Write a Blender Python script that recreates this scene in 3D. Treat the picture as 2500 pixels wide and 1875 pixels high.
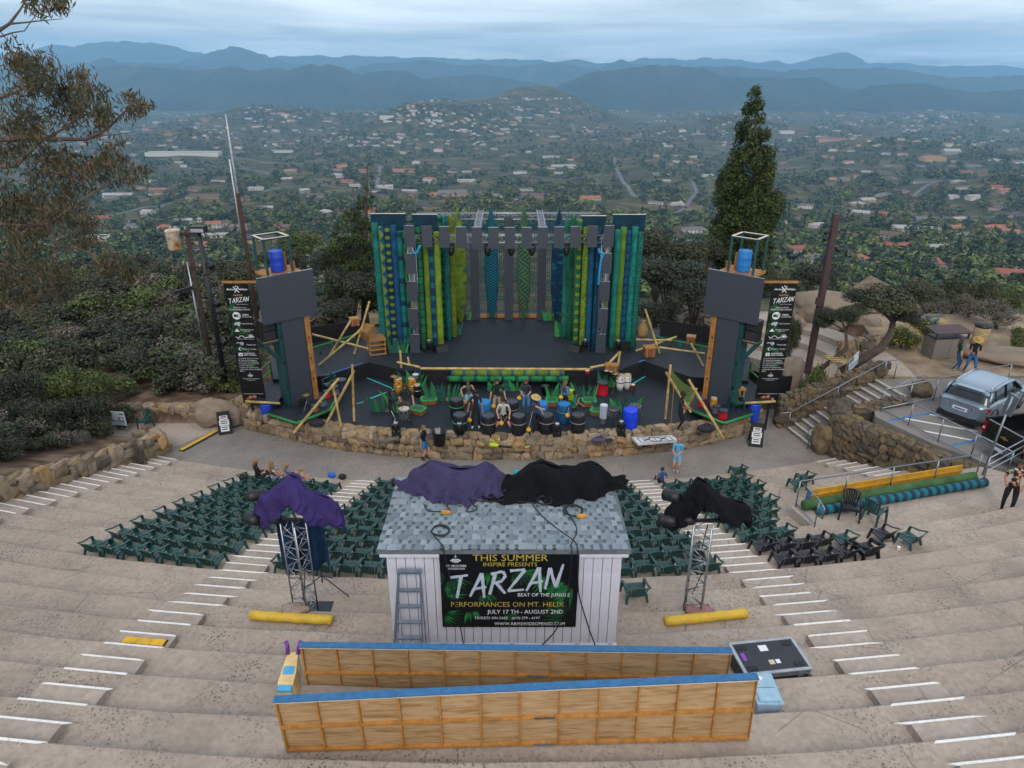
import bpy,bmesh,math,random
import numpy as np
from mathutils import Vector,Matrix,Euler
random.seed(7);RNG=np.random.default_rng(7)
for _o in list(bpy.data.objects):bpy.data.objects.remove(_o)
SC=bpy.context.scene
COL=SC.collection
PI=math.pi
# camera
FPX=1720.0;PITCH=math.radians(23.9);CH=14.2
cd=bpy.data.cameras.new('camera');CAM=bpy.data.objects.new('camera',cd);COL.objects.link(CAM)
cd.sensor_width=36.0;cd.lens=FPX/2500.0*36.0;cd.clip_start=0.1;cd.clip_end=120000.0
CAM.location=(0,0,CH);CAM.rotation_euler=(math.radians(90)-PITCH,0,0)
SC.camera=CAM
# sky, sun, exposure
SUN_EL,SUN_AZ=44.0,184.0
W=bpy.data.worlds.new('World');SC.world=W;W.use_nodes=True
def build_world():
 nt=W.node_tree;nt.nodes.clear();N=nt.nodes.new;L=nt.links.new
 out=N('ShaderNodeOutputWorld');bg=N('ShaderNodeBackground');bg.inputs[1].default_value=0.15
 sky=N('ShaderNodeTexSky');sky.sky_type='NISHITA';sky.sun_disc=False
 sky.sun_elevation=math.radians(SUN_EL);sky.sun_rotation=math.radians(SUN_AZ)
 sky.air_density=1.0;sky.dust_density=3.0;sky.ozone_density=1.0
 tc=N('ShaderNodeTexCoord');sep=N('ShaderNodeSeparateXYZ');L(tc.outputs['Generated'],sep.inputs[0])
 mx=N('ShaderNodeMath');mx.operation='MAXIMUM';mx.inputs[1].default_value=0.0;L(sep.outputs[2],mx.inputs[0])
 ad=N('ShaderNodeMath');ad.operation='ADD';ad.inputs[1].default_value=0.055;L(mx.outputs[0],ad.inputs[0])
 dx=N('ShaderNodeMath');dx.operation='DIVIDE';L(sep.outputs[0],dx.inputs[0]);L(ad.outputs[0],dx.inputs[1])
 dy=N('ShaderNodeMath');dy.operation='DIVIDE';L(sep.outputs[1],dy.inputs[0]);L(ad.outputs[0],dy.inputs[1])
 cb=N('ShaderNodeCombineXYZ');L(dx.outputs[0],cb.inputs[0]);L(dy.outputs[0],cb.inputs[1])
 mp=N('ShaderNodeMapping');mp.inputs['Location'].default_value=(3.3,1.7,0.0);mp.inputs['Rotation'].default_value=(0,0,math.radians(24))
 L(cb.outputs[0],mp.inputs[0])
 n1=N('ShaderNodeTexNoise');n1.inputs['Scale'].default_value=0.22;n1.inputs['Detail'].default_value=8;n1.inputs['Roughness'].default_value=0.58;n1.inputs['Distortion'].default_value=0.35
 L(mp.outputs[0],n1.inputs['Vector'])
 rp=N('ShaderNodeValToRGB');rp.color_ramp.elements[0].position=0.30;rp.color_ramp.elements[0].color=(0,0,0,1)
 rp.color_ramp.elements[1].position=0.66;rp.color_ramp.elements[1].color=(1,1,1,1);L(n1.outputs['Fac'],rp.inputs[0])
 sc_=N('ShaderNodeMath');sc_.operation='MULTIPLY';sc_.inputs[1].default_value=0.9;L(rp.outputs[0],sc_.inputs[0])
 mix=N('ShaderNodeMixRGB');L(sc_.outputs[0],mix.inputs[0]);L(sky.outputs[0],mix.inputs[1]);mix.inputs[2].default_value=(12.6,12.9,13.1,1)
 L(mix.outputs[0],bg.inputs[0]);L(bg.outputs[0],out.inputs[0])
build_world()
sd=bpy.data.lights.new('sun', 'SUN');sd.energy=0.7;sd.angle=math.radians(16);sd.color=(1.0,0.95,0.88)
SUN=bpy.data.objects.new('sun',sd);COL.objects.link(SUN)
_d=Vector((math.sin(math.radians(SUN_AZ))*math.cos(math.radians(SUN_EL)),math.cos(math.radians(SUN_AZ))*math.cos(math.radians(SUN_EL)),math.sin(math.radians(SUN_EL))))
SUN.rotation_euler=(-_d).to_track_quat('-Z', 'Y').to_euler();SUN.location=(0,-10,60)
vs=SC.view_settings;vs.view_transform='Standard';vs.look='None';vs.exposure=0.04;vs.gamma=1.0;vs.use_curve_mapping=False
cy=SC.cycles;cy.use_denoising=True;cy.max_bounces=6;cy.diffuse_bounces=3;cy.glossy_bounces=3;cy.transmission_bounces=4;cy.transparent_max_bounces=8;cy.volume_bounces=4
cy.use_adaptive_sampling=True;cy.adaptive_threshold=0.02
# pixel <-> place
_c,_s=math.cos(PITCH),math.sin(PITCH)
def ray(px,py):
 u=(px-1250.0)/FPX;v=(937.5-py)/FPX
 return Vector((u,_c+v*_s,-_s+v*_c))
def PZ(px,py,z):
 r=ray(px,py);t=(z-CH)/r.z;return Vector((0,0,CH))+r*t
def PY(px,py,y):
 r=ray(px,py);t=y/r.y;return Vector((0,0,CH))+r*t
def PIX(p):
 x,y,z=p[0],p[1],p[2]-CH
 d=y*_c-z*_s;v=y*_s+z*_c
 return 1250+FPX*x/d,937.5-FPX*v/d
 # numpy noise
_H=RNG.random((256,256))
def vnoise(x,y):
 xi=np.floor(x).astype(int);yi=np.floor(y).astype(int);fx=x-xi;fy=y-yi
 fx=fx*fx*(3-2*fx);fy=fy*fy*(3-2*fy)
 a=_H[xi&255,yi&255];b=_H[(xi+1)&255,yi&255];c=_H[xi&255,(yi+1)&255];d=_H[(xi+1)&255,(yi+1)&255]
 return(a*(1-fx)+b*fx)*(1-fy)+(c*(1-fx)+d*fx)*fy
def fbm(x,y,o=4):
 s=0;a=.5;t=0
 for k in range(o):s=s+a*vnoise(x*2**k+17.3*k,y*2**k+5.1*k);t+=a;a*=.5
 return s/t
 # materials
MATS={}
def newmat(name):
 m=bpy.data.materials.new(name);m.use_nodes=True;nt=m.node_tree
 b=nt.nodes['Principled BSDF'];MATS[name]=m
 return m,nt,b
def setin(b,k,v):
 if k in b.inputs:b.inputs[k].default_value=v
def rgb(c):return(c[0],c[1],c[2],1.0)
def hx(h):
 h=h.lstrip('#');o=[]
 for i in(0,2,4):
  v=int(h[i:i+2],16)/255.0;o.append(v/12.92 if v<=.04045 else((v+.055)/1.055)**2.4)
 return tuple(o)
def ramp(nt,fac,stops,interp='LINEAR'):
 r=nt.nodes.new('ShaderNodeValToRGB');cr=r.color_ramp;cr.interpolation=interp
 while len(cr.elements)<len(stops):cr.elements.new(0.5)
 for e,(p,c)in zip(cr.elements,stops):e.position=p;e.color=rgb(c)if len(c)==3 else c
 nt.links.new(fac,r.inputs[0]);return r.outputs[0]
def tex(nt,kind,scale,coord='Object',detail=4,**kw):
 tc=nt.nodes.new('ShaderNodeTexCoord');t=nt.nodes.new(kind)
 if 'Scale' in t.inputs:t.inputs['Scale'].default_value=scale
 if 'Detail' in t.inputs:t.inputs['Detail'].default_value=0 if 'Voronoi' in kind else detail
 for k,v in kw.items():t.inputs[k].default_value=v
 nt.links.new(tc.outputs[coord],t.inputs['Vector']);return t
def mixc(nt,fac,a,b,mode='MIX'):
 m=nt.nodes.new('ShaderNodeMixRGB');m.blend_type=mode
 for i,v in((0,fac),(1,a),(2,b)):
  if isinstance(v,(int,float)):m.inputs[i].default_value=v
  elif isinstance(v,tuple):m.inputs[i].default_value=rgb(v)
  else:nt.links.new(v,m.inputs[i])
 return m.outputs[0]
def math_(nt,op,a,b=None,c=None):
 m=nt.nodes.new('ShaderNodeMath');m.operation=op
 for i,v in enumerate((a,b,c)):
  if v is None:continue
  if isinstance(v,(int,float)):m.inputs[i].default_value=v
  else:nt.links.new(v,m.inputs[i])
 return m.outputs[0]
def bump(nt,b,h,strength=.3,dist=.02):
 n=nt.nodes.new('ShaderNodeBump');n.inputs['Strength'].default_value=strength;n.inputs['Distance'].default_value=dist
 nt.links.new(h,n.inputs['Height']);nt.links.new(n.outputs[0],b.inputs['Normal'])
def M(name,col,rough=.7,metal=0.,var=.18,scale=6.,bmp=0.,bscale=40.,spec=None,coord='Object',dirt=None):
 if name in MATS:return MATS[name]
 m,nt,b=newmat(name);setin(b, 'Roughness',rough);setin(b, 'Metallic',metal)
 if spec is not None:setin(b, 'Specular IOR Level',spec)
 n=tex(nt, 'ShaderNodeTexNoise',scale,coord,6)
 d=tuple(max(0,x*(1-var))for x in col);l=tuple(min(1,x*(1+var))for x in col)
 c=ramp(nt,n.outputs['Fac'],[(.3,d),(.7,l)])
 if dirt:
  n2=tex(nt, 'ShaderNodeTexNoise',scale*2.3,coord,8);f=ramp(nt,n2.outputs['Fac'],[(.55,(0,0,0)),(.75,(1,1,1))])
  c=mixc(nt,math_(nt, 'MULTIPLY',f,.6),c,dirt)
 nt.links.new(c,b.inputs['Base Color'])
 if bmp:
  n3=tex(nt, 'ShaderNodeTexNoise',bscale,coord,4);bump(nt,b,n3.outputs['Fac'],bmp)
 return m
def Mrand(name,cols,rough=.8,var=.25,scale=3.,bmp=.5,bscale=12.,coord='Object'):
 if name in MATS:return MATS[name]
 m,nt,b=newmat(name);setin(b, 'Roughness',rough);setin(b, 'Specular IOR Level',.25)
 oi=nt.nodes.new('ShaderNodeObjectInfo')
 c=ramp(nt,oi.outputs['Random'],[(i/max(1,len(cols)-1),k)for i,k in enumerate(cols)])
 n=tex(nt, 'ShaderNodeTexNoise',scale,coord,8,Roughness=.65)
 f=ramp(nt,n.outputs['Fac'],[(.28,(1-var*1.6,)*3),(.5,(1,1,1)),(.75,(1+var,)*3)])
 c=mixc(nt,1.0,c,f, 'MULTIPLY');nt.links.new(c,b.inputs['Base Color'])
 if bmp:
  n3=tex(nt, 'ShaderNodeTexNoise',bscale,coord,6);bump(nt,b,n3.outputs['Fac'],bmp,.03)
 return m
def Mleaf(name,dark,mid,light,rough=.6,trans=.15,oscale=.6):
 if name in MATS:return MATS[name]
 m,nt,b=newmat(name);setin(b, 'Roughness',rough);setin(b, 'Specular IOR Level',.25)
 g=nt.nodes.new('ShaderNodeNewGeometry');n=tex(nt, 'ShaderNodeTexNoise',oscale, 'Object',3)
 f=math_(nt, 'ADD',math_(nt, 'MULTIPLY',g.outputs['Random Per Island'],.55),math_(nt, 'MULTIPLY',n.outputs['Fac'],.55))
 c=ramp(nt,f,[(.2,dark),(.55,mid),(.95,light)])
 nt.links.new(c,b.inputs['Base Color'])
 if trans:
  setin(b, 'Subsurface Weight',0.0)
  t=nt.nodes.new('ShaderNodeBsdfTranslucent');nt.links.new(c,t.inputs[0]);mx=nt.nodes.new('ShaderNodeMixShader');mx.inputs[0].default_value=trans
  o=nt.nodes['Material Output'];nt.links.new(b.outputs[0],mx.inputs[1]);nt.links.new(t.outputs[0],mx.inputs[2]);nt.links.new(mx.outputs[0],o.inputs[0])
 return m
 # mesh building
class MB:
 def __init__(s):s.v=[];s.f=[];s.m=[]
 def add(s,vs,fs,mi=0):
  o=len(s.v);s.v+=[tuple(v)for v in vs];s.f+=[tuple(i+o for i in f)for f in fs];s.m+=[mi]*len(fs);return s
 def hexa(s,b4,t4,mi=0):
  return s.add(list(b4)+list(t4),[(3,2,1,0),(4,5,6,7),(0,1,5,4),(1,2,6,5),(2,3,7,6),(3,0,4,7)],mi)
 def box(s,x0,x1,y0,y1,z0,z1,mi=0):
  return s.hexa([(x0,y0,z0),(x1,y0,z0),(x1,y1,z0),(x0,y1,z0)],[(x0,y0,z1),(x1,y0,z1),(x1,y1,z1),(x0,y1,z1)],mi)
 def bar(s,a,b,w,h=None,up=(0,0,1),mi=0):
  a=Vector(a);b=Vector(b);h=h or w;d=(b-a).normalized();u=Vector(up)
  if abs(d.dot(u))>.98:u=Vector((0,1,0))
  r=d.cross(u).normalized()*(w/2);u=r.cross(d).normalized()*(h/2)
  return s.hexa([a-r-u,a+r-u,b+r-u,b-r-u],[a-r+u,a+r+u,b+r+u,b-r+u],mi)
 def tube(s,pts,r,n=8,mi=0,caps=True):
  pts=[Vector(p)for p in pts];rs=r if isinstance(r,(list,tuple))else[r]*len(pts);rings=[]
  prev=None
  for i,p in enumerate(pts):
   d=(pts[min(i+1,len(pts)-1)]-pts[max(i-1,0)]).normalized()
   if prev is None:
    u=Vector((0,0,1))if abs(d.z)<.9 else Vector((0,1,0))
    e1=d.cross(u).normalized()
   else:e1=(prev-d*prev.dot(d)).normalized()
   prev=e1;e2=d.cross(e1)
   rings.append([p+(e1*math.cos(2*PI*k/n)+e2*math.sin(2*PI*k/n))*rs[i]for k in range(n)])
  vs=[v for q in rings for v in q];fs=[]
  for i in range(len(pts)-1):
   for k in range(n):fs.append((i*n+k,i*n+(k+1)%n,(i+1)*n+(k+1)%n,(i+1)*n+k))
  if caps:fs.append(tuple(range(n-1,-1,-1)));fs.append(tuple((len(pts)-1)*n+k for k in range(n)))
  return s.add(vs,fs,mi)
 def lathe(s,prof,n=20,c=(0,0,0),mi=0,a0=0):
  vs=[];fs=[]
  for r,z in prof:
   for k in range(n):a=a0+2*PI*k/n;vs.append((c[0]+r*math.cos(a),c[1]+r*math.sin(a),c[2]+z))
  for i in range(len(prof)-1):
   for k in range(n):fs.append((i*n+k,i*n+(k+1)%n,(i+1)*n+(k+1)%n,(i+1)*n+k))
  fs.append(tuple(range(n-1,-1,-1)));fs.append(tuple((len(prof)-1)*n+k for k in range(n)))
  return s.add(vs,fs,mi)
 def prism(s,poly,z0,z1,mi=0,side=None):
  n=len(poly);vs=[(p[0],p[1],z0)for p in poly]+[(p[0],p[1],z1)for p in poly]
  s.add(vs,[tuple(range(n,2*n))],mi);s.add(vs,[tuple(range(n-1,-1,-1))],mi)
  return s.add(vs,[(i,(i+1)%n,n+(i+1)%n,n+i)for i in range(n)],mi if side is None else side)
 def plate(s,pts,nrm,th,mi=0):
  n=len(pts);nv=Vector(nrm)*th;a=[Vector(p)for p in pts];vs=a+[p+nv for p in a]
  return s.add(vs,[tuple(range(n-1,-1,-1)),tuple(range(n,2*n))]+[(i,(i+1)%n,n+(i+1)%n,n+i)for i in range(n)],mi)
 def sph(s,c,r,n=10,m=7,sc=(1,1,1),mi=0):
  vs=[(c[0],c[1],c[2]-r*sc[2])];fs=[]
  for i in range(1,m):
   t=-PI/2+PI*i/m
   for k in range(n):a=2*PI*k/n;vs.append((c[0]+r*sc[0]*math.cos(t)*math.cos(a),c[1]+r*sc[1]*math.cos(t)*math.sin(a),c[2]+r*sc[2]*math.sin(t)))
  vs.append((c[0],c[1],c[2]+r*sc[2]));e=len(vs)-1
  for k in range(n):fs.append((0,1+(k+1)%n,1+k));fs.append((e,e-n+k,e-n+(k+1)%n))
  for i in range(m-2):
   for k in range(n):o=1+i*n;fs.append((o+k,o+(k+1)%n,o+n+(k+1)%n,o+n+k))
  return s.add(vs,fs,mi)
 def mesh(s,name,mats,smooth=False,off=None):
  me=bpy.data.meshes.new(name);v=s.v
  if off is not None:v=[(a[0]-off[0],a[1]-off[1],a[2]-off[2])for a in v]
  me.from_pydata(v,[],s.f)
  for m in(mats if isinstance(mats,(list,tuple))else[mats]):me.materials.append(m)
  if any(s.m):me.polygons.foreach_set('material_index',s.m)
  if smooth:me.polygons.foreach_set('use_smooth',[True]*len(s.f))
  me.update();return me
 def obj(s,name,mats,parent=None,smooth=False,local=False):
  off=None
  if parent is not None and not local:off=world_loc(parent)
  return link(name,s.mesh(name,mats,smooth,off),parent)
def world_loc(o):
 l=Vector(o.location)
 while o.parent is not None:o=o.parent;l=l+Vector(o.location)
 return l
def link(name,me,parent=None,loc=None,rot=None,scale=None):
 o=bpy.data.objects.new(name,me);COL.objects.link(o)
 if parent is not None:o.parent=parent
 if loc is not None:o.location=loc
 if rot is not None:o.rotation_euler=rot
 if scale is not None:o.scale=scale
 return o
def tag(o,label,cat,group=None):
 o['label']=label;o['category']=cat
 if group:o['group']=group
 return o
def struct(o):o['kind']='structure';return o
def stuff(o,label=None,cat=None):
 o['kind']='stuff'
 if label:o['label']=label
 if cat:o['category']=cat
 return o
def thing(name,label,cat,loc=(0,0,0),rz=0.,group=None):
 o=bpy.data.objects.new(name,None);COL.objects.link(o);o.location=loc;o.rotation_euler=(0,0,rz);o.empty_display_size=.2
 return tag(o,label,cat,group)
def dup(root,loc,rz=0.,label=None,group=None,scale=None):
 r=root.copy();COL.objects.link(r);r.location=loc;r.rotation_euler=(0,0,rz)
 if label:r['label']=label
 if group:r['group']=group
 if scale:r.scale=scale
 for ch in list(root.children):
  c=ch.copy();COL.objects.link(c);c.parent=r
  for g in list(ch.children):
   d=g.copy();COL.objects.link(d);d.parent=c
 return r
def np_mesh(name,V,F,mats,mi=None,smooth=False):
 me=bpy.data.meshes.new(name);V=np.asarray(V,np.float32);F=np.asarray(F,np.int32);k=F.shape[1]
 me.vertices.add(len(V));me.vertices.foreach_set('co',V.ravel())
 me.loops.add(F.size);me.loops.foreach_set('vertex_index',F.ravel())
 me.polygons.add(len(F));me.polygons.foreach_set('loop_start',np.arange(0,F.size,k,dtype=np.int32));me.polygons.foreach_set('loop_total',np.full(len(F),k,np.int32))
 for m in(mats if isinstance(mats,(list,tuple))else[mats]):me.materials.append(m)
 if mi is not None:me.polygons.foreach_set('material_index',np.asarray(mi,np.int32))
 if smooth:me.polygons.foreach_set('use_smooth',np.ones(len(F),bool))
 me.update(calc_edges=True);me.validate();return me
def leaves(P,Nrm,L,Wd,rng,droop=0.0):
 n=len(P);T=rng.normal(size=(n,3));T-=(T*Nrm).sum(1,keepdims=True)*Nrm
 if droop:T[:,2]-=droop
 T/=np.linalg.norm(T,axis=1,keepdims=True)+1e-9;B=np.cross(Nrm,T);B/=np.linalg.norm(B,axis=1,keepdims=True)+1e-9
 L=np.reshape(L,(-1,1));Wd=np.reshape(Wd,(-1,1))
 V=np.stack([P-T*L*.5,P+B*Wd*.5,P+T*L*.5,P-B*Wd*.5],1).reshape(-1,3)
 return V,np.arange(4*n).reshape(-1,4)
def unit(rng,n):
 a=rng.normal(size=(n,3));return a/np.linalg.norm(a,axis=1,keepdims=True)
def crown_pts(clumps,n,rng,shell=.55,up=.25):
 C=np.array([c for c,r in clumps],float);R=np.array([r for c,r in clumps],float)
 w=(R[:,0]*R[:,1]+R[:,0]*R[:,2]+R[:,1]*R[:,2]);k=rng.choice(len(C),n,p=w/w.sum())
 d=unit(rng,n);rad=shell+(1-shell)*rng.random(n)**.6
 rad*=1+.12*np.sin(d[:,0]*9+k)*np.sin(d[:,1]*8+k*2)+.1*rng.normal(size=n)
 P=C[k]+d*R[k]*rad[:,None];N=d+rng.normal(size=(n,3))*.55;N[:,2]+=up
 return P,N/np.linalg.norm(N,axis=1,keepdims=True)
 # LAND
YT=[-60,36,42,50,60,80,100,200,445,660,1177,2180,4350,8000,60000]
ZT=[-1.7,-1.7,-3.5,-6.5,-10.5,-18,-26,-62,-108,-138,-188,-238,-258,-268,-268]
HILLS=[]
def hill_px(px,py,dist,sx,sy):
 p=PY(px,py,dist);HILLS.append((p.x,dist,p.z-np.interp(dist,YT,ZT),sx,sy))
hill_px(1140,268,3600,320,380);hill_px(1010,285,3400,230,380);hill_px(1330,245,4300,300,350)
hill_px(430,318,3000,200,350);hill_px(640,262,4000,450,450);hill_px(1800,285,3700,320,380)
hill_px(2240,345,2500,330,420);hill_px(1150,262,4200,650,380);hill_px(2420,420,1500,260,330);hill_px(760,420,1800,260,300)
def tz_slope(x,y):
 return np.maximum(4.01+.345*(np.hypot(x+.4,y-72)-61.9)-.17,-.9)
def ground_z(x,y):
 x=np.asarray(x,float);y=np.asarray(y,float)
 d=np.maximum(y,np.hypot(x*.55,y)-8+0*x);d=np.where(y<36,y,d)
 z=np.interp(d,YT,ZT)
 far=np.clip((y-90)/400,0,1);amp=np.minimum(.055*y,60)*far
 z=z+(fbm(x/(120+.12*y)+40,y/(120+.12*y)+9,4)-.5)*amp
 rough=1+.35*(fbm(x/160,y/160,3)-.5)
 for hx_,hy,hh,sx,sy in HILLS:
  z=z+hh*np.exp(-((x-hx_)/sx)**2-((y-hy)/sy)**2)*rough
 near=y<62
 xw=-15.15-.13*np.clip(27-y,0,40)
 bank=tz_slope(x,np.minimum(y,27))+.55+.04*np.clip(xw-x,0,20)+.25*(fbm(x*.7,y*.7,3)-.5)
 left=np.where(y<27.2,np.maximum(bank,-.35),-.25+.2*(fbm(x*.6,y*.6,3)-.5))
 path=(y>27.2)&(y<29.7)&(x>-20)
 left=np.where(path,-1.1,left)
 fall=np.clip((y-33)/20,0,1);left=left*(1-fall)+z*fall
 z=np.where(near&(x<np.where(y<27.2,xw-.25,-12.0))&(y<55),left,z)
 rt=np.where(y>30.5,.95,-1.7)+.12*(fbm(x*.5,y*.5,3)-.5);rt=np.where((x>18.9)&(y>18),1.0,np.where(y>30.5,.2,rt))
 fr=np.clip((y-39)/16,0,1);rt=rt*(1-fr)+z*fr
 z=np.where(near&(x>13.6)&(y<56),rt,z)
 return z
def gz(x,y):return float(ground_z(np.array([x]),np.array([y]))[0])
def make_cast():
 pxs=np.arange(-120,2641,20.);pys=np.arange(232,800,4.);tab=np.full((len(pys),len(pxs)),np.nan)
 t=np.concatenate([np.linspace(45,300,90),np.geomspace(305,16000,230)])
 for j,py in enumerate(pys):
  u=(pxs-1250)/FPX;v=(937.5-py)/FPX;ry=_c+v*_s;rz=-_s+v*_c
  X=u[None]*t[:,None];Y=np.broadcast_to(ry*t[:,None],X.shape);D=CH+rz*t[:,None]-ground_z(X,Y)
  below=D<0;k=np.maximum(below.argmax(0),1);q=np.arange(len(pxs));d0=D[k-1,q];d1=D[k,q]
  f=np.clip(d0/np.where(d0-d1==0,1,d0-d1),0,1);tab[j]=np.where(below.any(0),t[k-1]+(t[k]-t[k-1])*f,np.nan)
 def cast(px,py):
  fj=min(max((py-232)/4,0),len(pys)-1.01);fi=min(max((px+120)/20,0),len(pxs)-1.01);j=int(fj);i=int(fi);a=fj-j;b=fi-i
  q=tab[j:j+2,i:i+2]
  if np.isnan(q).any():return None
  if q.max()>q.min()*1.5:t_=q[int(a>.5),int(b>.5)]
  else:t_=(q[0,0]*(1-b)+q[0,1]*b)*(1-a)+(q[1,0]*(1-b)+q[1,1]*b)*a
  return Vector((0,0,CH))+ray(px,py)*float(t_)
 return cast
cast_ground=make_cast()
def build_ground():
 m,nt,b=newmat('hillside_scrub');setin(b, 'Roughness',.95);setin(b, 'Specular IOR Level',.1)
 n1=tex(nt, 'ShaderNodeTexNoise',.012,detail=8,Roughness=.7);n2=tex(nt, 'ShaderNodeTexVoronoi',.055);n3=tex(nt, 'ShaderNodeTexNoise',1.4,detail=8)
 c1=ramp(nt,n1.outputs['Fac'],[(.33,hx('2a3222')),(.5,hx('48472f')),(.66,hx('7d6a50'))])
 c2=ramp(nt,n2.outputs['Distance'],[(0,(.45,.5,.42)),(.45,(.8,.85,.75)),(.7,(1.15,1.1,1.0))])
 c=mixc(nt,.75,c1,c2, 'MULTIPLY');c=mixc(nt,.7,c,ramp(nt,n3.outputs['Fac'],[(.3,(.55,.5,.45)),(.7,(1.25,1.2,1.1))]), 'MULTIPLY')
 v=tex(nt, 'ShaderNodeTexVoronoi',.021);f=ramp(nt,v.outputs['Distance'],[(.10,(1,1,1)),(.14,(0,0,0))])
 vc=ramp(nt,v.outputs['Color'],[(.2,hx('6d6258')),(.5,hx('8d8a85')),(.8,hx('6d4c3f'))])
 geo=nt.nodes.new('ShaderNodeNewGeometry');sp=nt.nodes.new('ShaderNodeSeparateXYZ');nt.links.new(geo.outputs['Position'],sp.inputs[0])
 farf=math_(nt, 'MULTIPLY',ramp(nt,math_(nt, 'DIVIDE',sp.outputs[1],8000.),[(.26,(0,0,0)),(.40,(1,1,1)),(.95,(1,1,1)),(1.0,(0,0,0))]),f)
 c=mixc(nt,farf,c,vc)
 lit=ramp(nt,n3.outputs['Fac'],[(.3,hx('3a2f26')),(.5,hx('5c4c3f')),(.7,hx('7d6a58'))]);nearf=ramp(nt,math_(nt, 'DIVIDE',sp.outputs[1],100.),[(.42,(1,1,1)),(.7,(0,0,0))])
 c=mixc(nt,nearf,c,lit);nt.links.new(c,b.inputs['Base Color'])
 bump(nt,b,n3.outputs['Fac'],.6,.15)
 a=np.linspace(-1.25,1.25,300);y=np.concatenate([np.arange(-30,60,.45),np.geomspace(60,20000,430)])
 A,Y=np.meshgrid(a,y);X=A*(Y+45);Z=ground_z(X,Y);nr,nc=X.shape
 V=np.stack([X,Y,Z],-1).reshape(-1,3);i=np.arange(nr*nc).reshape(nr,nc)
 F=np.stack([i[:-1,:-1],i[:-1,1:],i[1:,1:],i[1:,:-1]],-1).reshape(-1,4)
 struct(link('ground',np_mesh('ground',V,F,m,smooth=True)))
build_ground()
def ridge(pts,dist,width,seed,mat):
 dist=6300+(dist-8200)*.4;width=600+width*.3
 px=np.array([p[0]for p in pts],float);py=np.array([p[1]for p in pts],float)
 X=[];Z=[]
 for a,b in zip(px,py):p=PY(a,b,dist);X.append(p.x);Z.append(p.z)
 n=220;m_=26;xs=np.linspace(X[0],X[-1],n);crest=np.interp(xs,X,Z)
 base=-275.0;span=xs[-1]-xs[0]
 t=np.linspace(-1,1,m_);V=np.zeros((n,m_,3))
 for j,tt in enumerate(t):
  prof=(1-abs(tt))**1.25
  spur=fbm(xs/(width*.22)+seed,np.full(n,tt*2.0+seed),5)-.5
  V[:,j,0]=xs;V[:,j,1]=dist+tt*width+(fbm(xs/width*2+seed,xs*0+3,3)-.5)*width*.5*(1-abs(tt))
  V[:,j,2]=base+(crest-base)*prof*(1+spur*1.1*min(1,abs(tt)*3))+(fbm(xs/(dist*.011),np.full(n,5.+seed),6)-.5)*dist*.006*(1-abs(tt))
 i=np.arange(n*m_).reshape(n,m_);F=np.stack([i[:-1,:-1],i[1:,:-1],i[1:,1:],i[:-1,1:]],-1).reshape(-1,4)
 struct(link('mountain_ridge',np_mesh('mountain_ridge',V.reshape(-1,3),F,mat,smooth=True)))
def build_mountains():
 m,nt,b=newmat('mountain_brush');setin(b, 'Roughness',1.0);setin(b, 'Specular IOR Level',0.0)
 n1=tex(nt, 'ShaderNodeTexNoise',.0025,detail=10,Roughness=.7);n2=tex(nt, 'ShaderNodeTexVoronoi',.02)
 c=ramp(nt,n1.outputs['Fac'],[(.35,hx('252e24')),(.55,hx('383a2e')),(.75,hx('4a4436'))])
 c=mixc(nt,.4,c,ramp(nt,n2.outputs['Distance'],[(.1,(.5,.5,.5)),(.6,(1.2,1.2,1.2))]), 'MULTIPLY');nt.links.new(c,b.inputs['Base Color'])
 ridge([(-300,150),(0,125),(100,112),(160,105),(208,111),(247,98),(305,98),(330,94),(359,101),(424,110),(463,123),(513,130),(600,160),(700,180)],26000,6000,1.3,m)
 ridge([(300,178),(430,150),(513,124),(545,117),(571,113),(590,113),(656,127),(725,150),(830,172)],21000,5000,2.9,m)
 ridge([(560,140),(700,134),(830,133),(946,134),(1015,134),(1080,136),(1139,137),(1247,143),(1324,143),(1345,148),(1409,140),(1463,150),(1517,146),(1598,134),(1679,147),(1719,136),(1812,141),(1851,149),(1897,143),(1935,157),(2016,129),(2040,124),(2055,125),(2097,149),(2135,152),(2155,157),(2186,152),(2252,161),(2337,157),(2406,154),(2452,153),(2499,166),(2900,160)],27500,6000,4.1,m)
 ridge([(800,172),(946,148),(1050,145),(1150,156),(1247,158),(1330,150),(1400,156),(1460,165),(1517,140),(1555,150),(1640,165),(1780,160),(1900,176)],19000,4500,5.7,m)
 ridge([(-200,170),(120,154),(200,150),(270,140),(305,148),(386,149),(450,158),(501,160),(600,176),(700,190)],15500,3500,6.2,m)
 ridge([(1380,205),(1480,188),(1560,170),(1719,160),(1800,158),(1916,172),(1997,162),(2113,166),(2171,160),(2252,170),(2325,189),(2420,186),(2600,180),(2800,190)],14500,3500,7.4,m)
 ridge([(-200,176),(60,172),(200,162),(309,154),(378,158),(500,170),(594,158),(636,164),(721,166),(756,154),(818,154),(849,166),(880,179),(950,165),(988,172),(1061,205),(1130,228)],10500,2600,8.8,m)
 ridge([(960,215),(1060,186),(1150,175),(1240,190),(1330,204),(1400,220)],12500,2500,3.3,m)
 ridge([(1280,240),(1362,208),(1424,177),(1486,166),(1594,150),(1650,152),(1710,164),(1777,185),(1860,185),(1986,187),(2036,208),(2120,222),(2250,235)],9800,2300,9.1,m)
 ridge([(2020,246),(2105,226),(2152,210),(2256,199),(2325,212),(2370,222),(2480,216),(2600,210),(2800,225)],8200,1700,10.6,m)
build_mountains()
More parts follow.
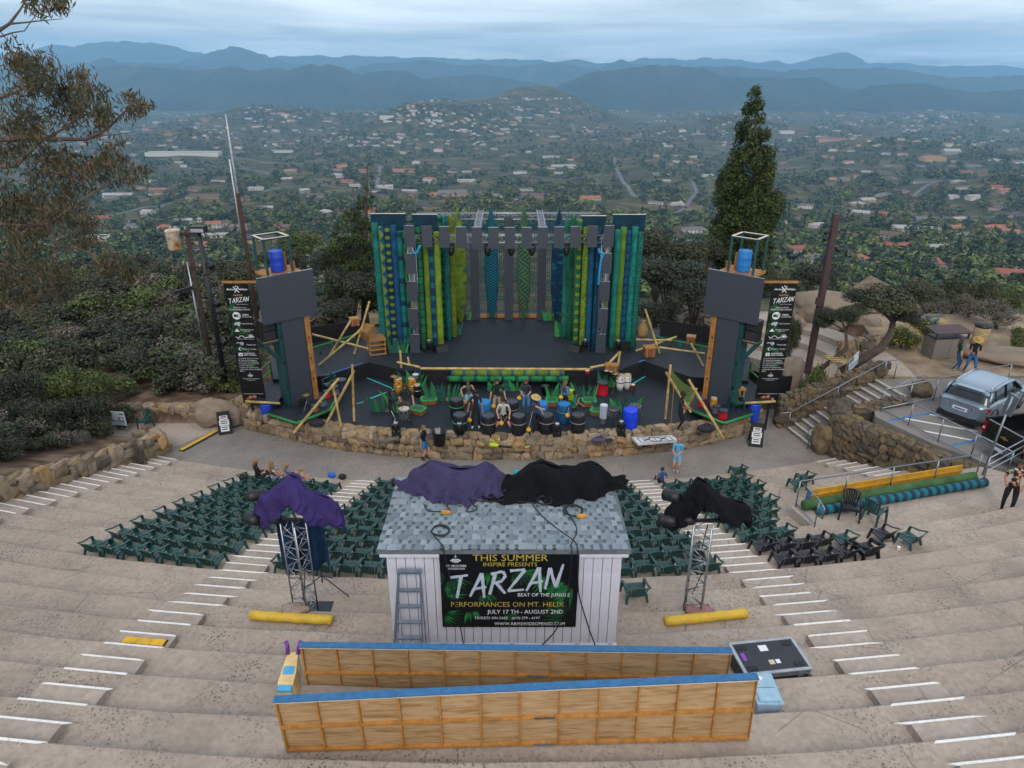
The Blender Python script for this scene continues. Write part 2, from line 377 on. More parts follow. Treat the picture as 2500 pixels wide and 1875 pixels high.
# VALLEY: houses, roads, trees
def blob_template(rng,n=26,kind='round',sz=None):
 cl=[]
 for k in range(4 if kind!='spire' else 5):
  if kind=='spire':cl.append(((0,0,.2+k*.2),(.26-.045*k,.26-.045*k,.16)))
  else:cl.append(((rng.uniform(-.25,.25),rng.uniform(-.25,.25),rng.uniform(.4,.72)),(rng.uniform(.24,.38),rng.uniform(.24,.38),rng.uniform(.2,.3))))
 P,N=crown_pts(cl,n,rng,shell=.75,up=.5)
 sz=(sz or .34)*(1 if kind!='spire' else .65)
 return leaves(P,N,rng.uniform(sz*.8,sz*1.5,n),rng.uniform(sz*.7,sz*1.2,n),rng)
FOL=Mleaf('valley_foliage',hx('1a2418'),hx('303d29'),hx('535d3e'),rough=.9,trans=.0,oscale=.035)
VF=[Mleaf('valley_foliage_%d'%i,*c,rough=.9,trans=0,oscale=.05)for i,c in enumerate([(hx('141d10'),hx('29361c'),hx('485530')),(hx('263218'),hx('4c5c2e'),hx('7d8650')),(hx('2b2b1f'),hx('565438'),hx('887d5a')),(hx('1a241b'),hx('354434'),hx('5b6a56'))])]
FOL2=Mleaf('valley_foliage_near',hx('19230f'),hx('33431f'),hx('5b683a'),rough=.85,trans=.1,oscale=.12)
HOUSES=[]
def house(px,py,w,d,h,rot,wallc,roofc,roof='gable',label=None,detail=1,wing=0.0,zoff=0.0):
 p=cast_ground(px,py)
 if p is None:return None
 z=p.z+zoff
 t=thing('house',label or 'house', 'house',(p.x,p.y,z),rot)
 HOUSES.append((p.x,p.y,.6*math.hypot(w,d)+2))
 wm=M('stucco_'+wallc[0],wallc[1],.9,var=.08,scale=.4);rm=M('roofing_'+roofc[0],roofc[1],.85,var=.22,scale=.9,bmp=.5,bscale=3)
 b=MB().box(-w/2,w/2,-d/2,d/2,-6,h)
 rf=MB();o=.7;e=h-.02;rise=min(w,d)*(.22 if roof!='flat' else .03)
 def roof_on(x0,x1,y0,y1,alongx):
  if roof=='flat':rf.box(x0,x1,y0,y1,e,e+.5);return
  hip=min(x1-x0,y1-y0)*.42 if roof=='hip' else 0
  if alongx:ra,rb=(x0+hip,(y0+y1)/2,e+rise),(x1-hip,(y0+y1)/2,e+rise)
  else:ra,rb=((x0+x1)/2,y0+hip,e+rise),((x0+x1)/2,y1-hip,e+rise)
  B=[(x0,y0,e),(x1,y0,e),(x1,y1,e),(x0,y1,e)]
  if alongx:rf.add(B+[ra,rb],[(0,1,5,4),(1,2,5),(2,3,4,5),(3,0,4),(3,2,1,0)])
  else:rf.add(B+[ra,rb],[(0,1,4),(1,2,5,4),(2,3,5),(3,0,4,5),(3,2,1,0)])
 roof_on(-w/2-o,w/2+o,-d/2-o,d/2+o,w>=d)
 if wing:
  ww=w*.34;wd=d*wing;s=1 if random.random()<.5 else-1;cx=s*(w/2-ww/2)
  b.box(cx-ww/2+.01,cx+ww/2-.01,-d/2-wd,-d/2+.5,-6,h-.01)
  e-=.03;rise=ww*.22 if roof!='flat' else .1
  roof_on(cx-ww/2-o,cx+ww/2+o,-d/2-wd-o,-d/2+d*.3,False)
 b.obj('wall',wm,t,local=True);ro=rf.obj('roof',rm,t,local=True)
 if detail:
  if detail>1 and roof!='flat':MB().box(w*.2,w*.2+1.1,-.5,.6,h+.2,h+rise+1.0).obj('chimney',M('chimney_brick',hx('8a7466'),.9),ro,local=True)
  gm=M('window_glass_far',(.035,.045,.055),.15,var=.3);k=max(2,int(w/4.2));st=2 if h>5 else 1
  for j in range(st):
   for i in range(k):
    cx=-w/2+(i+.5)*w/k
    if i==0 and j==0 and detail>1:MB().box(cx-1.2,cx+1.2,-d/2-.06,-d/2+.2,0,2.2).obj('garage_door',M('garage_paint',hx('cfc9bf'),.7),t,local=True);continue
    ww=random.uniform(.7,1.2);MB().box(cx-ww,cx+ww,-d/2-.05,-d/2+.2,.9+j*2.9,2.2+j*2.9).obj('window',gm,t,local=True)
 return t
WALLS={'white':hx('bdb9b1'), 'cream':hx('b0a489'), 'tan':hx('8f806c'), 'grey':hx('858583'), 'yellow':hx('ab955f'), 'pink':hx('a88f83')}
ROOFS={'red tile':hx('8a4d3c'), 'grey':hx('62605f'), 'brown':hx('5c4a41'), 'pale':hx('98948e'), 'dark':hx('3f3e44'), 'orange tile':hx('945c45')}
def WC(k):return(k,WALLS[k])
def RC(k):return(k.replace(' ', '_'),ROOFS[k])
NEAR_HOUSES=[(2462,685,24,11,5.6,-18, 'white', 'red tile', 'hip',.8, 'white two storey house with red tiled hip roofs at the right edge'),(2260,655,16,10,5.4,12, 'white', 'red tile', 'gable',.6, 'white house with red tiled roof above the curved brown roof'),(1975,648,13,9,6.2,20, 'white', 'grey', 'gable',0, 'white gabled house with grey roof between the conifer and the brown pole'),(1950,615,21,11,3.4,14, 'white', 'red tile', 'gable',.7, 'long low white house with red tiled roof right of the conifer'),(2085,640,19,12,3.6,10, 'white', 'orange tile', 'hip',.5, 'white house with orange tiled roof and blue edge behind the brown pole'),(2080,578,26,11,3.2,8, 'tan', 'brown', 'gable',0, 'long brown roofed house just right of the brown pole top'),(2190,606,24,11,3.2,2, 'cream', 'red tile', 'gable',0, 'low house with dull red roof below the white angular house'),(2205,565,22,14,5.6,-8, 'white', 'pale', 'flat',.5, 'white angular modern house on the right slope'),(2290,612,20,12,3.4,-6, 'white', 'pale', 'gable',0, 'house with a pale metal gable roof at right'),(1997,555,20,12,3.6,16, 'white', 'pale', 'hip',.5, 'white house with pale hipped roof left of the brown pole'),(2300,555,20,11,3.4,0, 'white', 'dark', 'hip',0, 'white house with dark hipped roof on the right slope'),(2440,560,34,13,4.2,-6, 'cream', 'orange tile', 'hip',.6, 'sprawling orange tiled house near the right edge'),(2330,560,18,11,3.6,8, 'tan', 'orange tile', 'gable',.4, 'orange roofed house left of the sprawling tiled house'),(1105,480,52,22,7.5,6, 'pink', 'grey', 'gable',.5, 'large pale pink mansion with many grey gables behind the stage'),(1030,506,24,13,4.4,-14, 'grey', 'dark', 'gable',.5, 'grey roofed house left of the pink mansion'),(1000,482,14,9,3.2,0, 'tan', 'red tile', 'gable',0, 'small red roofed house behind the left stage flats'),(1138,444,40,18,4.5,4, 'white', 'pale', 'flat',.4, 'pale flat roofed house above the pink mansion'),(1440,490,34,16,4.6,10, 'cream', 'orange tile', 'gable',.6, 'cream house with orange tiled roofs behind the right stage flats'),(1300,482,36,16,3.8,-6, 'tan', 'brown', 'gable',.5, 'brown roofed house in the middle behind the stage'),(1245,503,17,10,3.8,5, 'white', 'brown', 'gable',0, 'white fronted house with brown roof just above the stage truss'),(1375,408,62,24,5,5, 'white', 'pale', 'flat',.5, 'group of white flat roofed buildings behind the right half of the stage'),(1345,385,52,16,5,-4, 'white', 'pale', 'flat',0, 'long white flat building in the valley centre'),(985,420,60,18,4.5,5, 'cream', 'orange tile', 'gable',.4, 'row of cream villas with orange roofs behind the left cypress'),(635,586,26,12,3.6,14, 'cream', 'dark', 'gable',.7, 'cream house with solar panels on its roof right of the tall mast'),(690,560,20,11,3.6,-8, 'yellow', 'brown', 'gable',.5, 'yellow house with brown roof behind the left tower cage'),(485,603,18,10,3.6,-6, 'tan', 'orange tile', 'gable',.4, 'orange roofed house behind the rusty transformer'),(487,622,14,9,3.4,10, 'yellow', 'grey', 'gable',0, 'small yellow house with grey roof by the black light pole'),(482,545,24,10,5.4,4, 'white', 'pale', 'flat',.5, 'white flat roofed modern house above the transformer'),(545,549,22,10,3.2,-6, 'white', 'brown', 'gable',0, 'white house with brown roof left of the tall mast'),(590,560,22,11,3.8,6, 'grey', 'grey', 'gable',.4, 'grey roofed house behind the tall mast'),(625,464,28,13,5,8, 'white', 'pale', 'flat',.4, 'white house with pale flat roof above right of the mast'),(500,482,60,15,3.6,4, 'tan', 'brown', 'hip',.4, 'long brown roofed ranch house left of the mast'),(655,510,26,12,3.6,2, 'white', 'brown', 'gable',.4, 'white house with brown roof in trees right of the mast'),(390,466,38,12,3.2,6, 'tan', 'orange tile', 'gable',0, 'long orange roofed house beside the eucalyptus'),(290,480,56,16,4,2, 'grey', 'pale', 'gable',.3, 'long pale roofed house behind the eucalyptus leaves'),(362,522,17,14,4,-12, 'white', 'pale', 'gable',0, 'white barn with pale gable roof beside the grey street'),(245,536,26,12,3.4,8, 'tan', 'red tile', 'gable',0, 'red roofed house half hidden by eucalyptus leaves'),(240,590,26,13,5.4,12, 'white', 'pale', 'hip',.5, 'white house under the eucalyptus branches'),(320,556,18,10,3.4,-6, 'white', 'grey', 'gable',0, 'small white house with grey roof right of the eucalyptus'),(2275,392,72,26,8,4, 'yellow', 'orange tile', 'hip',.5, 'large yellow hilltop mansion with orange roofs on the right'),(2320,375,48,30,8,-3, 'grey', 'pale', 'gable',0, 'big pale green metal shed beside the hilltop mansion'),(2375,407,40,14,5,0, 'grey', 'grey', 'flat',0, 'long grey flat building right of the hilltop mansion'),(2260,445,60,14,4,2, 'grey', 'dark', 'gable',0, 'long dark roofed house on the dry slope at right'),(2430,460,20,12,4,-8, 'tan', 'red tile', 'gable',0, 'red roofed house on the dry slope at the right edge'),(2070,398,30,14,5,6, 'white', 'red tile', 'gable',.4, 'white house with red roof above the brown pole'),(1920,326,60,26,12,0, 'white', 'pale', 'flat',0, 'white block on the ridge right of the conifer top'),(2030,345,110,24,7,3, 'pink', 'red tile', 'gable',0, 'long reddish building on the low ridge right of the conifer'),(690,372,70,26,6,3, 'white', 'pale', 'flat',0, 'white flat hall in the left valley'),(450,378,230,46,9,2, 'white', 'pale', 'flat',0, 'very long white warehouse in the left valley'),(945,288,60,30,10,5, 'white', 'pale', 'flat',0, 'white house on the hill left of centre'),(1070,370,30,20,9,0, 'white', 'red tile', 'hip',0, 'white villa with red roof above the left flats'),]
for k in NEAR_HOUSES:
 px,py,w,d,h,a,wc,rc,sh,wing,lab=k
 house(px,py,w,d,h,math.radians(a),WC(wc),RC(rc),sh,lab,2 if py>440 else(1 if py>380 else 0),wing)
def road(pts,w,name='road'):
 P=[cast_ground(*p)for p in pts];P=[p for p in P if p is not None]
 Q=[]
 for a,b in zip(P[:-1],P[1:]):
  for k in range(12):q=a.lerp(b,k/12);Q.append(Vector((q.x,q.y,0)))
 Q.append(Vector((P[-1].x,P[-1].y,0)));vs=[];fs=[]
 for i,q in enumerate(Q):
  d=(Q[min(i+1,len(Q)-1)]-Q[max(i-1,0)]).normalized();n=Vector((-d.y,d.x,0))*w/2
  for s in(-1,1):r=q+n*s;vs.append((r.x,r.y,max(gz(r.x,r.y),gz(q.x,q.y))+.5))
  HOUSES.append((q.x,q.y,w*.9))
 fs=[(2*i,2*i+1,2*i+3,2*i+2)for i in range(len(Q)-1)]
 struct(MB().add(vs,fs).obj(name,M('far_asphalt',hx('5a5c60'),.9,var=.1,scale=.05)))
road([(1552,482),(1536,462),(1524,448),(1511,424),(1503,408),(1500,385)],9)
road([(1405,322),(1396,300)],12)
road([(205,545),(260,530),(300,520),(345,508),(420,496)],9)
road([(300,548),(345,530),(400,500)],7)
road([(520,700),(560,680),(600,640),(640,618)],6)
road([(1935,640),(1960,610),(1990,600)],5)
road([(2010,500),(2100,515),(2200,525),(2330,530),(2480,520)],7)
road([(2230,480),(2260,455),(2300,440),(2400,432)],7)
road([(640,470),(700,455),(780,452),(860,462)],7)
road([(1180,430),(1240,425),(1300,432),(1380,440),(1450,430)],7)
road([(1640,520),(1680,500),(1700,470),(1690,440)],7)
road([(560,380),(640,395),(720,400),(800,392)],10)
road([(340,420),(460,410),(560,412),(660,425)],10)
road([(1950,420),(2040,410),(2120,418),(2190,440)],9)
road([(918,460),(925,430),(930,405)],8)
def zone_name(px):
 for lim,nm in((330, 'behind the eucalyptus'),(560, 'left of the tall mast'),(800, 'right of the mast'),(930, 'behind the left cypress'),(1250, 'above the left stage half'),(1580, 'above the right stage half'),(1720, 'left of the conifer'),(1930, 'right of the conifer'),(2120, 'near the brown pole'),(2330, 'on the right slope')):
  if px<lim:return nm
 return 'at the far right'
def scatter_houses():
 r=random.Random(11);n=0;used={}
 while n<249:
  px=r.uniform(20,2490);py=262+330*r.random()**1.25
  if 905<px<1585 and py>505:continue
  if 1730<px<1910 and py>230:continue
  if px<330 and py>420:continue
  p=cast_ground(px,py)
  if p is None or any((p.x-a)**2+(p.y-b)**2<(c+9)**2 for a,b,c in HOUSES):continue
  wk=r.choice(['white', 'white', 'white', 'cream', 'tan', 'grey', 'pink']);rk=r.choice(['red tile', 'grey', 'brown', 'pale', 'pale', 'dark', 'orange tile'])
  sh=r.choice(['gable', 'gable', 'hip', 'flat'])if rk not in('red tile', 'orange tile')else r.choice(['gable', 'hip'])
  far='far off' if py<345 else('mid-valley' if py<440 else 'on the near slope')
  lab=f"{wk} house with {rk.replace(' tile', '-tiled')} {sh} roof {far} {zone_name(px)}"
  if lab in used:continue
  big=1.0+.5*(py<340)
  t=house(px,py,r.uniform(16,31)*big,r.uniform(9,15)*big,r.choice([3.4,3.6,6.0]),math.radians(r.uniform(-40,40)),WC(wk),RC(rk),sh,lab,1 if py>470 else 0,r.choice([0,.5,.7])if py>330 else 0)
  if t:t['group']='valley houses';used[lab]=1;n+=1
scatter_houses()
def far_houses():
 rng=np.random.default_rng(5);b=MB()
 PXA=rng.uniform(0,2500,1500);PYA=240+120*rng.random(1500)**1.4;NZ=fbm(PXA/90.,PYA/16.,3)
 for k in range(1500):
  px=PXA[k];py=PYA[k]
  if NZ[k]<.53:continue
  p=cast_ground(px,py)
  if p is None:continue
  w=rng.uniform(9,17);d=rng.uniform(8,12);h=rng.uniform(3,5);a=rng.uniform(-.6,.6);z=p.z;mi=int(rng.integers(0,5))
  c,s=math.cos(a),math.sin(a);R=lambda x,y,zz:(p.x+x*c-y*s,p.y+x*s+y*c,z+zz)
  b.add([R(-w/2,-d/2,-4),R(w/2,-d/2,-4),R(w/2,d/2,-4),R(-w/2,d/2,-4),R(-w/2,-d/2,h),R(w/2,-d/2,h),R(w/2,d/2,h),R(-w/2,d/2,h),R(-w/2,0,h+2),R(w/2,0,h+2)],[(0,1,5,4),(1,2,6,9,5),(2,3,7,6),(3,0,4,8,7)],int(rng.integers(0,2)))
  o=len(b.v)-10;b.f+=[(o+4,o+5,o+9,o+8),(o+6,o+7,o+8,o+9)];b.m+=[2+mi%4]*2
 stuff(b.obj('distant_houses',[M('stucco_white',WALLS['white']),M('stucco_cream',WALLS['cream'])]+[M('roofing_'+k.replace(' ', '_'),ROOFS[k])for k in('pale', 'grey', 'brown', 'orange tile')]), 'tiny pale houses dotting the far valley below the mountains', 'houses')
far_houses()
def valley_trees():
 rng=np.random.default_rng(3)
 T=[blob_template(rng,n,k,.17)for n,k in((240, 'round'),(240, 'round'),(260, 'round'),(200, 'spire'))];Tm=[blob_template(rng,n,k,.24)for n,k in((80, 'round'),(80, 'round'),(60, 'spire'))]
 Tf=[blob_template(rng,n,k)for n,k in((18, 'round'),(18, 'round'),(14, 'spire'))]
 Hs=np.array([(a,b,c)for a,b,c in HOUSES])
 VV=[];FF=[];MI=[];off=0
 N=34000
 PXA=rng.uniform(-60,2560,N);PYA=258+470*rng.random(N)**1.15;NZ=fbm(PXA/70.,PYA/22.,3)
 for k in range(N):
  px=PXA[k];py=PYA[k]
  if 930<px<1560 and py>560:continue
  if NZ[k]<.37:continue
  p=cast_ground(px,py)
  if p is None or p[1]<75:continue
  if len(Hs):
   dd=(Hs[:,0]-p[0])**2+(Hs[:,1]-p[1])**2;j=(dd<(Hs[:,2]*.8+3)**2)
   front=(np.abs(Hs[:,0]-p[0]*Hs[:,1]/p[1])<Hs[:,2]*.75)&(Hs[:,1]-p[1]>0)&(Hs[:,1]-p[1]<30+p[1]*.06)
   if j.any()or(front.any()and rng.random()<.93):continue
  d=p[1];h=rng.uniform(5,13)*(1+.2*(d>1500));w=h*rng.uniform(.9,1.5)
  near=d<900
  tpl=T if d<420 else(Tm if d<1100 else Tf);q=rng.random();i=len(tpl)-1 if q<.1 else int(rng.integers(0,len(tpl)-1))
  if i==len(tpl)-1:h*=1.6;w=h*.8
  V,F=tpl[i];a=rng.uniform(0,2*PI);c,s=math.cos(a),math.sin(a)
  X=V[:,0]*c-V[:,1]*s;Y=V[:,0]*s+V[:,1]*c
  VV.append(np.stack([p[0]+X*w,p[1]+Y*w,p[2]-.1*h+V[:,2]*h],1));FF.append(F+off);off+=len(V);MI.append(np.full(len(F),int(rng.choice([0,0,1,1,2,3]))))
 o=link('valley_trees',np_mesh('valley_trees',np.concatenate(VV),np.concatenate(FF),VF,np.concatenate(MI)))
 stuff(o, 'dense mass of trees and shrubs covering the valley below', 'trees')
valley_trees()
# SEATING TERRACES, PIT, WALLS, STAIRS
CX,CY=-.4,72.0
def TR(n):return 61.9+.985*n
def TZ(n):return 4.01+.34*n
def tier_of(x,y):return math.floor((math.hypot(x-CX,y-CY)-61.9)/.985+1e-6)
def tier_z(x,y):return max(TZ(tier_of(x,y)),-.9)
def on_tiers(px,py):
 r=ray(px,py);t=3.0
 while t<80:
  p=Vector((0,0,CH))+r*t
  if p.z<=tier_z(p.x,p.y):return p
  t+=.02
 return p
def concrete(name,col,pebble=.7,pscale=22.):
 m,nt,b=newmat(name);setin(b, 'Roughness',.92);setin(b, 'Specular IOR Level',.2)
 n1=tex(nt, 'ShaderNodeTexNoise',.55,detail=9,Roughness=.62);n2=tex(nt, 'ShaderNodeTexNoise',9.,detail=8);n4=tex(nt, 'ShaderNodeTexNoise',.16,detail=4)
 c=ramp(nt,n1.outputs['Fac'],[(.3,tuple(x*.78 for x in col)),(.5,col),(.72,tuple(min(1,x*1.16)for x in col))])
 c=mixc(nt,.55,c,ramp(nt,n2.outputs['Fac'],[(.3,(.72,.71,.70)),(.7,(1.2,1.19,1.17))]), 'MULTIPLY')
 c=mixc(nt,.6,c,ramp(nt,n4.outputs['Fac'],[(.35,(.8,.77,.74)),(.6,(1.08,1.06,1.04))]), 'MULTIPLY')
 h=n2.outputs['Fac']
 vc=tex(nt, 'ShaderNodeTexVoronoi',.38);vc.feature='DISTANCE_TO_EDGE';nk=tex(nt, 'ShaderNodeTexNoise',.35,detail=6)
 ck=math_(nt, 'MULTIPLY',ramp(nt,vc.outputs['Distance'],[(.0,(1,1,1)),(.006,(0,0,0))]),ramp(nt,nk.outputs['Fac'],[(.48,(0,0,0)),(.56,(1,1,1))]));c=mixc(nt,math_(nt, 'MULTIPLY',ck,.6),c,hx('4a4540'))
 ns=tex(nt, 'ShaderNodeTexNoise',1.7,detail=9,Roughness=.7,Distortion=.8);c=mixc(nt,math_(nt, 'MULTIPLY',ramp(nt,ns.outputs['Fac'],[(.56,(0,0,0)),(.72,(1,1,1))]),.38),c,hx('6e675f'))
 if pebble:
  v=tex(nt, 'ShaderNodeTexVoronoi',pscale);v2=tex(nt, 'ShaderNodeTexVoronoi',pscale*.68)
  n3=tex(nt, 'ShaderNodeTexNoise',.9,detail=5,Roughness=.7);worn=ramp(nt,n3.outputs['Fac'],[(.44,(0,0,0)),(.66,(1,1,1))])
  p1=ramp(nt,v.outputs['Distance'],[(.27,(1,1,1)),(.36,(0,0,0))]);p2=ramp(nt,v2.outputs['Distance'],[(.29,(1,1,1)),(.36,(0,0,0))])
  pc=ramp(nt,v.outputs['Color'],[(.2,hx('33343a')),(.5,hx('6b625b')),(.8,hx('a89684'))]);pc2=ramp(nt,v2.outputs['Color'],[(.3,hx('2f3136')),(.7,hx('4c4a4a')),(.9,hx('8d7c6a'))])
  c=mixc(nt,math_(nt, 'MULTIPLY',math_(nt, 'MULTIPLY',p1,worn),pebble*.7),c,pc)
  c=mixc(nt,math_(nt, 'MULTIPLY',math_(nt, 'MULTIPLY',p2,worn),pebble),c,pc2)
 nt.links.new(c,b.inputs['Base Color']);bump(nt,b,h,.35,.01);return m
CONC=concrete('aggregate_concrete',hx('9f9488'))
CONC2=concrete('smooth_concrete',hx('a0968b'),0)
CONC3=concrete('pit_concrete',hx('837e78'),.35,14.)
WHITE_PAINT=M('white_line_paint',hx('dcdcd8'),.7,var=.1,scale=7,dirt=hx('a49a90'))
def arc_pt(R,th,z):return(CX+R*math.sin(th),CY-R*math.cos(th),z)
def build_tiers():
 root=bpy.data.objects.new('seating_terraces',None);COL.objects.link(root);struct(root)
 for n in range(-14,7):
  R0,R1=TR(n),TR(n+1);z=TZ(n);zb=max(TZ(n-1),-.9);b=MB();K=70;th0,th1=-.42,.42
  pr=[]
  for k in range(K+1):
   th=th0+(th1-th0)*k/K;j=.012*math.sin(k*1.7+n*2.1)+random.uniform(-.006,.006)
   pr.append([arc_pt(R0+j-.03,th,zb-.05),arc_pt(R0+j,th,z-.02+random.uniform(-.004,.004)),arc_pt(R0+j+.03,th,z),arc_pt(R0+.5,th,z+random.uniform(0,.008)),arc_pt(R1+.06,th,z+.012)])
  vs=[p for q in pr for p in q];m_=5
  fs=[(k*m_+i,k*m_+i+1,(k+1)*m_+i+1,(k+1)*m_+i)for k in range(K)for i in range(m_-1)]
  b.add(vs,[f[::-1]for f in fs]);b.obj('concrete_tier',CONC,root)
build_tiers()
def aisle(name_label,th_of,n0,n1,half=True):
 p=arc_pt(TR(n0),sum(th_of(TR(n0)))/2,0);t=thing('aisle_stairs',name_label, 'stairs',(p[0],p[1],max(TZ(n0)-.34,-.9)))
 for n in range(n0,n1+1):
  for sub in(0,1):
   R=TR(n)-(.4925 if sub==0 else 0);z=TZ(n)-(.17 if sub==0 else 0)
   if z<-.86:continue
   a,b_=th_of(R)
   if sub==0:
    o=[arc_pt(R,a,z),arc_pt(R,b_,z),arc_pt(R+.47,b_,z),arc_pt(R+.47,a,z)]
    MB().hexa([(q[0],q[1],z-.17)for q in o],o).obj('step',CONC2,t)
   w=random.uniform(.036,.048);e=.004+(.006 if sub else 0);j=random.uniform(-.004,.004)
   q=[arc_pt(R+.012,a+j,z+e),arc_pt(R+.012,b_+j,z+e),arc_pt(R+.012+w,b_,z+e),arc_pt(R+.012+w,a,z+e)]
   MB().hexa([(x,y,zz-.02)for x,y,zz in q],q).obj('step_stripe',WHITE_PAINT,t)
D=math.radians
aisle('left painted stairway between the left chairs and the centre chairs',lambda R:(D(-7.02),D(-5.92)),-14,6)
aisle('right painted stairway between the centre chairs and the right chairs',lambda R:(D(5.92),D(7.08)),-14,6)
aisle('far left painted stairway along the stone planter wall',lambda R:(-math.asin(min(.9,(14.75+.12*(R-47.5))/R)),-math.asin((13.6+.12*(R-47.5))/R)),-14,-4)
aisle('far right painted stairway below the tall stone wall',lambda R:(math.asin((13.0+.3*(R-47.5))/R),math.asin((14.0+.34*(R-47.5))/R)),-14,-9)
struct(MB().add([(-20.6,22,-.9),(13.95,22,-.9),(13.95,31,-.9),(-20.6,31,-.9)],[(0,1,2,3)]).obj('pit_pavement',CONC3))
struct(MB().add([(x,y,-.893)for x,y in[(-20.5,27.35),(-14.75,27.3),(-13.3,29.3),(-14.4,29.75),(-20.5,29.75)]],[(0,1,2,3,4)]).obj('path',CONC2))
# rubble walls
def rock_mesh(seed,round_=.5):
 r=random.Random(seed);vs=[];idx={};fs=[]
 for ax in range(3):
  for sg in(-1,1):
   g=[]
   for i in range(3):
    for j in range(3):
     p=[0,0,0];p[ax]=sg;p[(ax+1)%3]=i-1;p[(ax+2)%3]=j-1;key=tuple(p)
     if key not in idx:
      idx[key]=len(vs);l=math.sqrt(sum(c*c for c in p));k=(1-round_)+round_/l*1.15
      vs.append([c*k*.5*r.uniform(.74,1.1)for c in p])
     g.append(idx[key])
   for i in range(2):
    for j in range(2):
     q=(g[i*3+j],g[(i+1)*3+j],g[(i+1)*3+j+1],g[i*3+j+1]);fs.append(q if sg>0 else q[::-1])
 b=MB();b.add(vs,fs);return b
STONE=Mrand('granite_rubble',[hx('94805f'),hx('7d6d58'),hx('a59078'),hx('73695c'),hx('9c7f58'),hx('8f8069'),hx('655c51'),hx('a8957c')],.95,.35,2.2,.8,9.)
STONE_D=Mrand('lichened_rubble',[hx('5f574a'),hx('6d5f49'),hx('4f4b44'),hx('78664a'),hx('5a5247'),hx('6b6455')],.95,.4,2.5,.8,9.)
STONE_L=Mrand('pale_boulder',[hx('7d7165'),hx('887a69'),hx('756a5f')],.95,.3,1.0,.8,5.)
MORTAR=M('wall_mortar',hx('4a4238'),.95,var=.3,scale=4,bmp=.8,bscale=14)
def rock_set(mat,k0,round_=.5):return[rock_mesh(k0+i,round_).mesh('stone',mat,smooth=False)for i in range(9)]
ROCKS={'s':rock_set(STONE,10,.36), 'd':rock_set(STONE_D,40,.42), 'l':rock_set(STONE_L,70,.62)}
def stone_wall(label,path,base,top,th,sw,sh,kind='s',seed=1,cap=True,side=1,loc=None):
 r=random.Random(seed);P=[Vector((p[0],p[1],0))for p in path];seg=[0]
 for a,b in zip(P[:-1],P[1:]):seg.append(seg[-1]+(b-a).length)
 Ltot=seg[-1]
 def ev(s):
  for i in range(len(P)-1):
   if s<=seg[i+1]or i==len(P)-2:
    f=(s-seg[i])/max(1e-6,seg[i+1]-seg[i]);d=(P[i+1]-P[i]).normalized()
    nrm=Vector((d.y,-d.x,0))*side
    return P[i].lerp(P[i+1],f),d,nrm,base[i]+(base[i+1]-base[i])*f,top[i]+(top[i+1]-top[i])*f
 p0=ev(Ltot/2);t=thing('stone_wall',label, 'wall',(p0[0].x,p0[0].y,p0[3]))
 n=max(2,int(Ltot/.8));vs=[]
 for i in range(n+1):
  p,d,nr,zb,zt=ev(Ltot*i/n);a=p-nr*.1;b_=p-nr*(th-.04)
  vs+=[(a.x,a.y,zb-.25),(a.x,a.y,zt-.05),(b_.x,b_.y,zt-.05),(b_.x,b_.y,zb-.25)]
 fs=[(i*4+j,i*4+(j+1)%4,(i+1)*4+(j+1)%4,(i+1)*4+j)for i in range(n)for j in range(4)]+[(0,1,2,3),(n*4+3,n*4+2,n*4+1,n*4)]
 MB().add(vs,fs).obj('mortar_core',MORTAR,t)
 L=world_loc(t);spec=[]
 zmin,zmax=min(base),max(top);z=zmin-.05;row=0
 while z<zmax:
  h=sh*r.uniform(.8,1.25);s=r.uniform(-.3,0)*sw
  while s<Ltot:
   w=sw*r.choice((.5,.7,.9,1.1,1.6))*r.uniform(.85,1.15);p,d,nr,zb,zt=ev(min(max(s+w/2,0),Ltot));hh=h*r.choice((.75,1,1.1,1.45))
   if z+h*.5>zb-.08 and z+h*.45<zt:
    c=p-nr*(.06+r.uniform(0,.05));a=math.atan2(d.y,d.x)
    spec.append(((c.x,c.y,min(z+h/2+r.uniform(-.05,.05),zt-h*.3)),(w*1.1,.34*r.uniform(.85,1.2),hh*1.12),(r.uniform(-.2,.2),r.uniform(-.4,.4),a+r.uniform(-.15,.15)+(PI if r.random()<.5 else 0))))
   s+=w
  z+=h*.95;row+=1
 if cap:
  rows=max(1,round(th/.3))
  for q in range(rows):
   s=r.uniform(-.3,0)*sw
   while s<Ltot:
    w=sw*r.uniform(.6,1.4);p,d,nr,zb,zt=ev(min(max(s+w/2,0),Ltot));c=p-nr*(.1+(q+.5)*(th-.1)/rows)
    spec.append(((c.x,c.y,zt-.04+r.uniform(-.03,.03)),(w,(th/rows)*1.1,sh*r.uniform(.5,.8)),(r.uniform(-.1,.1),r.uniform(-.1,.1),math.atan2(d.y,d.x)+r.uniform(-.15,.15))));s+=w
 r.shuffle(spec);rs=ROCKS[kind]
 for c,sc,ro in spec[:300]:link('stone',r.choice(rs),t,(c[0]-L.x,c[1]-L.y,c[2]-L.z),ro,sc)
 if len(spec)>300:
  V=[];F=[];o=0
  for c,sc,ro in spec[300:]:
   b=rock_mesh(r.randint(0,30));mt=Matrix.LocRotScale(Vector(c)-L,Euler(ro),Vector(sc))
   V+=[tuple(mt@Vector(v))for v in b.v];F+=[tuple(i+o for i in f)for f in b.f];o+=len(b.v)
  bb=MB();bb.add(V,F);stuff(bb.obj('rubble_fill',rs[0].materials[0],t,local=True))
 return t
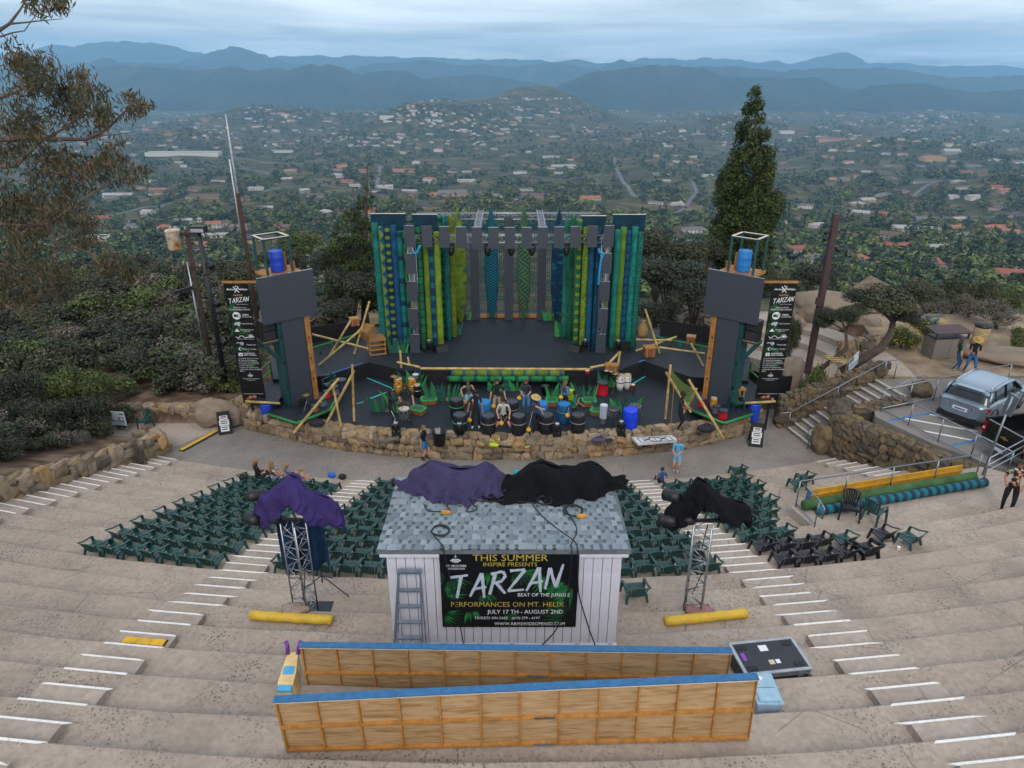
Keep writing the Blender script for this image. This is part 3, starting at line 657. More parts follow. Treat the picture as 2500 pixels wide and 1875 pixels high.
def boulder(label,loc,size,rz=0,kind='l',seed=1,sub=2):
 bm=bmesh.new();bmesh.ops.create_icosphere(bm,subdivisions=4,radius=.5);r=random.Random(seed);o=Vector((r.uniform(0,50),r.uniform(0,50),r.uniform(0,50)))
 from mathutils import noise
 for v in bm.verts:
  n=noise.fractal(v.co*2.4+o,.8,2.0,6);k=noise.cell_vector(v.co*2.6+o);v.co*=1+.26*n+.09*k.x
  v.co.z=max(v.co.z,-.38)
 me=bpy.data.meshes.new('boulder');bm.to_mesh(me);bm.free();me.materials.append(ROCKS[kind][0].materials[0]);me.polygons.foreach_set('use_smooth',[True]*len(me.polygons))
 o=link('boulder',me,None,(loc[0],loc[1],loc[2]+size[2]*.36),(0,0,rz),size);return tag(o,label, 'boulder')
FW=[(-12.3,28.95),(-11.2,28.45),(-10.15,28.04),(-8.6,27.4),(-7.14,26.9),(-5.3,26.5),(-3.5,26.27),(-1.7,26.17),(0,26.15),(1.8,26.2),(3.52,26.35),(5.4,26.6),(7.14,26.95),(8.7,27.5),(10.21,28.2),(11.5,29.2)]
stone_wall('long low curved rubble wall along the front of the stage',FW,[-.9]*len(FW),[.06+.05*math.sin(i*1.3)for i in range(len(FW))],.62,.44,.29, 's',2)
LW=[(-16.3,27.75),(-15.15,27.2),(-14.95,26.7),(-15.3,25.4),(-15.62,24.3),(-15.86,22.7),(-16.04,20.5),(-16.3,18.6),(-16.7,16.2)]
LB=[-.9,-.9,-.9,-.55,-.25,.3,1.0,1.65,2.4]
stone_wall('left rubble planter wall of large stones climbing beside the far left stairway',LW,LB,[-.3,-.15,-.05,.2,.5,1.02,1.75,2.35,3.1],.55,.62,.4, 's',3,side=-1)
stone_wall('low rubble wall behind the green chair at the end of the left path',[(-21,29.9),(-18,29.85),(-15.6,29.75),(-14.2,29.6)],[-.9]*4,[-.2,-.22,-.2,-.05],.5,.42,.27, 's',4)
stone_wall('rough stone pile wall between the left boulder and the left banner',[(-12.95,29.5),(-12.2,29.2),(-11.6,29.9)],[-.9,-.9,-.6],[.3,.35,.4],.7,.45,.32, 's',14)
for i,(px,py,sz,lab)in enumerate([(520,1040,(1.7,1.3,1.45), 'big pale boulder at the end of the left path wall'),(562,1042,(1.2,1.1,1.25), 'pale boulder right beside the biggest left boulder'),(625,1030,(1.35,1.0,1.0), 'tan boulder at the left end of the stage wall')]):
 p=PZ(px,py,-.9);boulder(lab,(p.x,p.y+.3,-.9),sz,.5*i, 'l',5+i)
LOT_Z=1.2
ST0,ST1=Vector((12.9,27.95,0)),Vector((17.35,29.0,0))
def build_right_stairs():
 d=(ST1-ST0).normalized();nrm=Vector((-d.y,d.x,0));n=13;L=(ST1-ST0).length/n
 t=thing('stone_stairs', 'concrete stairs with pale nosings climbing right from the pit to the car park', 'stairs',(ST0.x,ST0.y,-.9))
 for k in range(n):
  a=ST0+d*(L*k);z=-.9+(k+1)*(LOT_Z+.9)/n;w=.95
  o=[a-nrm*w,a+d*(L+.3)-nrm*w,a+d*(L+.3)+nrm*w,a+nrm*w]
  MB().hexa([(q.x,q.y,z-.5)for q in o],[(q.x,q.y,z)for q in o]).obj('step',CONC3,t)
  o=[a-nrm*w-d*.012,a+d*.07-nrm*w,a+d*.07+nrm*w,a+nrm*w-d*.012]
  MB().hexa([(q.x,q.y,z-.05)for q in o],[(q.x,q.y,z+.006)for q in o]).obj('nosing',M('nosing_paint',hx('b9b6b0'),.8,dirt=hx('8c857c')),t)
build_right_stairs()
stone_wall('tall lichened rubble wall holding up the car park on the right',[(17.0,27.75),(14.6,27.0),(13.55,26.75),(13.75,26.0),(14.5,24.4),(15.6,22.5),(16.7,21.2),(18.2,20.2)],[.6,-.6,-.9,-.85,-.35,.35,.9,1.2],[1.3,1.25,.9,1.1,1.22,1.25,1.3,1.55],.6,.42,.3, 'd',6)
stone_wall('rubble wall along the far side of the right stairs',[(12.3,29.1),(13.6,29.2),(15.2,29.55),(16.8,29.95),(17.5,30.3)],[-.9,-.7,0,.7,1.1],[.5,.9,1.35,1.65,1.75],.55,.36,.27, 'd',8)
stone_wall('short rubble planter wall below the yellow flowers',[(16.6,33.2),(17.5,33.2),(18.6,33.6),(19.6,34.2)],[1.0]*4,[1.6,1.75,1.8,1.7],.5,.5,.4, 's',9)
p=PZ(1925,985,-.6);boulder('tall upright boulder with a white rope at the foot of the right banner',(p.x,p.y+.5,-.9),(1.45,1.1,3.0),.3, 'l',21)
p=PZ(2040,1090,-.9);boulder('grey boulder at the foot of the right stairs',(13.5,26.9,-.9),(1.1,1.0,1.5),1.1, 'd',23)
boulder('grey boulder on top of the wall beside the right stairs',(14.1,27.15,.6),(1.25,.9,.95),.7, 'd',25)
p=PZ(2245,965,LOT_Z);boulder('small brown boulder at the head of the right stairs',(p.x,p.y,LOT_Z),(.95,.8,.8),.2, 'd',27)
boulder('long flat grey rock at the right edge of the terrace',(24.6,32.0,1.1),(4.2,1.6,.85),-.35, 'l',29)
for i,(x,y,s,lab)in enumerate([(18.0,38.8,(4.4,2.6,2.3), 'large pale rock outcrop behind the curved concrete steps'),(15.6,37.6,(2.2,1.5,1.1), 'pale rock left of the large outcrop'),(20.2,38.2,(1.9,1.2,.9), 'pale rock right of the large outcrop')]):boulder(lab,(x,y,.8),s,i, 'l',31+i)
def build_lot():
 m,nt,b=newmat('old_asphalt');setin(b, 'Roughness',.95);n1=tex(nt, 'ShaderNodeTexNoise',.5,detail=6);n2=tex(nt, 'ShaderNodeTexNoise',60.,detail=3)
 c=ramp(nt,n1.outputs['Fac'],[(.3,hx('6c6865')),(.7,hx('837d78'))]);c=mixc(nt,.5,c,ramp(nt,n2.outputs['Fac'],[(.3,(.7,.7,.7)),(.7,(1.25,1.25,1.25))]), 'MULTIPLY');nt.links.new(c,b.inputs['Base Color'])
 poly=[(15.3,26.9),(15.0,26.0),(16.1,23.7),(17.6,21.7),(19.2,20.6),(46,17),(46,30.5),(17.4,29.9),(17.9,28.0)]
 struct(MB().prism(poly,.2,LOT_Z).obj('parking_lot',m))
 dirt=M('packed_dirt',hx('85745f'),.95,var=.4,scale=.9,bmp=.8,bscale=14,dirt=hx('5c5142'))
 struct(MB().prism([(17.3,30.15),(46,30.7),(46,39.5),(20.2,39.5),(19.4,36),(18.8,33.2),(18.0,31.6)],.3,LOT_Z-.012).obj('dirt_terrace',dirt))
 blue=M('blue_line_paint',hx('2f72a8'),.8,var=.15,dirt=hx('5a6a78'));wl=WHITE_PAINT
 def line(a,b_,w,m_,nm,lab):
  A=PZ(a[0],a[1],LOT_Z);B=PZ(b_[0],b_[1],LOT_Z);o=MB().bar(A+Vector((0,0,.0)),B+Vector((0,0,.0)),w,.012).obj(nm,m_);struct(o)
 line((2170,1027),(2300,1004),.13,blue, 'lot_line', '');line((2322,1087),(2395,1073),.13,blue, 'lot_line', '')
 line((2205,1021),(2385,1053),.1,wl, 'lot_line', '');line((2270,1012),(2330,1024),.1,wl, 'lot_line', '');line((2255,1052),(2380,1076),.1,wl, 'lot_line', '')
build_lot()
def mini_steps():
 t=thing('curved_steps', 'curved concrete seating steps beyond the right tower under the oak', 'steps',(13.5,33.5,.2));c=Vector((10.6,32.2,0))
 for k in range(4):
  R0=3.4+k*1.25;z=.3+k*.3;b=MB();N=26;vs=[]
  for i in range(N+1):
   a=math.radians(-14+92*i/N);e=Vector((math.cos(a),math.sin(a),0));p,q=c+e*R0,c+e*(R0+1.3)
   vs+=[(p.x,p.y,z-.7),(p.x,p.y,z),(q.x,q.y,z),(q.x,q.y,z-.7)]
  b.add(vs,[(i*4+j,(i+1)*4+j,(i+1)*4+(j+1)%4,i*4+(j+1)%4)for i in range(N)for j in range(4)]+[(0,1,2,3),(N*4+3,N*4+2,N*4+1,N*4)]);b.obj('step',CONC2,t)
mini_steps()
SLAB_Z=1.62
def build_slab():
 q=[PZ(1992,1292,SLAB_Z),PZ(1932,1240,SLAB_Z),PZ(1990,1195,SLAB_Z),PZ(2395,1140,SLAB_Z),PZ(2560,1180,SLAB_Z),PZ(2520,1240,SLAB_Z),PZ(2440,1226,SLAB_Z)]
 poly=[(p.x,p.y)for p in q]
 if sum(a[0]*b[1]-b[0]*a[1]for a,b in zip(poly,poly[1:]+poly[:1]))<0:poly=poly[::-1]
 struct(MB().prism(poly,-.5,SLAB_Z+.012).obj('viewing_platform',CONC2))
build_slab()
GALV=M('galvanised_pipe',hx('8d949b'),.38,.85,var=.15,scale=20)
def railing(label,runs,posts,r=.024):
 o=runs[0][0];t=thing('handrail',label, 'railing',(o[0],o[1],min(b[2]for a,b in posts)))
 for q in runs:MB().tube(q,r,8).obj('rail',GALV,t,smooth=True)
 for a,b in posts:MB().tube([a,b],r*.9,8).obj('post',GALV,t,smooth=True)
 return t
def up(p,z):return Vector((p.x,p.y,p.z+z))
def build_rails():
 A=PZ(2150,1005,LOT_Z);B=PZ(2455,1165,LOT_Z);n=5;P=[A.lerp(B,k/(n-1))for k in range(n)]
 railing('long galvanised railing on the edge of the car park',[[up(A,1.0),up(B,1.0)],[up(A,.12),up(B,.12)]],[(up(p,1.0),p)for p in P])
 C=PZ(2440,948,LOT_Z);C=Vector((22.4,29.2,LOT_Z));n=6;P=[A.lerp(C,k/(n-1))for k in range(1,n)]
 railing('galvanised railing behind the silver car',[[up(A,1.03),up(C,1.03),up(C,0),],[up(A,.15),up(C,.15)]],[(up(p,1.03),p)for p in P])
 d=(ST1-ST0).normalized();nrm=Vector((-d.y,d.x,0));L=(ST1-ST0).length
 def zz(s):return-.9+(LOT_Z+.9)*min(1,max(0,s/L))
 a=[ST0+d*s+nrm*.9+Vector((0,0,zz(s)+.92))for s in(-.5,0,L*.5,L,L+.6)]
 railing('galvanised handrail on the far side of the right stairs',[a],[(p,p-Vector((0,0,.95)))for p in a[1:]])
 a=[ST0+d*s-nrm*.85+Vector((0,0,zz(s)+.9))for s in(-.15,L*.3)]
 railing('short looped galvanised handrail at the foot of the right stairs',[[a[1],a[0],a[0]+d*-.25+Vector((0,0,-.25)),a[0]+Vector((0,0,-.5))]],[(a[0],a[0]-Vector((0,0,.95))),(a[1],a[1]-Vector((0,0,.95)))])
 a=[ST0+d*s-nrm*.9+Vector((0,0,zz(s)+.9))for s in(L*.75,L,L+.5)]
 railing('short galvanised handrail at the head of the right stairs',[a+[a[-1]-Vector((0,0,.5))]],[(a[1],a[1]-Vector((0,0,.9))),(a[2],a[2]-Vector((0,0,.9)))])
 q=[PZ(1988,1287,SLAB_Z),PZ(1942,1238,SLAB_Z),PZ(2380,1168,SLAB_Z)];e=Vector((0,0,.95));P=[q[1].lerp(q[2],k/4)for k in range(1,5)]
 f=q[0]+(q[0]-q[1]).normalized()*.28
 railing('galvanised railing round the platform with the painted tubes',[[up(q[0],.45),up(f,.5),up(f,.85),up(q[0],.95),up(q[1],.95),up(q[2],.95)],[up(q[0],.12),up(q[1],.12)]],[(p+e,p)for p in q[:2]+P])
 s=PZ(2398,1180,SLAB_Z);w=PZ(2500,1150,1.2)
 railing('short triple galvanised rail by the sign post at the right',[[up(s,h),Vector((w.x,w.y,SLAB_Z+h+.12))]for h in(.45,.7,.98)],[(up(s,.98),s),(Vector((w.x,w.y,SLAB_Z+1.1)),Vector((w.x,w.y,1.2)))])
build_rails()
# CHAIRS
GREEN_PL=M('green_resin',hx('17423e'),.4,var=.3,scale=5,spec=.5,dirt=hx('2c5450'))
BLACK_PL=M('black_resin',hx('1c1a22'),.38,var=.2,scale=5,spec=.5,dirt=hx('35323a'))
def chair_meshes(mat,tall=False):
 out=[];W=.27;sh=.21 if not tall else .43;bt=.56 if not tall else .92;yb=-.24;lean=.2 if not tall else .12
 b=MB()
 xs=[-W,-.15,-.135,-.01,.01,.135,.15,W]
 for i in range(len(xs)-1):
  if i in(1,3,5):
   for y0,y1 in((-.25,-.16),(.16,.26)):b.box(xs[i],xs[i+1],y0,y1,sh-.028+(.03 if y0>0 else 0),sh+(.03 if y0>0 else 0));continue
  else:
   b.hexa([(xs[i],-.25,sh-.05),(xs[i+1],-.25,sh-.05),(xs[i+1],.26,sh+.0),(xs[i],.26,sh+.0)],[(xs[i],-.25,sh-.02),(xs[i+1],-.25,sh-.02),(xs[i+1],.26,sh+.035),(xs[i],.26,sh+.035)])
 b.box(-W,W,.262,.285,sh-.05,sh+.03);out.append(('seat',b))
 b=MB()
 def pt(u,v):
  w=W*(.8+.36*v);c=.06*(1-u*u);return Vector((u*w,yb-lean*v-c,sh-.03+(bt-sh+.03)*v-(.07*u*u if v>.9 else 0)))
 def strip(u0,u1,v0,v1,n=4,th=.018):
  A=[pt(u0,v0+(v1-v0)*k/n)for k in range(n+1)];B=[pt(u1,v0+(v1-v0)*k/n)for k in range(n+1)];t=Vector((0,-th,0))
  vs=[]
  for a_,b_ in zip(A,B):vs+=[a_,b_,b_+t,a_+t]
  b.add(vs,[(i*4+j,i*4+(j+1)%4,(i+1)*4+(j+1)%4,(i+1)*4+j)for i in range(n)for j in range(4)]+[(3,2,1,0),(n*4,n*4+1,n*4+2,n*4+3)])
 for u0,u1 in((-1,-.8),(.8,1)):strip(u0,u1,0,1)
 for u in(-.56,-.28,0,.28,.56):strip(u-.105,u+.105,.1,.9,3)
 for k in range(6):u0=-1+k/3;strip(u0,u0+1/3,.88,1.0,1,.03)
 for k in range(4):u0=-.8+k*.4;strip(u0,u0+.4,0,.14,1,.022)
 out.append(('backrest',b))
 for s in(-1,1):
  b=MB();x=s*(W+.035);az=sh+(.17 if not tall else .22);p=pt(s,.82 if not tall else .6)
  pts=[Vector((p.x,p.y,p.z)),Vector((x,-.12,az+.03)),Vector((x,.1,az+.015)),Vector((x+s*.01,.24,az-.01))]
  for a_,c_ in zip(pts[:-1],pts[1:]):b.bar(a_,c_+(c_-a_).normalized()*.01,.055,.026)
  out.append(('arm',b))
 for s in(-1,1):
  b=MB();x=s*(W+.035);b.hexa([(x+s*.03-.028,.26,0),(x+s*.03+.028,.26,0),(x+s*.03+.028,.33,0),(x+s*.03-.028,.33,0)],[(x-.03,.17,sh+.16),(x+.03,.17,sh+.16),(x+.03,.265,sh+.15),(x-.03,.265,sh+.15)]);out.append(('leg',b))
  b=MB();x=s*(W-.02);b.hexa([(x+s*.04-.025,-.36,0),(x+s*.04+.025,-.36,0),(x+s*.04+.025,-.29,0),(x+s*.04-.025,-.29,0)],[(x-.035,-.27,sh+.02),(x+.035,-.27,sh+.02),(x+.035,-.19,sh),(x-.035,-.19,sh)]);out.append(('leg',b))
 return[(n,q.mesh(n,mat))for n,q in out]
CH_G,CH_B=chair_meshes(GREEN_PL),chair_meshes(BLACK_PL);CH_GT,CH_BT=chair_meshes(GREEN_PL,True),chair_meshes(BLACK_PL,True)
def chair(parts,loc,rz,label,group=None,tilt=0):
 t=thing('resin_chair',label, 'chair',loc,rz,group);t.rotation_euler=(tilt,0,rz);t.scale=(.86,.72,.95)
 for n,me in parts:link(n,me,t)
 return t
ORD=['first', 'second', 'third', 'fourth', 'fifth', 'sixth', 'seventh', 'eighth', 'ninth', 'tenth', 'eleventh', 'twelfth', 'thirteenth', 'fourteenth', 'fifteenth', 'sixteenth', 'seventeenth', 'eighteenth']
def chair_row(n,th_start,count,sgn,block,rowname,skip=None,parts=None,colour='green',sp=.565,jit=.02):
 R=TR(n)+.46
 for k in range(count):
  th=th_start+sgn*(k+.5)*sp/R;x,y,z=arc_pt(R+random.uniform(-.05,.05),th,TZ(n)+.014)
  if n<-14:z=-.898
  if skip and skip(x,y,z):continue
  yaw=math.atan2(-(x+.4)*.8,34-y)
  chair(parts or CH_G,(x,y,z),-yaw*.7+random.gauss(0,.06), f"{colour} plastic chair, {ORD[k]} from the {block[1]}, {rowname} row, {block[0]} block",block[0]+' block chairs')
def hidden(x,y,z):
 px,py=PIX((x,y,z+.4));return 985<px<1490 and py>1165
def fix_yaw():pass
for i,n in enumerate(range(-13,-4)):
 row=ORD[i];chair_row(n,D(-7.15),7,-1,('left', 'left stairway'),row)
for i,n in enumerate(range(-14,-4)):
 row=ORD[i];k=9 if n>-13 else 8
 chair_row(n,D(-5.75),k,1,('centre left', 'left stairway'),row,hidden);chair_row(n,D(5.75),k-1,-1,('centre right', 'right stairway'),row,hidden)
for i,(n,c)in enumerate(((-13,6),(-12,6),(-11,5),(-10,5),(-9,4),(-8,3),(-7,3))):
 chair_row(n,D(7.2),c,1,('right', 'right stairway'),ORD[i])
chair_row(-6,D(7.2),4,1,('far right', 'right stairway'), 'upper',parts=CH_B,colour='black');chair_row(-5,D(7.25),4,1,('far right', 'right stairway'), 'lower',parts=CH_B,colour='black')
def px_chair(px,py,parts,rz,lab,z=None,group=None):
 p=on_tiers(px,py)if z is None else PZ(px,py,z);z0=p.z if z is not None else tier_z(p.x,p.y)+.014
 return chair(parts,(p.x,p.y,z0),rz,lab,group)
px_chair(2055,1332,CH_G,.35, 'green plastic chair at the right end of the upper black chair row')
px_chair(2150,1318,CH_B,.45, 'single black plastic chair behind the stacked black chairs')
px_chair(2215,1328,CH_G,.55, 'green plastic chair alone beside a white paper cup')
p=on_tiers(2108,1360)
for k in range(3):chair(CH_B,(p.x,p.y-.02*k,tier_z(p.x,p.y)+.014+.05*k),.3,('bottom', 'middle', 'top')[k]+' black plastic chair of the low stack right of the black rows', 'stacked black chairs')
px_chair(1962,1178,CH_G,.35, 'green plastic chair apart on the right terraces, front one of two');px_chair(1945,1192,CH_G,.3, 'green plastic chair apart on the right terraces, rear one of two')
px_chair(1800,1160,CH_G,.25, 'green plastic chair standing in front of the right block near the pit')
px_chair(1548,1458,CH_G,.12, 'green plastic chair alone behind the centre rows right of the booth')
p=PZ(358,1045,-.893);chair(CH_GT,(p.x,p.y,-.893),PI-.25, 'high backed green plastic chair at the end of the left path')
p=PZ(2070,1265,SLAB_Z);chair(CH_BT,(p.x,p.y,SLAB_Z+.014),PI-.35, 'high backed black plastic chair facing out on the platform')
p=PZ(2130,1273,SLAB_Z);chair(CH_GT,(p.x,p.y,SLAB_Z+.014),-1.0, 'high backed green plastic chair beside the black one on the platform')
p=on_tiers(2192,1345);tag(MB().lathe([(.028,0),(.042,.1),(.044,.1),(.044,.115),(.03,.12)],12,(p.x,p.y,tier_z(p.x,p.y)+.014)).obj('paper_cup',M('white_paper',hx('e2e0da'),.6)), 'white paper cup with lid on the ground by the lone green chair', 'cup')
# LETTERING
class Sheet:
 def __init__(s,O,U,V,parent):
  s.O,s.U,s.V,s.p=Vector(O),Vector(U),Vector(V),parent;s.n=s.V.cross(s.U).normalized();s.off=world_loc(parent)
  if s.n.dot(Vector((0,0,CH))-s.O)<0:s.n=-s.n
 def at(s,u,v,lift=.004):return s.O+s.U*u+s.V*v+s.n*lift-s.off
 def text(s,u0,u1,v0,v1,txt,mat,bold=0.0,shear=0.0,lift=.006,name='lettering'):
  cu=bpy.data.curves.new('lettering', 'FONT');cu.body=txt;cu.offset=bold;cu.shear=shear;cu.resolution_u=2
  o=bpy.data.objects.new('lettering',cu);me=bpy.data.meshes.new_from_object(o)
  bpy.data.objects.remove(o);bpy.data.curves.remove(cu)
  n=len(me.vertices);co=np.zeros(n*3);me.vertices.foreach_get('co',co);co=co.reshape(-1,3);a,b=co.min(0),co.max(0)
  for i,v in enumerate(me.vertices):
   uu=u0+(u1-u0)*(co[i,0]-a[0])/(b[0]-a[0]);vv=v1-(v1-v0)*(co[i,1]-a[1])/max(1e-6,b[1]-a[1]);v.co=s.at(uu,vv,lift)
  me.materials.clear();me.materials.append(mat);return stuff(link(name,me,s.p))
 def poly(s,polys,mat,lift=.004,name='print'):
  b=MB()
  for q in polys:b.add([s.at(u,v,lift+.0006*random.random())for u,v in q],[tuple(range(len(q)))])
  return b.obj(name,mat,s.p,local=True)
 def rect(s,u0,u1,v0,v1,mat,lift=.004,name='print'):return s.poly([[(u0,v0),(u1,v0),(u1,v1),(u0,v1)]],mat,lift,name)
 def line(s,pts,w,mat,lift=.005,name='print',asp=None):
  asp=asp or s.U.length/s.V.length;q=[]
  for(a,b),(c,d)in zip(pts[:-1],pts[1:]):
   dx,dy=c-a,(d-b)/asp;l=math.hypot(dx,dy)or 1;nx,ny=-dy/l*w/2,dx/l*w/2*asp
   q.append([(a+nx,b+ny),(c+nx,d+ny),(c-nx,d-ny),(a-nx,b-ny)])
  return s.poly(q,mat,lift,name)
 def brush(s,u0,u1,v0,v1,slope,mat,lift=.0065,seed=3):
  G={'T':[[(.0,.10),(1.0,.0)],[(.62,.04),(.32,1.0)]], 'A':[[(.72,.0),(.0,1.0)],[(.72,.0),(.82,1.05)],[(.2,.68),(.95,.58)]], 'R':[[(.42,.05),(.05,1.0)],[(.15,.12),(.8,.0),(.98,.18),(.75,.42),(.25,.52)],[(.45,.5),(.95,.95)]], 'Z':[[(.15,.06),(1.0,.0)],[(1.0,.02),(.02,.92)],[(.02,.92),(.95,.86)]], 'N':[[(.25,.1),(.0,1.0)],[(.25,.1),(.6,.92)],[(.6,.92),(1.0,-.06)]]}
  r=random.Random(seed);q=[];word='TARZAN';cw=(u1-u0)/6.15;asp=s.U.length/s.V.length
  for i,c in enumerate(word):
   x0=u0+i*cw*1.03;y0=v0-slope*i/5;hh=(v1-v0)
   for st in G[c]:
    for(a,b),(c2,d)in zip(st[:-1],st[1:]):
     N=7;w=cw*.20
     A=(x0+a*cw*.95,y0+b*hh);B=(x0+c2*cw*.95,y0+d*hh);dx,dy=B[0]-A[0],(B[1]-A[1])/asp;l=math.hypot(dx,dy)or 1;nx,ny=-dy/l,dx/l*asp
     L_,R_=[],[]
     for k in range(N+1):
      f=k/N;ww=w/2*(1-.25*f)*r.uniform(.82,1.1);X=A[0]+(B[0]-A[0])*f;Y=A[1]+(B[1]-A[1])*f;j=r.uniform(-.1,.1)*w if k in(0,N)else 0
      L_.append((X+nx*ww+j,Y+ny*ww));R_.append((X-nx*ww-j,Y-ny*ww))
     for k in range(N):q.append([L_[k],L_[k+1],R_[k+1],R_[k]])
  return stuff(s.poly(q,mat,lift, 'lettering'))
 def fronds(s,specs,mats,seed=5,lift=.003):
  r=random.Random(seed);asp=s.U.length/s.V.length;Q=[[]for _ in mats]
  for u,v,a,ln,cnt,spd in specs:
   for k in range(cnt):
    f=k/max(1,cnt-1);aa=math.radians(a+(f-.5)*spd);bu,bv=u+f*ln*.5*math.cos(math.radians(a+90)),v+f*ln*.5*asp*math.sin(math.radians(a+90))
    l=ln*r.uniform(.6,1.1);w=ln*.07*r.uniform(.6,1.3);dx,dy=math.cos(aa),math.sin(aa)
    P=lambda t,o:(min(.995,max(.005,bu+dx*l*t-dy*w*o)),min(.99,max(.01,bv+(dy*l*t+dx*w*o)*asp)))
    Q[r.randrange(len(mats))].append([P(0,0),P(.35,1),P(1,0),P(.35,-1)])
  for q,m in zip(Q,mats):
   if q:stuff(s.poly(q,m,lift, 'leaf_print'))
INK_W=M('white_ink',hx('d6dade'),.6,var=.05);INK_S=M('silver_ink',hx('aab4c2'),.6,var=.12,scale=14);INK_G=M('gold_ink',hx('a8953a'),.6,var=.1);INK_K=M('black_ink',hx('15161a'),.6)
INK_L1=M('bright_green_ink',hx('1a7030'),.6,var=.3);INK_L2=M('dark_green_ink',hx('0d3a1e'),.6,var=.3);INK_L3=M('mid_green_ink',hx('14592a'),.6,var=.3)
VINYL=M('black_vinyl',hx('0c0e10'),.42,var=.25,scale=3,spec=.4)
CLOTHM={}
def quilt(name,col,col2=None,sc=55.):
 m,nt,b=newmat(name);setin(b, 'Roughness',.95);setin(b, 'Specular IOR Level',.15)
 n=tex(nt, 'ShaderNodeTexNoise',3.2,detail=6);w=tex(nt, 'ShaderNodeTexWave',sc,detail=1);w.inputs['Distortion'].default_value=3.
 c=ramp(nt,n.outputs['Fac'],[(.35,tuple(x*.72 for x in col)),(.6,col),(.75,col2 or tuple(x*1.2 for x in col))])
 c=mixc(nt,.35,c,ramp(nt,w.outputs['Fac'],[(.2,(.55,.55,.55)),(.8,(1.15,1.15,1.15))]), 'MULTIPLY');nt.links.new(c,b.inputs['Base Color']);bump(nt,b,w.outputs['Fac'],.5,.006);return m
Q_PURPLE=quilt('purple_quilt',hx('40356b'));Q_FADED=quilt('faded_quilt',hx('443f60'),hx('1f3052'));Q_BLACK=quilt('black_quilt',hx('15161a'));Q_BLUE=quilt('blue_quilt',hx('1d3a5c'))
def drape(label,ridge_,half,drop,mat,seed,folds=9,flare=.25,amp=.09,floor=None,cat='blanket',name='moving_blanket'):
 r=random.Random(seed);R=[Vector(p)for p in ridge_];N,K=150,18;vs=[];ph=[r.uniform(0,6.28)for _ in range(4)]
 def rd(t):
  t=min(.9999,max(0,t))*(len(R)-1);i=int(t);return R[i].lerp(R[i+1],t-i)
 ax=(R[-1]-R[0]);ax.z=0;L=ax.length;ax.normalize();nr=Vector((-ax.y,ax.x,0));c0=R[0]
 for k in range(K+1):
  v=k/K
  for i in range(N):
   a=2*PI*i/N;p=rd((1-math.cos(a))/2*1.0);ca,sa=-math.cos(a),math.sin(a)
   out=nr*sa*half+ax*(ca*abs(ca)**3)*half*.9
   f=math.sin(folds*a+ph[0]+1.3*math.sin(2*a+ph[1]))*.6+math.sin((folds*2+1)*a+ph[2])*.25+math.sin(3*a+ph[3])*.5
   q=p+out*(math.sqrt(v)*(1+flare*v))+(nr*sa+ax*ca)*(amp*f*v**1.4)
   q.z=p.z-drop*(v**1.55)*(1+.22*math.sin(2.3*a+ph[3])+.1*math.sin(7*a+ph[2]))+.02*math.sin(5*a+9*v)
   if floor is not None and q.z<floor+.015:q+=(nr*sa+ax*ca)*(floor+.015-q.z)*.5;q.z=floor+.015+.012*(1+math.sin(17*a+5*v))
   q+=Vector((math.sin(q.z*23+q.x*9+ph[0]),math.sin(q.x*17+q.z*11+ph[1]),math.sin(q.x*21+q.y*19)))*(.018*v+.006)+(nr*sa+ax*ca)*(.03*v*math.sin(31*a+6*math.sin(4*v+ph[2])))
   vs.append(q)
 fs=[(k*N+i,k*N+(i+1)%N,(k+1)*N+(i+1)%N,(k+1)*N+i)for k in range(K)for i in range(N)]
 b=MB();b.add(vs,fs);o=b.obj(name,mat,None,smooth=True);md=o.modifiers.new('thick', 'SOLIDIFY');md.thickness=.012;return tag(o,label,cat)
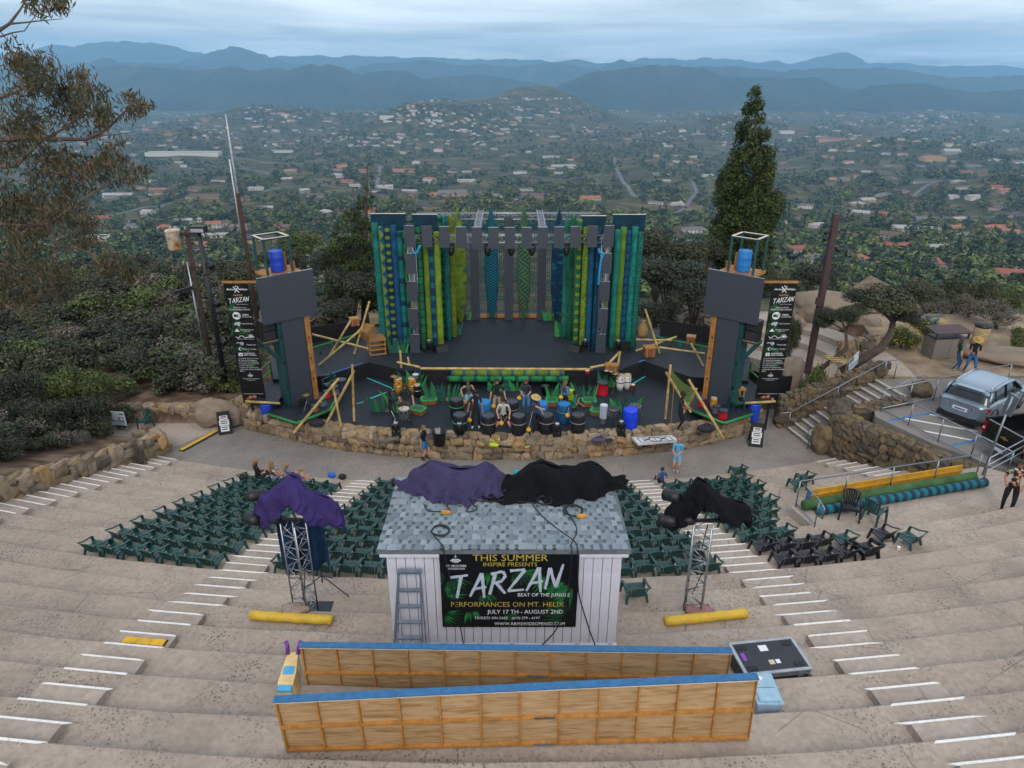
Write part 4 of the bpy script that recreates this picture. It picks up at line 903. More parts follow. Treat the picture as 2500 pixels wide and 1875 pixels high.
 # CONTROL BOOTH
def build_booth():
 x0,x1,y0,y1,zb,zt=-2.38,2.08,10.86,13.15,3.62,6.0
 t=thing('control_booth', 'small grey wooden control booth with shingled roof behind the chairs', 'shed',((x0+x1)/2,(y0+y1)/2,2.6))
 GREY=M('grey_siding',hx('c4c4cd'),.75,var=.08,scale=2.,bmp=.25,bscale=30,dirt=hx('b6b6c2'));TRIM=M('grey_trim',hx('c6c7cd'),.7,var=.06)
 MB().box(x0+.03,x1-.03,y0+.04,y1-.04,2.4,zt).obj('wall_core',M('dark_gap',hx('4a4a50'),.9),t)
 n=25;w=(x1-x0)/n
 b=MB().box(.006,w-.006,0,.04,0,zt-zb);me=b.mesh('siding_board',GREY);L=world_loc(t)
 for i in range(n):link('siding_board',me,t,(x0+i*w-L.x,y0-L.y+random.uniform(0,.004),zb-L.z))
 nb=13;wb=(y1-y0-.04)/nb;me2=MB().box(0,.04,.005,wb-.005,0,zt-2.4).mesh('siding_board',GREY)
 for s in(x0-.01,x1-.03):
  for i in range(nb):link('siding_board',me2,t,(s-L.x,y0+.045+i*wb-L.y,2.4-L.z))
 MB().box(x0-.1,x1+.1,y0-.12,y0-.085,zt-.11,zt+.06).obj('fascia',TRIM,t)
 MB().box(x0-.02,x1+.02,y0-.06,y0-.003,zb-.03,zb+.07).obj('base_trim',TRIM,t)
 for i in range(7):MB().box(x0+.35+i*.66,x0+.43+i*.66,y0-.075,y0-.062,zb+.03,zb+.15).obj('tie_clip',TRIM,t)
 ry0,ry1,rz0,rz1=y0-.14,y1+.16,zt+.07,zt+.02
 rf=MB();rf.hexa([(x0-.14,ry0,zt-.02),(x1+.14,ry0,zt-.02),(x1+.14,ry1,zt-.02),(x0-.14,ry1,zt-.02)],[(x0-.14,ry0,rz0),(x1+.14,ry0,rz0),(x1+.14,ry1,rz1),(x0-.14,ry1,rz1)]);ro=rf.obj('roof',M('roof_felt',hx('5c6468'),.95),t)
 SH=Mrand('slate_blue_shingle',[hx('76838a'),hx('87939a'),hx('68757c'),hx('7e8b92'),hx('929da2'),hx('6f7d88')],.95,.18,1.6,.5,60.)
 cs=17;dep=(ry1-ry0)/cs;tabs=27;tw=(x1-x0+.28)/tabs;mes=[MB().hexa([(.004,0,0),(tw*k-.004,0,0),(tw*k-.004,dep*1.3,0),(.004,dep*1.3,0)],[(.004,0,.014),(tw*k-.004,0,.014),(tw*k-.004,dep*1.3,.004),(.004,dep*1.3,.004)]).mesh('shingle',SH)for k in(1,.7)]
 cnt=0;rest=MB()
 for c in range(cs):
  for i in range(tabs):
   xx=x0-.14+(i+(.5 if c%2 else 0)+random.uniform(-.03,.03))*tw;f=c/cs
   if xx+tw>x1+.14:continue
   z=rz0+(rz1-rz0)*f+.004+random.choice((0,.005,.01));y=ry0+c*dep+random.uniform(-.008,.008)
   if cnt<300:link('shingle',random.choice(mes),ro,(xx-L.x,y-L.y,z-L.z));cnt+=1
   else:rest.hexa([(xx,y,z),(xx+tw-.006,y,z),(xx+tw-.006,y+dep*1.3,z),(xx,y+dep*1.3,z)],[(xx,y,z+.014),(xx+tw-.006,y,z+.014),(xx+tw-.006,y+dep*1.3,z+.004),(xx,y+dep*1.3,z+.004)])
 stuff(rest.obj('upper_shingles',SH,ro))
 return x0,x1,y0,y1,zb,zt,rz0
BX0,BX1,BY0,BY1,BZB,BZT,BRZ=build_booth()
ROOFZ=BZT+.065
def roof_at(px,py):return PZ(px,py,ROOFZ+.02)
def poster():
 y=BY0-.135;tl,tr,bl,br=PY(1070.6,1340,y),PY(1415.6,1339,y),PY(1077,1534.8,y),PY(1403.6,1534.8,y)
 W_=Vector((tr.x-tl.x,0,0));Hh=Vector((0,.04,(bl.z-tl.z)));O=Vector((tl.x,y,tl.z))
 t=thing('show_poster', 'black vinyl show poster with green leaves and big silver brush lettering on the booth', 'banner',(O.x+W_.x/2,y,bl.z))
 b=MB();nx,nz=24,12;vs=[]
 for j in range(nz+1):
  for i in range(nx+1):
   u,v=i/nx,j/nz;p=O+W_*u+Hh*v;d=.004*math.sin(u*9+v*4)*math.sin(v*3.1);vs.append((p.x+.004*math.sin(v*5),p.y+d+.004,p.z-.012*math.sin(u*PI*6)**2*(1-v)*.5))
 b.add(vs,[(j*(nx+1)+i,(j+1)*(nx+1)+i,(j+1)*(nx+1)+i+1,j*(nx+1)+i+1)for j in range(nz)for i in range(nx)]);b.obj('vinyl_sheet',VINYL,t,smooth=True)
 s=Sheet(O,W_,Hh,t)
 s.fronds([(.02,.42,200,.10,6,60),(.02,.50,-20,.16,9,70),(.36,.55,75,.14,9,60),(.42,.30,100,.2,8,50),(.60,.25,60,.17,7,60),(.78,.36,140,.22,9,50),(.96,.48,130,.2,11,70),(.92,.58,150,.18,8,50),(.25,.78,80,.13,7,40),(.52,.8,70,.1,6,50),(.04,.8,30,.13,7,80),(.9,.9,200,.2,8,70),(.12,.35,60,.16,7,60)],[INK_L2,INK_L3,INK_L2,INK_L1],4)
 s.text(.24,.777,.066,.146, 'THIS SUMMER',INK_G);s.text(.314,.70,.162,.21, 'INSPIRE PRESENTS',INK_G)
 s.text(.048,.194,.192,.219, 'MT. HELIX PARK',INK_W);s.text(.063,.18,.228,.252, 'FOUNDATION',INK_W)
 helix_logo(s,.118,.125,.047)
 s.brush(.075,.895,.32,.615,.12,INK_S)
 s.text(.563,.943,.548,.605, 'BEAT OF THE JUNGLE',INK_W);s.text(.07,.905,.662,.725, 'PERFORMANCES ON MT. HELIX',INK_G)
 s.text(.336,.90,.765,.832, 'JULY 17 TH - AUGUST 2ND',INK_W);s.text(.24,.728,.856,.90, 'TICKETS ON SALE   (619) 579 - 6197',INK_W);s.text(.389,.915,.93,.97, 'WWW.ARMSWIDEOPENSD.COM',INK_W)
 for u in(.012,.26,.5,.745,.985):
  for v in(.012,.988):p=s.at(u,v,.008);MB().sph(p,.011,8,5).obj('grommet',M('brass',hx('8d7d55'),.4,.8),t,local=True)
def helix_logo(s,u,v,w):
 asp=s.U.length/s.V.length;q=[]
 for ring in range(4):
  r0,r1=w*(.35+.17*ring),w*(.35+.17*ring+.12)
  for k in range(4+ring):
   n=4+ring;a0=math.radians(30+120*k/n+2);a1=math.radians(30+120*(k+1)/n-2);q.append([(u+r*math.cos(a),v-w*.35*asp+r*math.sin(a)*asp)for r,a in((r0,a0),(r1,a0),(r1,a1),(r0,a1))])
 s.poly(q,INK_W,.005, 'logo');s.line([(u,v-w*.95*asp),(u,v-w*.02*asp)],w*.05,INK_W,name='logo');s.line([(u-w*.25,v-w*.5*asp),(u+w*.25,v-w*.5*asp)],w*.05,INK_W,name='logo')
poster()
def ladder():
 AL=M('aluminium',hx('9aa6b0'),.35,.8,var=.12);t0=PY(1000,1412,BY0-.14);base=BZB;top=t0.z+.18
 t=thing('step_ladder', 'folded aluminium step ladder leaning on the booth left of the poster', 'ladder',(-2.0,BY0-.3,base-.02))
 zt=top;yb,yt=BY0-.58,BY0-.16;xs=(-2.3,-1.72);xt=(-2.13,-1.73)
 for a,b in zip(xs,xt):MB().bar((a,yb,base),(b,yt,zt),.028,.07).obj('rail',AL,t)
 for k in range(1,6):
  f=k/6*.98;z=base+(zt-base)*f;y=yb+(yt-yb)*f;xa=xs[0]+(xt[0]-xs[0])*f;xb=xs[1]+(xt[1]-xs[1])*f;MB().box(xa+.01,xb-.01,y-.05,y+.04,z-.03,z).obj('step',AL,t)
 MB().box(xt[0]-.03,xt[1]+.03,yt-.06,yt+.06,zt-.02,zt+.02).obj('cap',AL,t)
 for a,b in zip(xs,xt):MB().bar((a+.03,yb+.36,base),(b+.0,yt+.03,zt-.02),.022,.03).obj('rear_rail',AL,t)
ladder()
def cable(label,pts,r=.012,mat=None,name='cable',cat='cable'):
 P=[Vector(p)for p in pts];Q=[]
 for i in range(len(P)-1):
  p0,p1,p2,p3=P[max(i-1,0)],P[i],P[i+1],P[min(i+2,len(P)-1)]
  for k in range(6):
   t=k/6;Q.append(.5*((2*p1)+(p2-p0)*t+(2*p0-5*p1+4*p2-p3)*t*t+(3*p1-p0-3*p2+p3)*t**3))
 Q.append(P[-1]);return tag(MB().tube(Q,r,6).obj(name,mat or RUBBER,None,smooth=True),label,cat)
RUBBER=M('black_rubber',hx('141518'),.6)
def coil(px,py,r,n,seed):
 rr=random.Random(seed);c=roof_at(px,py);return[c+Vector((r*math.cos(a)*rr.uniform(.85,1.1),r*math.sin(a)*rr.uniform(.85,1.1),.01+.006*k/8))for k,a in enumerate(np.linspace(0,2*PI*n,int(9*n)))]
YF=BY0-.15
cable('black cable looped on the left of the booth roof and hanging under the poster',coil(1075,1297,.17,2.6,2)+[roof_at(1083,1335)]+[PY(1083,1345,YF-.02),PY(1105,1440,YF-.04),PY(1118,1500,YF-.04),PY(1132,1575,YF-.02)])
cable('black cable across the left blanket edge on the booth roof',[roof_at(px,py)for px,py in((1035,1230),(1045,1246),(1075,1249),(1100,1250),(1092,1232),(1120,1222),(1150,1220),(1140,1248),(1165,1243),(1150,1222),(1200,1225),(1240,1218))])
cable('black cable running straight down the right of the booth roof',[roof_at(px,py)for px,py in((1297,1226),(1320,1256),(1352,1284),(1385,1308))]+[roof_at(1405,1325),PY(1410,1345,YF-.02),PY(1412,1440,YF-.03),PY(1424,1490,YF),PY(1440,1540,YF),PY(1455,1580,YF)])
cable('black cable coil on the right of the booth roof hanging down the front',coil(1400,1248,.19,3.4,5)+[roof_at(1408,1290),roof_at(1394,1330),PY(1396,1345,YF-.025),PY(1385,1450,YF-.05),PY(1362,1530,YF-.04),PY(1320,1578,YF-.02)])
cable('small black cable coil beside the right blanket on the booth roof',coil(1330,1223,.16,2.8,8)+[roof_at(1280,1226),roof_at(1245,1222)])
for px,py,lab in((1089,1253, 'yellow cable connector on the left of the booth roof'),(1420,1262, 'yellow cable connector on the right of the booth roof')):
 p=roof_at(px,py);tag(MB().box(p.x-.07,p.x+.07,p.y-.03,p.y+.03,p.z,p.z+.055).box(p.x-.1,p.x-.07,p.y-.015,p.y+.015,p.z+.01,p.z+.04).box(p.x+.07,p.x+.11,p.y-.015,p.y+.015,p.z+.01,p.z+.04).obj('cable_connector',M('yellow_plug',hx('c08a25'),.6)),lab, 'connector')
def lamp_stub(name,label,pts,r):
 tag(MB().tube(pts,r,12).obj(name,M('lamp_black',hx('121316'),.5),None),label, 'lamp')
drape('faded purple quilted blanket over the left lamps on the booth roof',[(-1.9,13.0,6.5),(-1.72,12.95,6.68),(-1.4,12.9,6.6),(-1.1,12.9,6.52),(-.75,12.9,6.58),(-.55,12.95,6.66),(-.45,13.0,6.5)],.4,.72,Q_FADED,11,8,.35,.1,ROOFZ)
drape('black quilted blanket over the right lamps on the booth roof',[(-.2,12.95,6.3),(.1,12.9,6.36),(.4,12.9,6.6),(.65,12.9,6.68),(1.0,12.9,6.55),(1.35,12.9,6.58),(1.6,12.9,6.7),(1.85,13.0,6.5)],.42,.75,Q_BLACK,17,9,.35,.1,ROOFZ)
# LIGHTING TOWERS ON TRUSSES
ALU=M('truss_aluminium',hx('9ea2a8'),.32,.85,var=.15,scale=9)
LAMPB=M('lamp_black',hx('121316'),.5)
def truss_parts(parent,a,b,w,bays,r=.018,flat=False):
 a,b=Vector(a),Vector(b);d=(b-a).normalized();u=Vector((0,0,1))if abs(d.z)<.9 else Vector((.4,1,0)).normalized();e1=d.cross(u).normalized()*w/2;e2=d.cross(e1).normalized()*w/2
 cs=[e1+e2,e1-e2,-e1-e2,-e1+e2]
 for c in cs:MB().tube([a+c,b+c],r,8).obj('chord',ALU,parent,smooth=True)
 br=MB()
 for k in range(bays):
  f0,f1=k/bays,(k+1)/bays
  for i in range(4):
   c,c2=cs[i],cs[(i+1)%4]
   if k%2:c,c2=c2,c
   br.tube([a.lerp(b,f0)+c,a.lerp(b,f1)+c2],r*.5,6);br.tube([a.lerp(b,f0)+cs[i],a.lerp(b,f0)+cs[(i+1)%4]],r*.5,6)
 br.obj('lacing',ALU,parent,smooth=True)
def lamp_head(c,aim,r=.11,parent=None,l=.34):
 c=Vector(c);d=Vector(aim).normalized();return MB().tube([c-d*l*.5,c-d*l*.1,c+d*l*.3,c+d*l*.5],[r*.75,r,r*.95,r*1.05],14).obj('lamp_head',LAMPB,parent,smooth=True)
def light_tower(label,x,y,ztop,cloth_label,mat,ridge_,half,drop,seed,side):
 zb=tier_z(x,y);t=thing('truss_tower',label, 'lighting tower',(x,y,zb+.013))
 MB().box(x-.1,x+.5,y-.3,y+.45,zb+.013,zb+.028).obj('base_plate',M('base_steel',hx('3a3d42'),.5,.6),t)
 truss_parts(t,(x,y,zb+.03),(x,y,ztop),.36,9)
 MB().bar((x-.85,y,ztop+.03),(x+.85,y,ztop+.03),.06).obj('cross_bar',LAMPB,t)
 for i,(dx,dy,dz)in enumerate(((-.8,-.12,.0),(-.72,.05,.48),(-.4,-.05,-.02),(.45,-.05,.02),(.8,.05,.15),(.3,.1,.35))):
  lamp_head((x+dx,y+dy,ztop+.12+dz),(side*.5 if dz>.3 else-.9*(1 if dx<0 else-1),.5,-.15),.13,t)
 MB().tube([(x+.1,y+.05,ztop-.1),(x+.05,y+.1,ztop-.8),(x+.12,y-.02,ztop-1.2),(x-.02,y+.1,ztop-2.0)],.012,6).obj('power_cable',RUBBER,t)
 drape(cloth_label,ridge_,half,drop,mat,seed,6,.25,.1)
LX,LY=-4.62,12.4;RX,RY=4.02,12.3
light_tower('aluminium truss lighting tower left of the booth',LX,LY,5.55, 'purple quilted blanket draped over the left lighting tower',Q_PURPLE,[(LX-.5,LY,6.2),(LX-.2,LY+.05,6.42),(LX+.05,LY+.12,6.62),(LX+.2,LY+.1,6.55),(LX+.35,LY,6.3),(LX+.82,LY,6.12)],.3,.62,23,1)
light_tower('aluminium truss lighting tower right of the booth',RX,RY,5.6, 'black quilted blanket draped over the right lighting tower',Q_BLACK,[(RX-.62,RY,6.08),(RX-.35,RY+.05,6.3),(RX-.2,RY+.1,6.58),(RX-.02,RY+.1,6.5),(RX+.3,RY,6.22),(RX+.75,RY,6.06)],.3,.52,29,-1)
def hanging_cloth():
 b=MB();N,K=26,16;vs=[]
 for k in range(K+1):
  for i in range(N+1):
   u,v=i/N,k/K;x=LX-.5+u*1.0+.12*(u-.5)*v;z=5.35-v*(1.45-.35*abs(u-.35));vs.append((x,LY+.36+.10*math.sin(u*14+2*v)*(.3+v)+.05*math.sin(u*31),z))
 b.add(vs,[(k*(N+1)+i,(k+1)*(N+1)+i,(k+1)*(N+1)+i+1,k*(N+1)+i+1)for k in range(K)for i in range(N)]);o=b.obj('moving_blanket',Q_BLUE,None,smooth=True);m=o.modifiers.new('thick', 'SOLIDIFY');m.thickness=.012
 tag(o, 'dark blue blanket hanging behind the left lighting tower', 'blanket')
hanging_cloth()
def stand_legs():
 z=tier_z(LX+.2,LY+.7)+.02;t=thing('tripod_stand', 'black tripod stand legs behind the left lighting tower', 'stand',(LX+.2,LY+.75,z));m=M('stand_black',hx('2b2d31'),.5)
 for dx,dy in((-.5,.1),(.62,-.15),(.1,.5)):MB().tube([(LX+.2,LY+.75,z+.5),(LX+.2+dx,LY+.75+dy,z+.02)],.014,8).obj('leg',m,t)
 MB().tube([(LX+.2,LY+.75,z+.3),(LX+.2,LY+.75,z+1.6)],.018,8).obj('pole',m,t)
stand_legs()
def ylog(label,a,b,r=.105):
 a=on_tiers(*a);b=on_tiers(*b);z=max(tier_z(a.x,a.y),tier_z(b.x,b.y))+r+.014;a.z=b.z=z
 n=14;P=[a.lerp(b,k/n)+Vector((0,0,.008*math.sin(k*2.1)))for k in range(n+1)]
 tag(MB().tube(P,[r*random.uniform(.95,1.05)for _ in P],16).obj('padded_tube',M('yellow_vinyl',hx('c9a52c'),.55,var=.12,scale=5,bmp=.4,bscale=9,dirt=hx('9a8a5c')),None,smooth=True),label, 'tube')
ylog('yellow padded tube at the foot of the left lighting tower',(615,1513),(813,1525));ylog('yellow padded tube at the foot of the right lighting tower',(1622,1528),(1820,1508))
def bag(label,px,py,mat,s=(.32,.2,.09)):
 p=on_tiers(px,py);z=tier_z(p.x,p.y)+.014;b=MB();b.sph((p.x,p.y,z+s[2]*.8),1.0,14,9,(s[0],s[1],s[2]));
 for i,v in enumerate(b.v):b.v[i]=(v[0]+.03*math.sin(v[1]*25),v[1],max(z,v[2]+.02*math.sin(v[0]*30)))
 tag(b.obj('sandbag',mat,None,smooth=True),label, 'sandbag')
bag('clear plastic wrapped sandbag against the left lighting tower',722,1494,M('wrapped_sand',hx('8d7a70'),.35,var=.3,scale=14));bag('reddish wrapped sandbag against the right lighting tower',1705,1497,M('wrapped_sand_red',hx('86605a'),.4,var=.3,scale=14))
# SCENERY FLATS LYING IN FRONT
def plywood():
 m,nt,b=newmat('raw_plywood');setin(b, 'Roughness',.7);tc=nt.nodes.new('ShaderNodeTexCoord');mp=nt.nodes.new('ShaderNodeMapping');mp.inputs['Scale'].default_value=(1.1,1,9);nt.links.new(tc.outputs['Object'],mp.inputs[0])
 oi=nt.nodes.new('ShaderNodeObjectInfo')
 n=nt.nodes.new('ShaderNodeTexNoise');n.noise_dimensions='4D';n.inputs['Scale'].default_value=1.6;n.inputs['Detail'].default_value=7;n.inputs['Distortion'].default_value=1.2;nt.links.new(mp.outputs[0],n.inputs['Vector']);nt.links.new(math_(nt, 'MULTIPLY',oi.outputs['Random'],40.),n.inputs['W'])
 c=ramp(nt,n.outputs['Fac'],[(.3,hx('8a6a42')),(.5,hx('ae9068')),(.72,hx('bca27c'))])
 k=nt.nodes.new('ShaderNodeTexVoronoi');k.inputs['Scale'].default_value=4.5;nt.links.new(mp.outputs[0],k.inputs['Vector']);f=ramp(nt,k.outputs['Distance'],[(.03,(1,1,1)),(.09,(0,0,0))]);c=mixc(nt,math_(nt, 'MULTIPLY',f,.7),c,hx('553a20'))
 c=mixc(nt,.5,c,ramp(nt,oi.outputs['Random'],[(0,(.82,.8,.78)),(1,(1.12,1.1,1.08))]), 'MULTIPLY');nt.links.new(c,b.inputs['Base Color']);return m
PLY=plywood();BATTEN=M('pine_batten',hx('b07c3c'),.65,var=.25,scale=9,dirt=hx('8a5a28'));BLUEP=M('blue_edge_paint',hx('2a618c'),.75,var=.2,scale=9,dirt=hx('3f7ea6'));PALE_EDGE=M('pale_ply_edge',hx('cdbfae'),.8)
def flat(label,A,B,n=11,hgt=1.2,lean=(.06,.06)):
 A,B=Vector(A),Vector(B);ex=(B-A);L=ex.length;ex.normalize();away=Vector((-ex.y,ex.x,0)).normalized();upv=(Vector((0,0,1))*hgt+away*(lean[0]+lean[1])/2).normalized();nrm=upv.cross(ex).normalized()
 if nrm.y>0:nrm=-nrm
 t=thing('scenery_flat',label, 'scenery flat',(A+B)/2);w=L/n;d=.045
 def P(u,v,k):return A+ex*u+(Vector((0,0,1))*hgt+away*(lean[0]+(lean[1]-lean[0])*u/L)).normalized()*v+nrm*k
 def slab(u0,u1,v0,v1,k0,k1,nm,mat):MB().hexa([P(u0,v0,k0),P(u1,v0,k0),P(u1,v0,k1),P(u0,v0,k1)],[P(u0,v1,k0),P(u1,v1,k0),P(u1,v1,k1),P(u0,v1,k1)]).obj(nm,mat,t)
 for i in range(n):
  slab(i*w+.004,(i+1)*w-.004,.0,hgt-.002,-.012,0, 'plywood_sheet',PLY)
  for v in(.02,hgt*.5-.02,):slab(i*w+(.014 if i else .03),(i+1)*w-.014,v,v+.045,.001,d*1.25, 'batten',BATTEN)
 for i in range(n+1):slab(i*w-(.012 if i else-.0),i*w+(.012 if i<n else .0)+(.02 if i==0 else 0),.0,hgt-.003,.0015,d*1.1, 'batten',BATTEN)
 for i in range(n):
  a_,b_=i*w-(.01 if i==0 else 0),(i+1)*w+(.01 if i==n-1 else 0)
  slab(a_,b_,hgt,hgt+.018,-.06,d*1.5, 'edge_board',BLUEP);slab(a_,b_,hgt-.012,hgt-.001,d*1.12,d*1.5+.004, 'pale_edge',PALE_EDGE);slab(a_,b_,0,hgt-.001,-.06,-.014, 'painted_face',BLUEP)
 for u,v in((L*.53,hgt*.5),(L*.53,.03)):slab(u,u+.32,v,v+.04,d*1.3,d*1.3+.01, 'latch',ALU)
 return t
fa,fb=on_tiers(702,1833),on_tiers(1832,1820);zf=tier_z(0,7.6)+.016
flat('nearest long wooden scenery flat with blue top edge',(fa.x,fa.y,zf),(fb.x,fb.y+.12,zf),12,1.2,(-.13,.08))
zf2=tier_z(0,9.3)+.016
flat('second long wooden scenery flat just behind the nearest one',(-3.62,9.22,zf2),(3.72,9.12,zf2),12,1.2,(.0,-.03))
def rear_bits():
 a=on_tiers(1785,1650);z=tier_z(4.75,9.75)+.014
 t=thing('flight_case', 'black flight case with metal edges and recessed handles', 'case',(4.7,9.75,z));c=Vector((4.72,9.78,0));ex=Vector((math.cos(.13),math.sin(.13),0));ey=Vector((-ex.y,ex.x,0));w,d,h=1.22,.74,.40
 PAN=M('case_laminate',hx('272a31'),.55,var=.2);EDG=M('case_edge',hx('a9adb3'),.35,.8)
 def P(u,v,zz):return c+ex*u+ey*v+Vector((0,0,zz))
 def bx(u0,u1,v0,v1,z0,z1,nm,m):MB().hexa([P(u0,v0,z+z0),P(u1,v0,z+z0),P(u1,v1,z+z0),P(u0,v1,z+z0)],[P(u0,v0,z+z1),P(u1,v0,z+z1),P(u1,v1,z+z1),P(u0,v1,z+z1)]).obj(nm,m,t)
 bx(-w/2,w/2,-d/2,d/2,.02,h, 'panel',PAN)
 for s in(-1,1):
  bx(-w/2-.008,w/2+.008,s*d/2-.03,s*d/2+.03,h-.025,h+.008, 'edge',EDG);bx(s*w/2-.03,s*w/2+.03,-d/2+.03,d/2-.03,h-.025,h+.007, 'edge',EDG)
  bx(-w/2-.006,w/2+.006,s*d/2-.012,s*d/2+.012,h-.12,h-.07, 'edge',EDG)
  for q in(-1,1):bx(s*w/2-.03,s*w/2+.01*s+.02,q*d/2-.02,q*d/2+.02,.0,h-.12, 'edge',EDG);bx(s*w*.36-.09,s*w*.36+.09,q*d*.33-.05,q*d*.33+.05,h,h+.009, 'handle_dish',INK_K);MB().sph(P(s*w/2,q*d/2,z+h),.024,8,6).obj('corner_ball',EDG,t)
 bx(-.12,.04,.12,.26,h,h+.005, 'paper_label',INK_W);bx(-.08,.02,-.2,-.1,h,h+.005, 'paper_label',M('cream_paper',hx('c9bb98'),.8));bx(.05,.13,-.19,-.1,h,h+.005, 'paper_label',INK_W);bx(-.52,-.45,-.06,.12,h,h+.005, 'tape_label',M('purple_tape',hx('8a3fae'),.7))
 for u in(-.4,.42):bx(u-.05,u+.05,-d/2-.02,-d/2,h-.16,h-.04, 'latch',EDG)
 z=tier_z(4.3,8.75)+.014;t=thing('storage_bin', 'translucent storage bin with pale blue lid behind the flats', 'bin',(4.28,8.75,z));x,y=4.26,8.78
 BL=M('pale_blue_lid',hx('8fb0c2'),.5);BD=M('clear_blue_tub',hx('9db3cc'),.3,var=.12)
 MB().hexa([(x-.17,y-.27,z),(x+.17,y-.27,z),(x+.17,y+.27,z),(x-.17,y+.27,z)],[(x-.2,y-.31,z+.3),(x+.2,y-.31,z+.3),(x+.2,y+.31,z+.3),(x-.2,y+.31,z+.3)]).obj('tub',BD,t)
 MB().box(x-.22,x+.22,y-.33,y+.33,z+.3,z+.33).box(x-.17,x+.17,y-.28,y-.01,z+.331,z+.355).box(x-.17,x+.17,y+.01,y+.28,z+.331,z+.355).obj('lid',BL,t);MB().lathe([(.045,0),(.045,.006)],14,(x-.02,y+.2,z+.356)).obj('sticker',INK_W,t)
 z2=z;t=thing('folded_tarp', 'dark blue folded tarp under the storage bin', 'tarp',(4.42,8.3,z2));MB().hexa([(4.2,8.12,z2),(4.62,8.12,z2),(4.58,8.45,z2),(4.2,8.45,z2)],[(4.22,8.14,z2+.07),(4.6,8.14,z2+.05),(4.54,8.43,z2+.06),(4.22,8.43,z2+.08)]).obj('fold',M('navy_tarp',hx('1d2a45'),.6),t);MB().box(4.24,4.4,8.18,8.3,z2+.081,z2+.085).obj('label_patch',INK_W,t)
 z=tier_z(-3.85,9.15)+.014;t=thing('ride_on_toy', 'pale yellow ride on toy with purple horns and blue seat', 'toy',(-3.85,9.1,z));x,y=-3.87,9.15
 YT_=M('toy_yellow',hx('cdb07a'),.4,var=.2);b=MB();pr=[(-.32,.13,.2),(-.2,.17,.3),(0,.16,.34),(.2,.13,.42),(.33,.11,.44),(.4,.07,.38)];vs=[]
 for yy,w,h in pr:vs+=[(x-w,y+yy,z),(x+w,y+yy,z),(x+w*.8,y+yy,z+h),(x-w*.8,y+yy,z+h)]
 n=len(pr);b.add(vs,[(i*4+j,i*4+(j+1)%4,(i+1)*4+(j+1)%4,(i+1)*4+j)for i in range(n-1)for j in range(4)]+[(3,2,1,0),(n*4-4,n*4-3,n*4-2,n*4-1)]);b.obj('body',YT_,t)
 MB().hexa([(x-.13,y-.33,z+.19),(x+.13,y-.33,z+.19),(x+.1,y+.08,z+.36),(x-.1,y+.08,z+.36)],[(x-.12,y-.33,z+.24),(x+.12,y-.33,z+.24),(x+.09,y+.08,z+.375),(x-.09,y+.08,z+.375)]).obj('seat',M('toy_blue',hx('4a9ac0'),.35),t)
 for s in(-1,1):MB().tube([(x+s*.09,y+.3,z+.43),(x+s*.1,y+.36,z+.55),(x+s*.13,y+.4,z+.63)],[.04,.032,.038],10).obj('horn',M('toy_purple',hx('6a2f8a'),.4),t,smooth=True)
rear_bits()
def ramp_cover(label,a,b,w=.3,mods=6):
 a,b=Vector(a),Vector(b);t=thing('cable_ramp',label, 'cable cover',(a+b)/2);ex=(b-a).normalized();nr=Vector((-ex.y,ex.x,0));Yl=M('ramp_yellow',hx('cf9f1c'),.6);Bk=M('ramp_black',hx('222327'),.8);L=(b-a).length
 for k in range(mods):
  p=a+ex*(L*k/mods);q=a+ex*(L*(k+1)/mods-.008)
  MB().hexa([p-nr*w/2,q-nr*w/2,q+nr*w/2,p+nr*w/2],[p-nr*.09+Vector((0,0,.05)),q-nr*.09+Vector((0,0,.05)),q+nr*.09+Vector((0,0,.05)),p+nr*.09+Vector((0,0,.05))]).obj('base',Bk,t)
  MB().hexa([p-nr*.085+Vector((0,0,.051)),q-nr*.085+Vector((0,0,.051)),q+nr*.085+Vector((0,0,.051)),p+nr*.085+Vector((0,0,.051))],[p-nr*.08+Vector((0,0,.06)),q-nr*.08+Vector((0,0,.06)),q+nr*.08+Vector((0,0,.06)),p+nr*.08+Vector((0,0,.06))]).obj('lid',Yl,t)
ramp_cover('yellow and black cable cover across the left path',PZ(442,1101,-.89),PZ(530,1053,-.89),.34,7)
ramp_cover('short yellow cable cover on the left stairway',arc_pt(TR(0)-.2,D(-6.8),TZ(0)-.165),arc_pt(TR(0)-.2,D(-6.0),TZ(0)-.165),.26,3)
# STAGE
DECK=M('black_stage_deck',hx('131c26'),.66,var=.22,scale=1.1,bmp=.15,bscale=60,dirt=hx('1d2935'))
BLACKF=M('black_skirt',hx('0e0f12'),.9,var=.3,scale=3)
UZ=.8
def arcpts():return[(x,y+.5)for x,y in FW[1:-1]]
struct(MB().prism(arcpts()+[(10.6,33.6),(-10.6,33.6)],-.85,0.0).obj('lower_stage_deck',DECK))
UP=[(-5.25,31.85),(5.2,31.85),(6.66,33.15),(8.56,31.1),(11.2,30.6),(12.2,33.5),(11.0,37.2),(7.6,38.2),(7.4,41.4),(-7.4,41.4),(-7.6,38.2),(-11.6,37.2),(-12.4,33.5),(-11.4,30.8),(-9.0,31.2),(-7.22,32.95)]
struct(MB().prism(UP,-1.8,UZ,0,1).obj('upper_stage_deck',[DECK,BLACKF]))
TAPE=M('cyan_tape',hx('2fb7b4'),.6);BTAPE=M('blue_tape',hx('1c6fc0'),.6)
def tape(a,b,z,w,m):
 A,B=PZ(*a,z),PZ(*b,z);o=MB().bar(A+Vector((0,0,.003)),B+Vector((0,0,.003)),w,.006).obj('floor_tape',m);return o
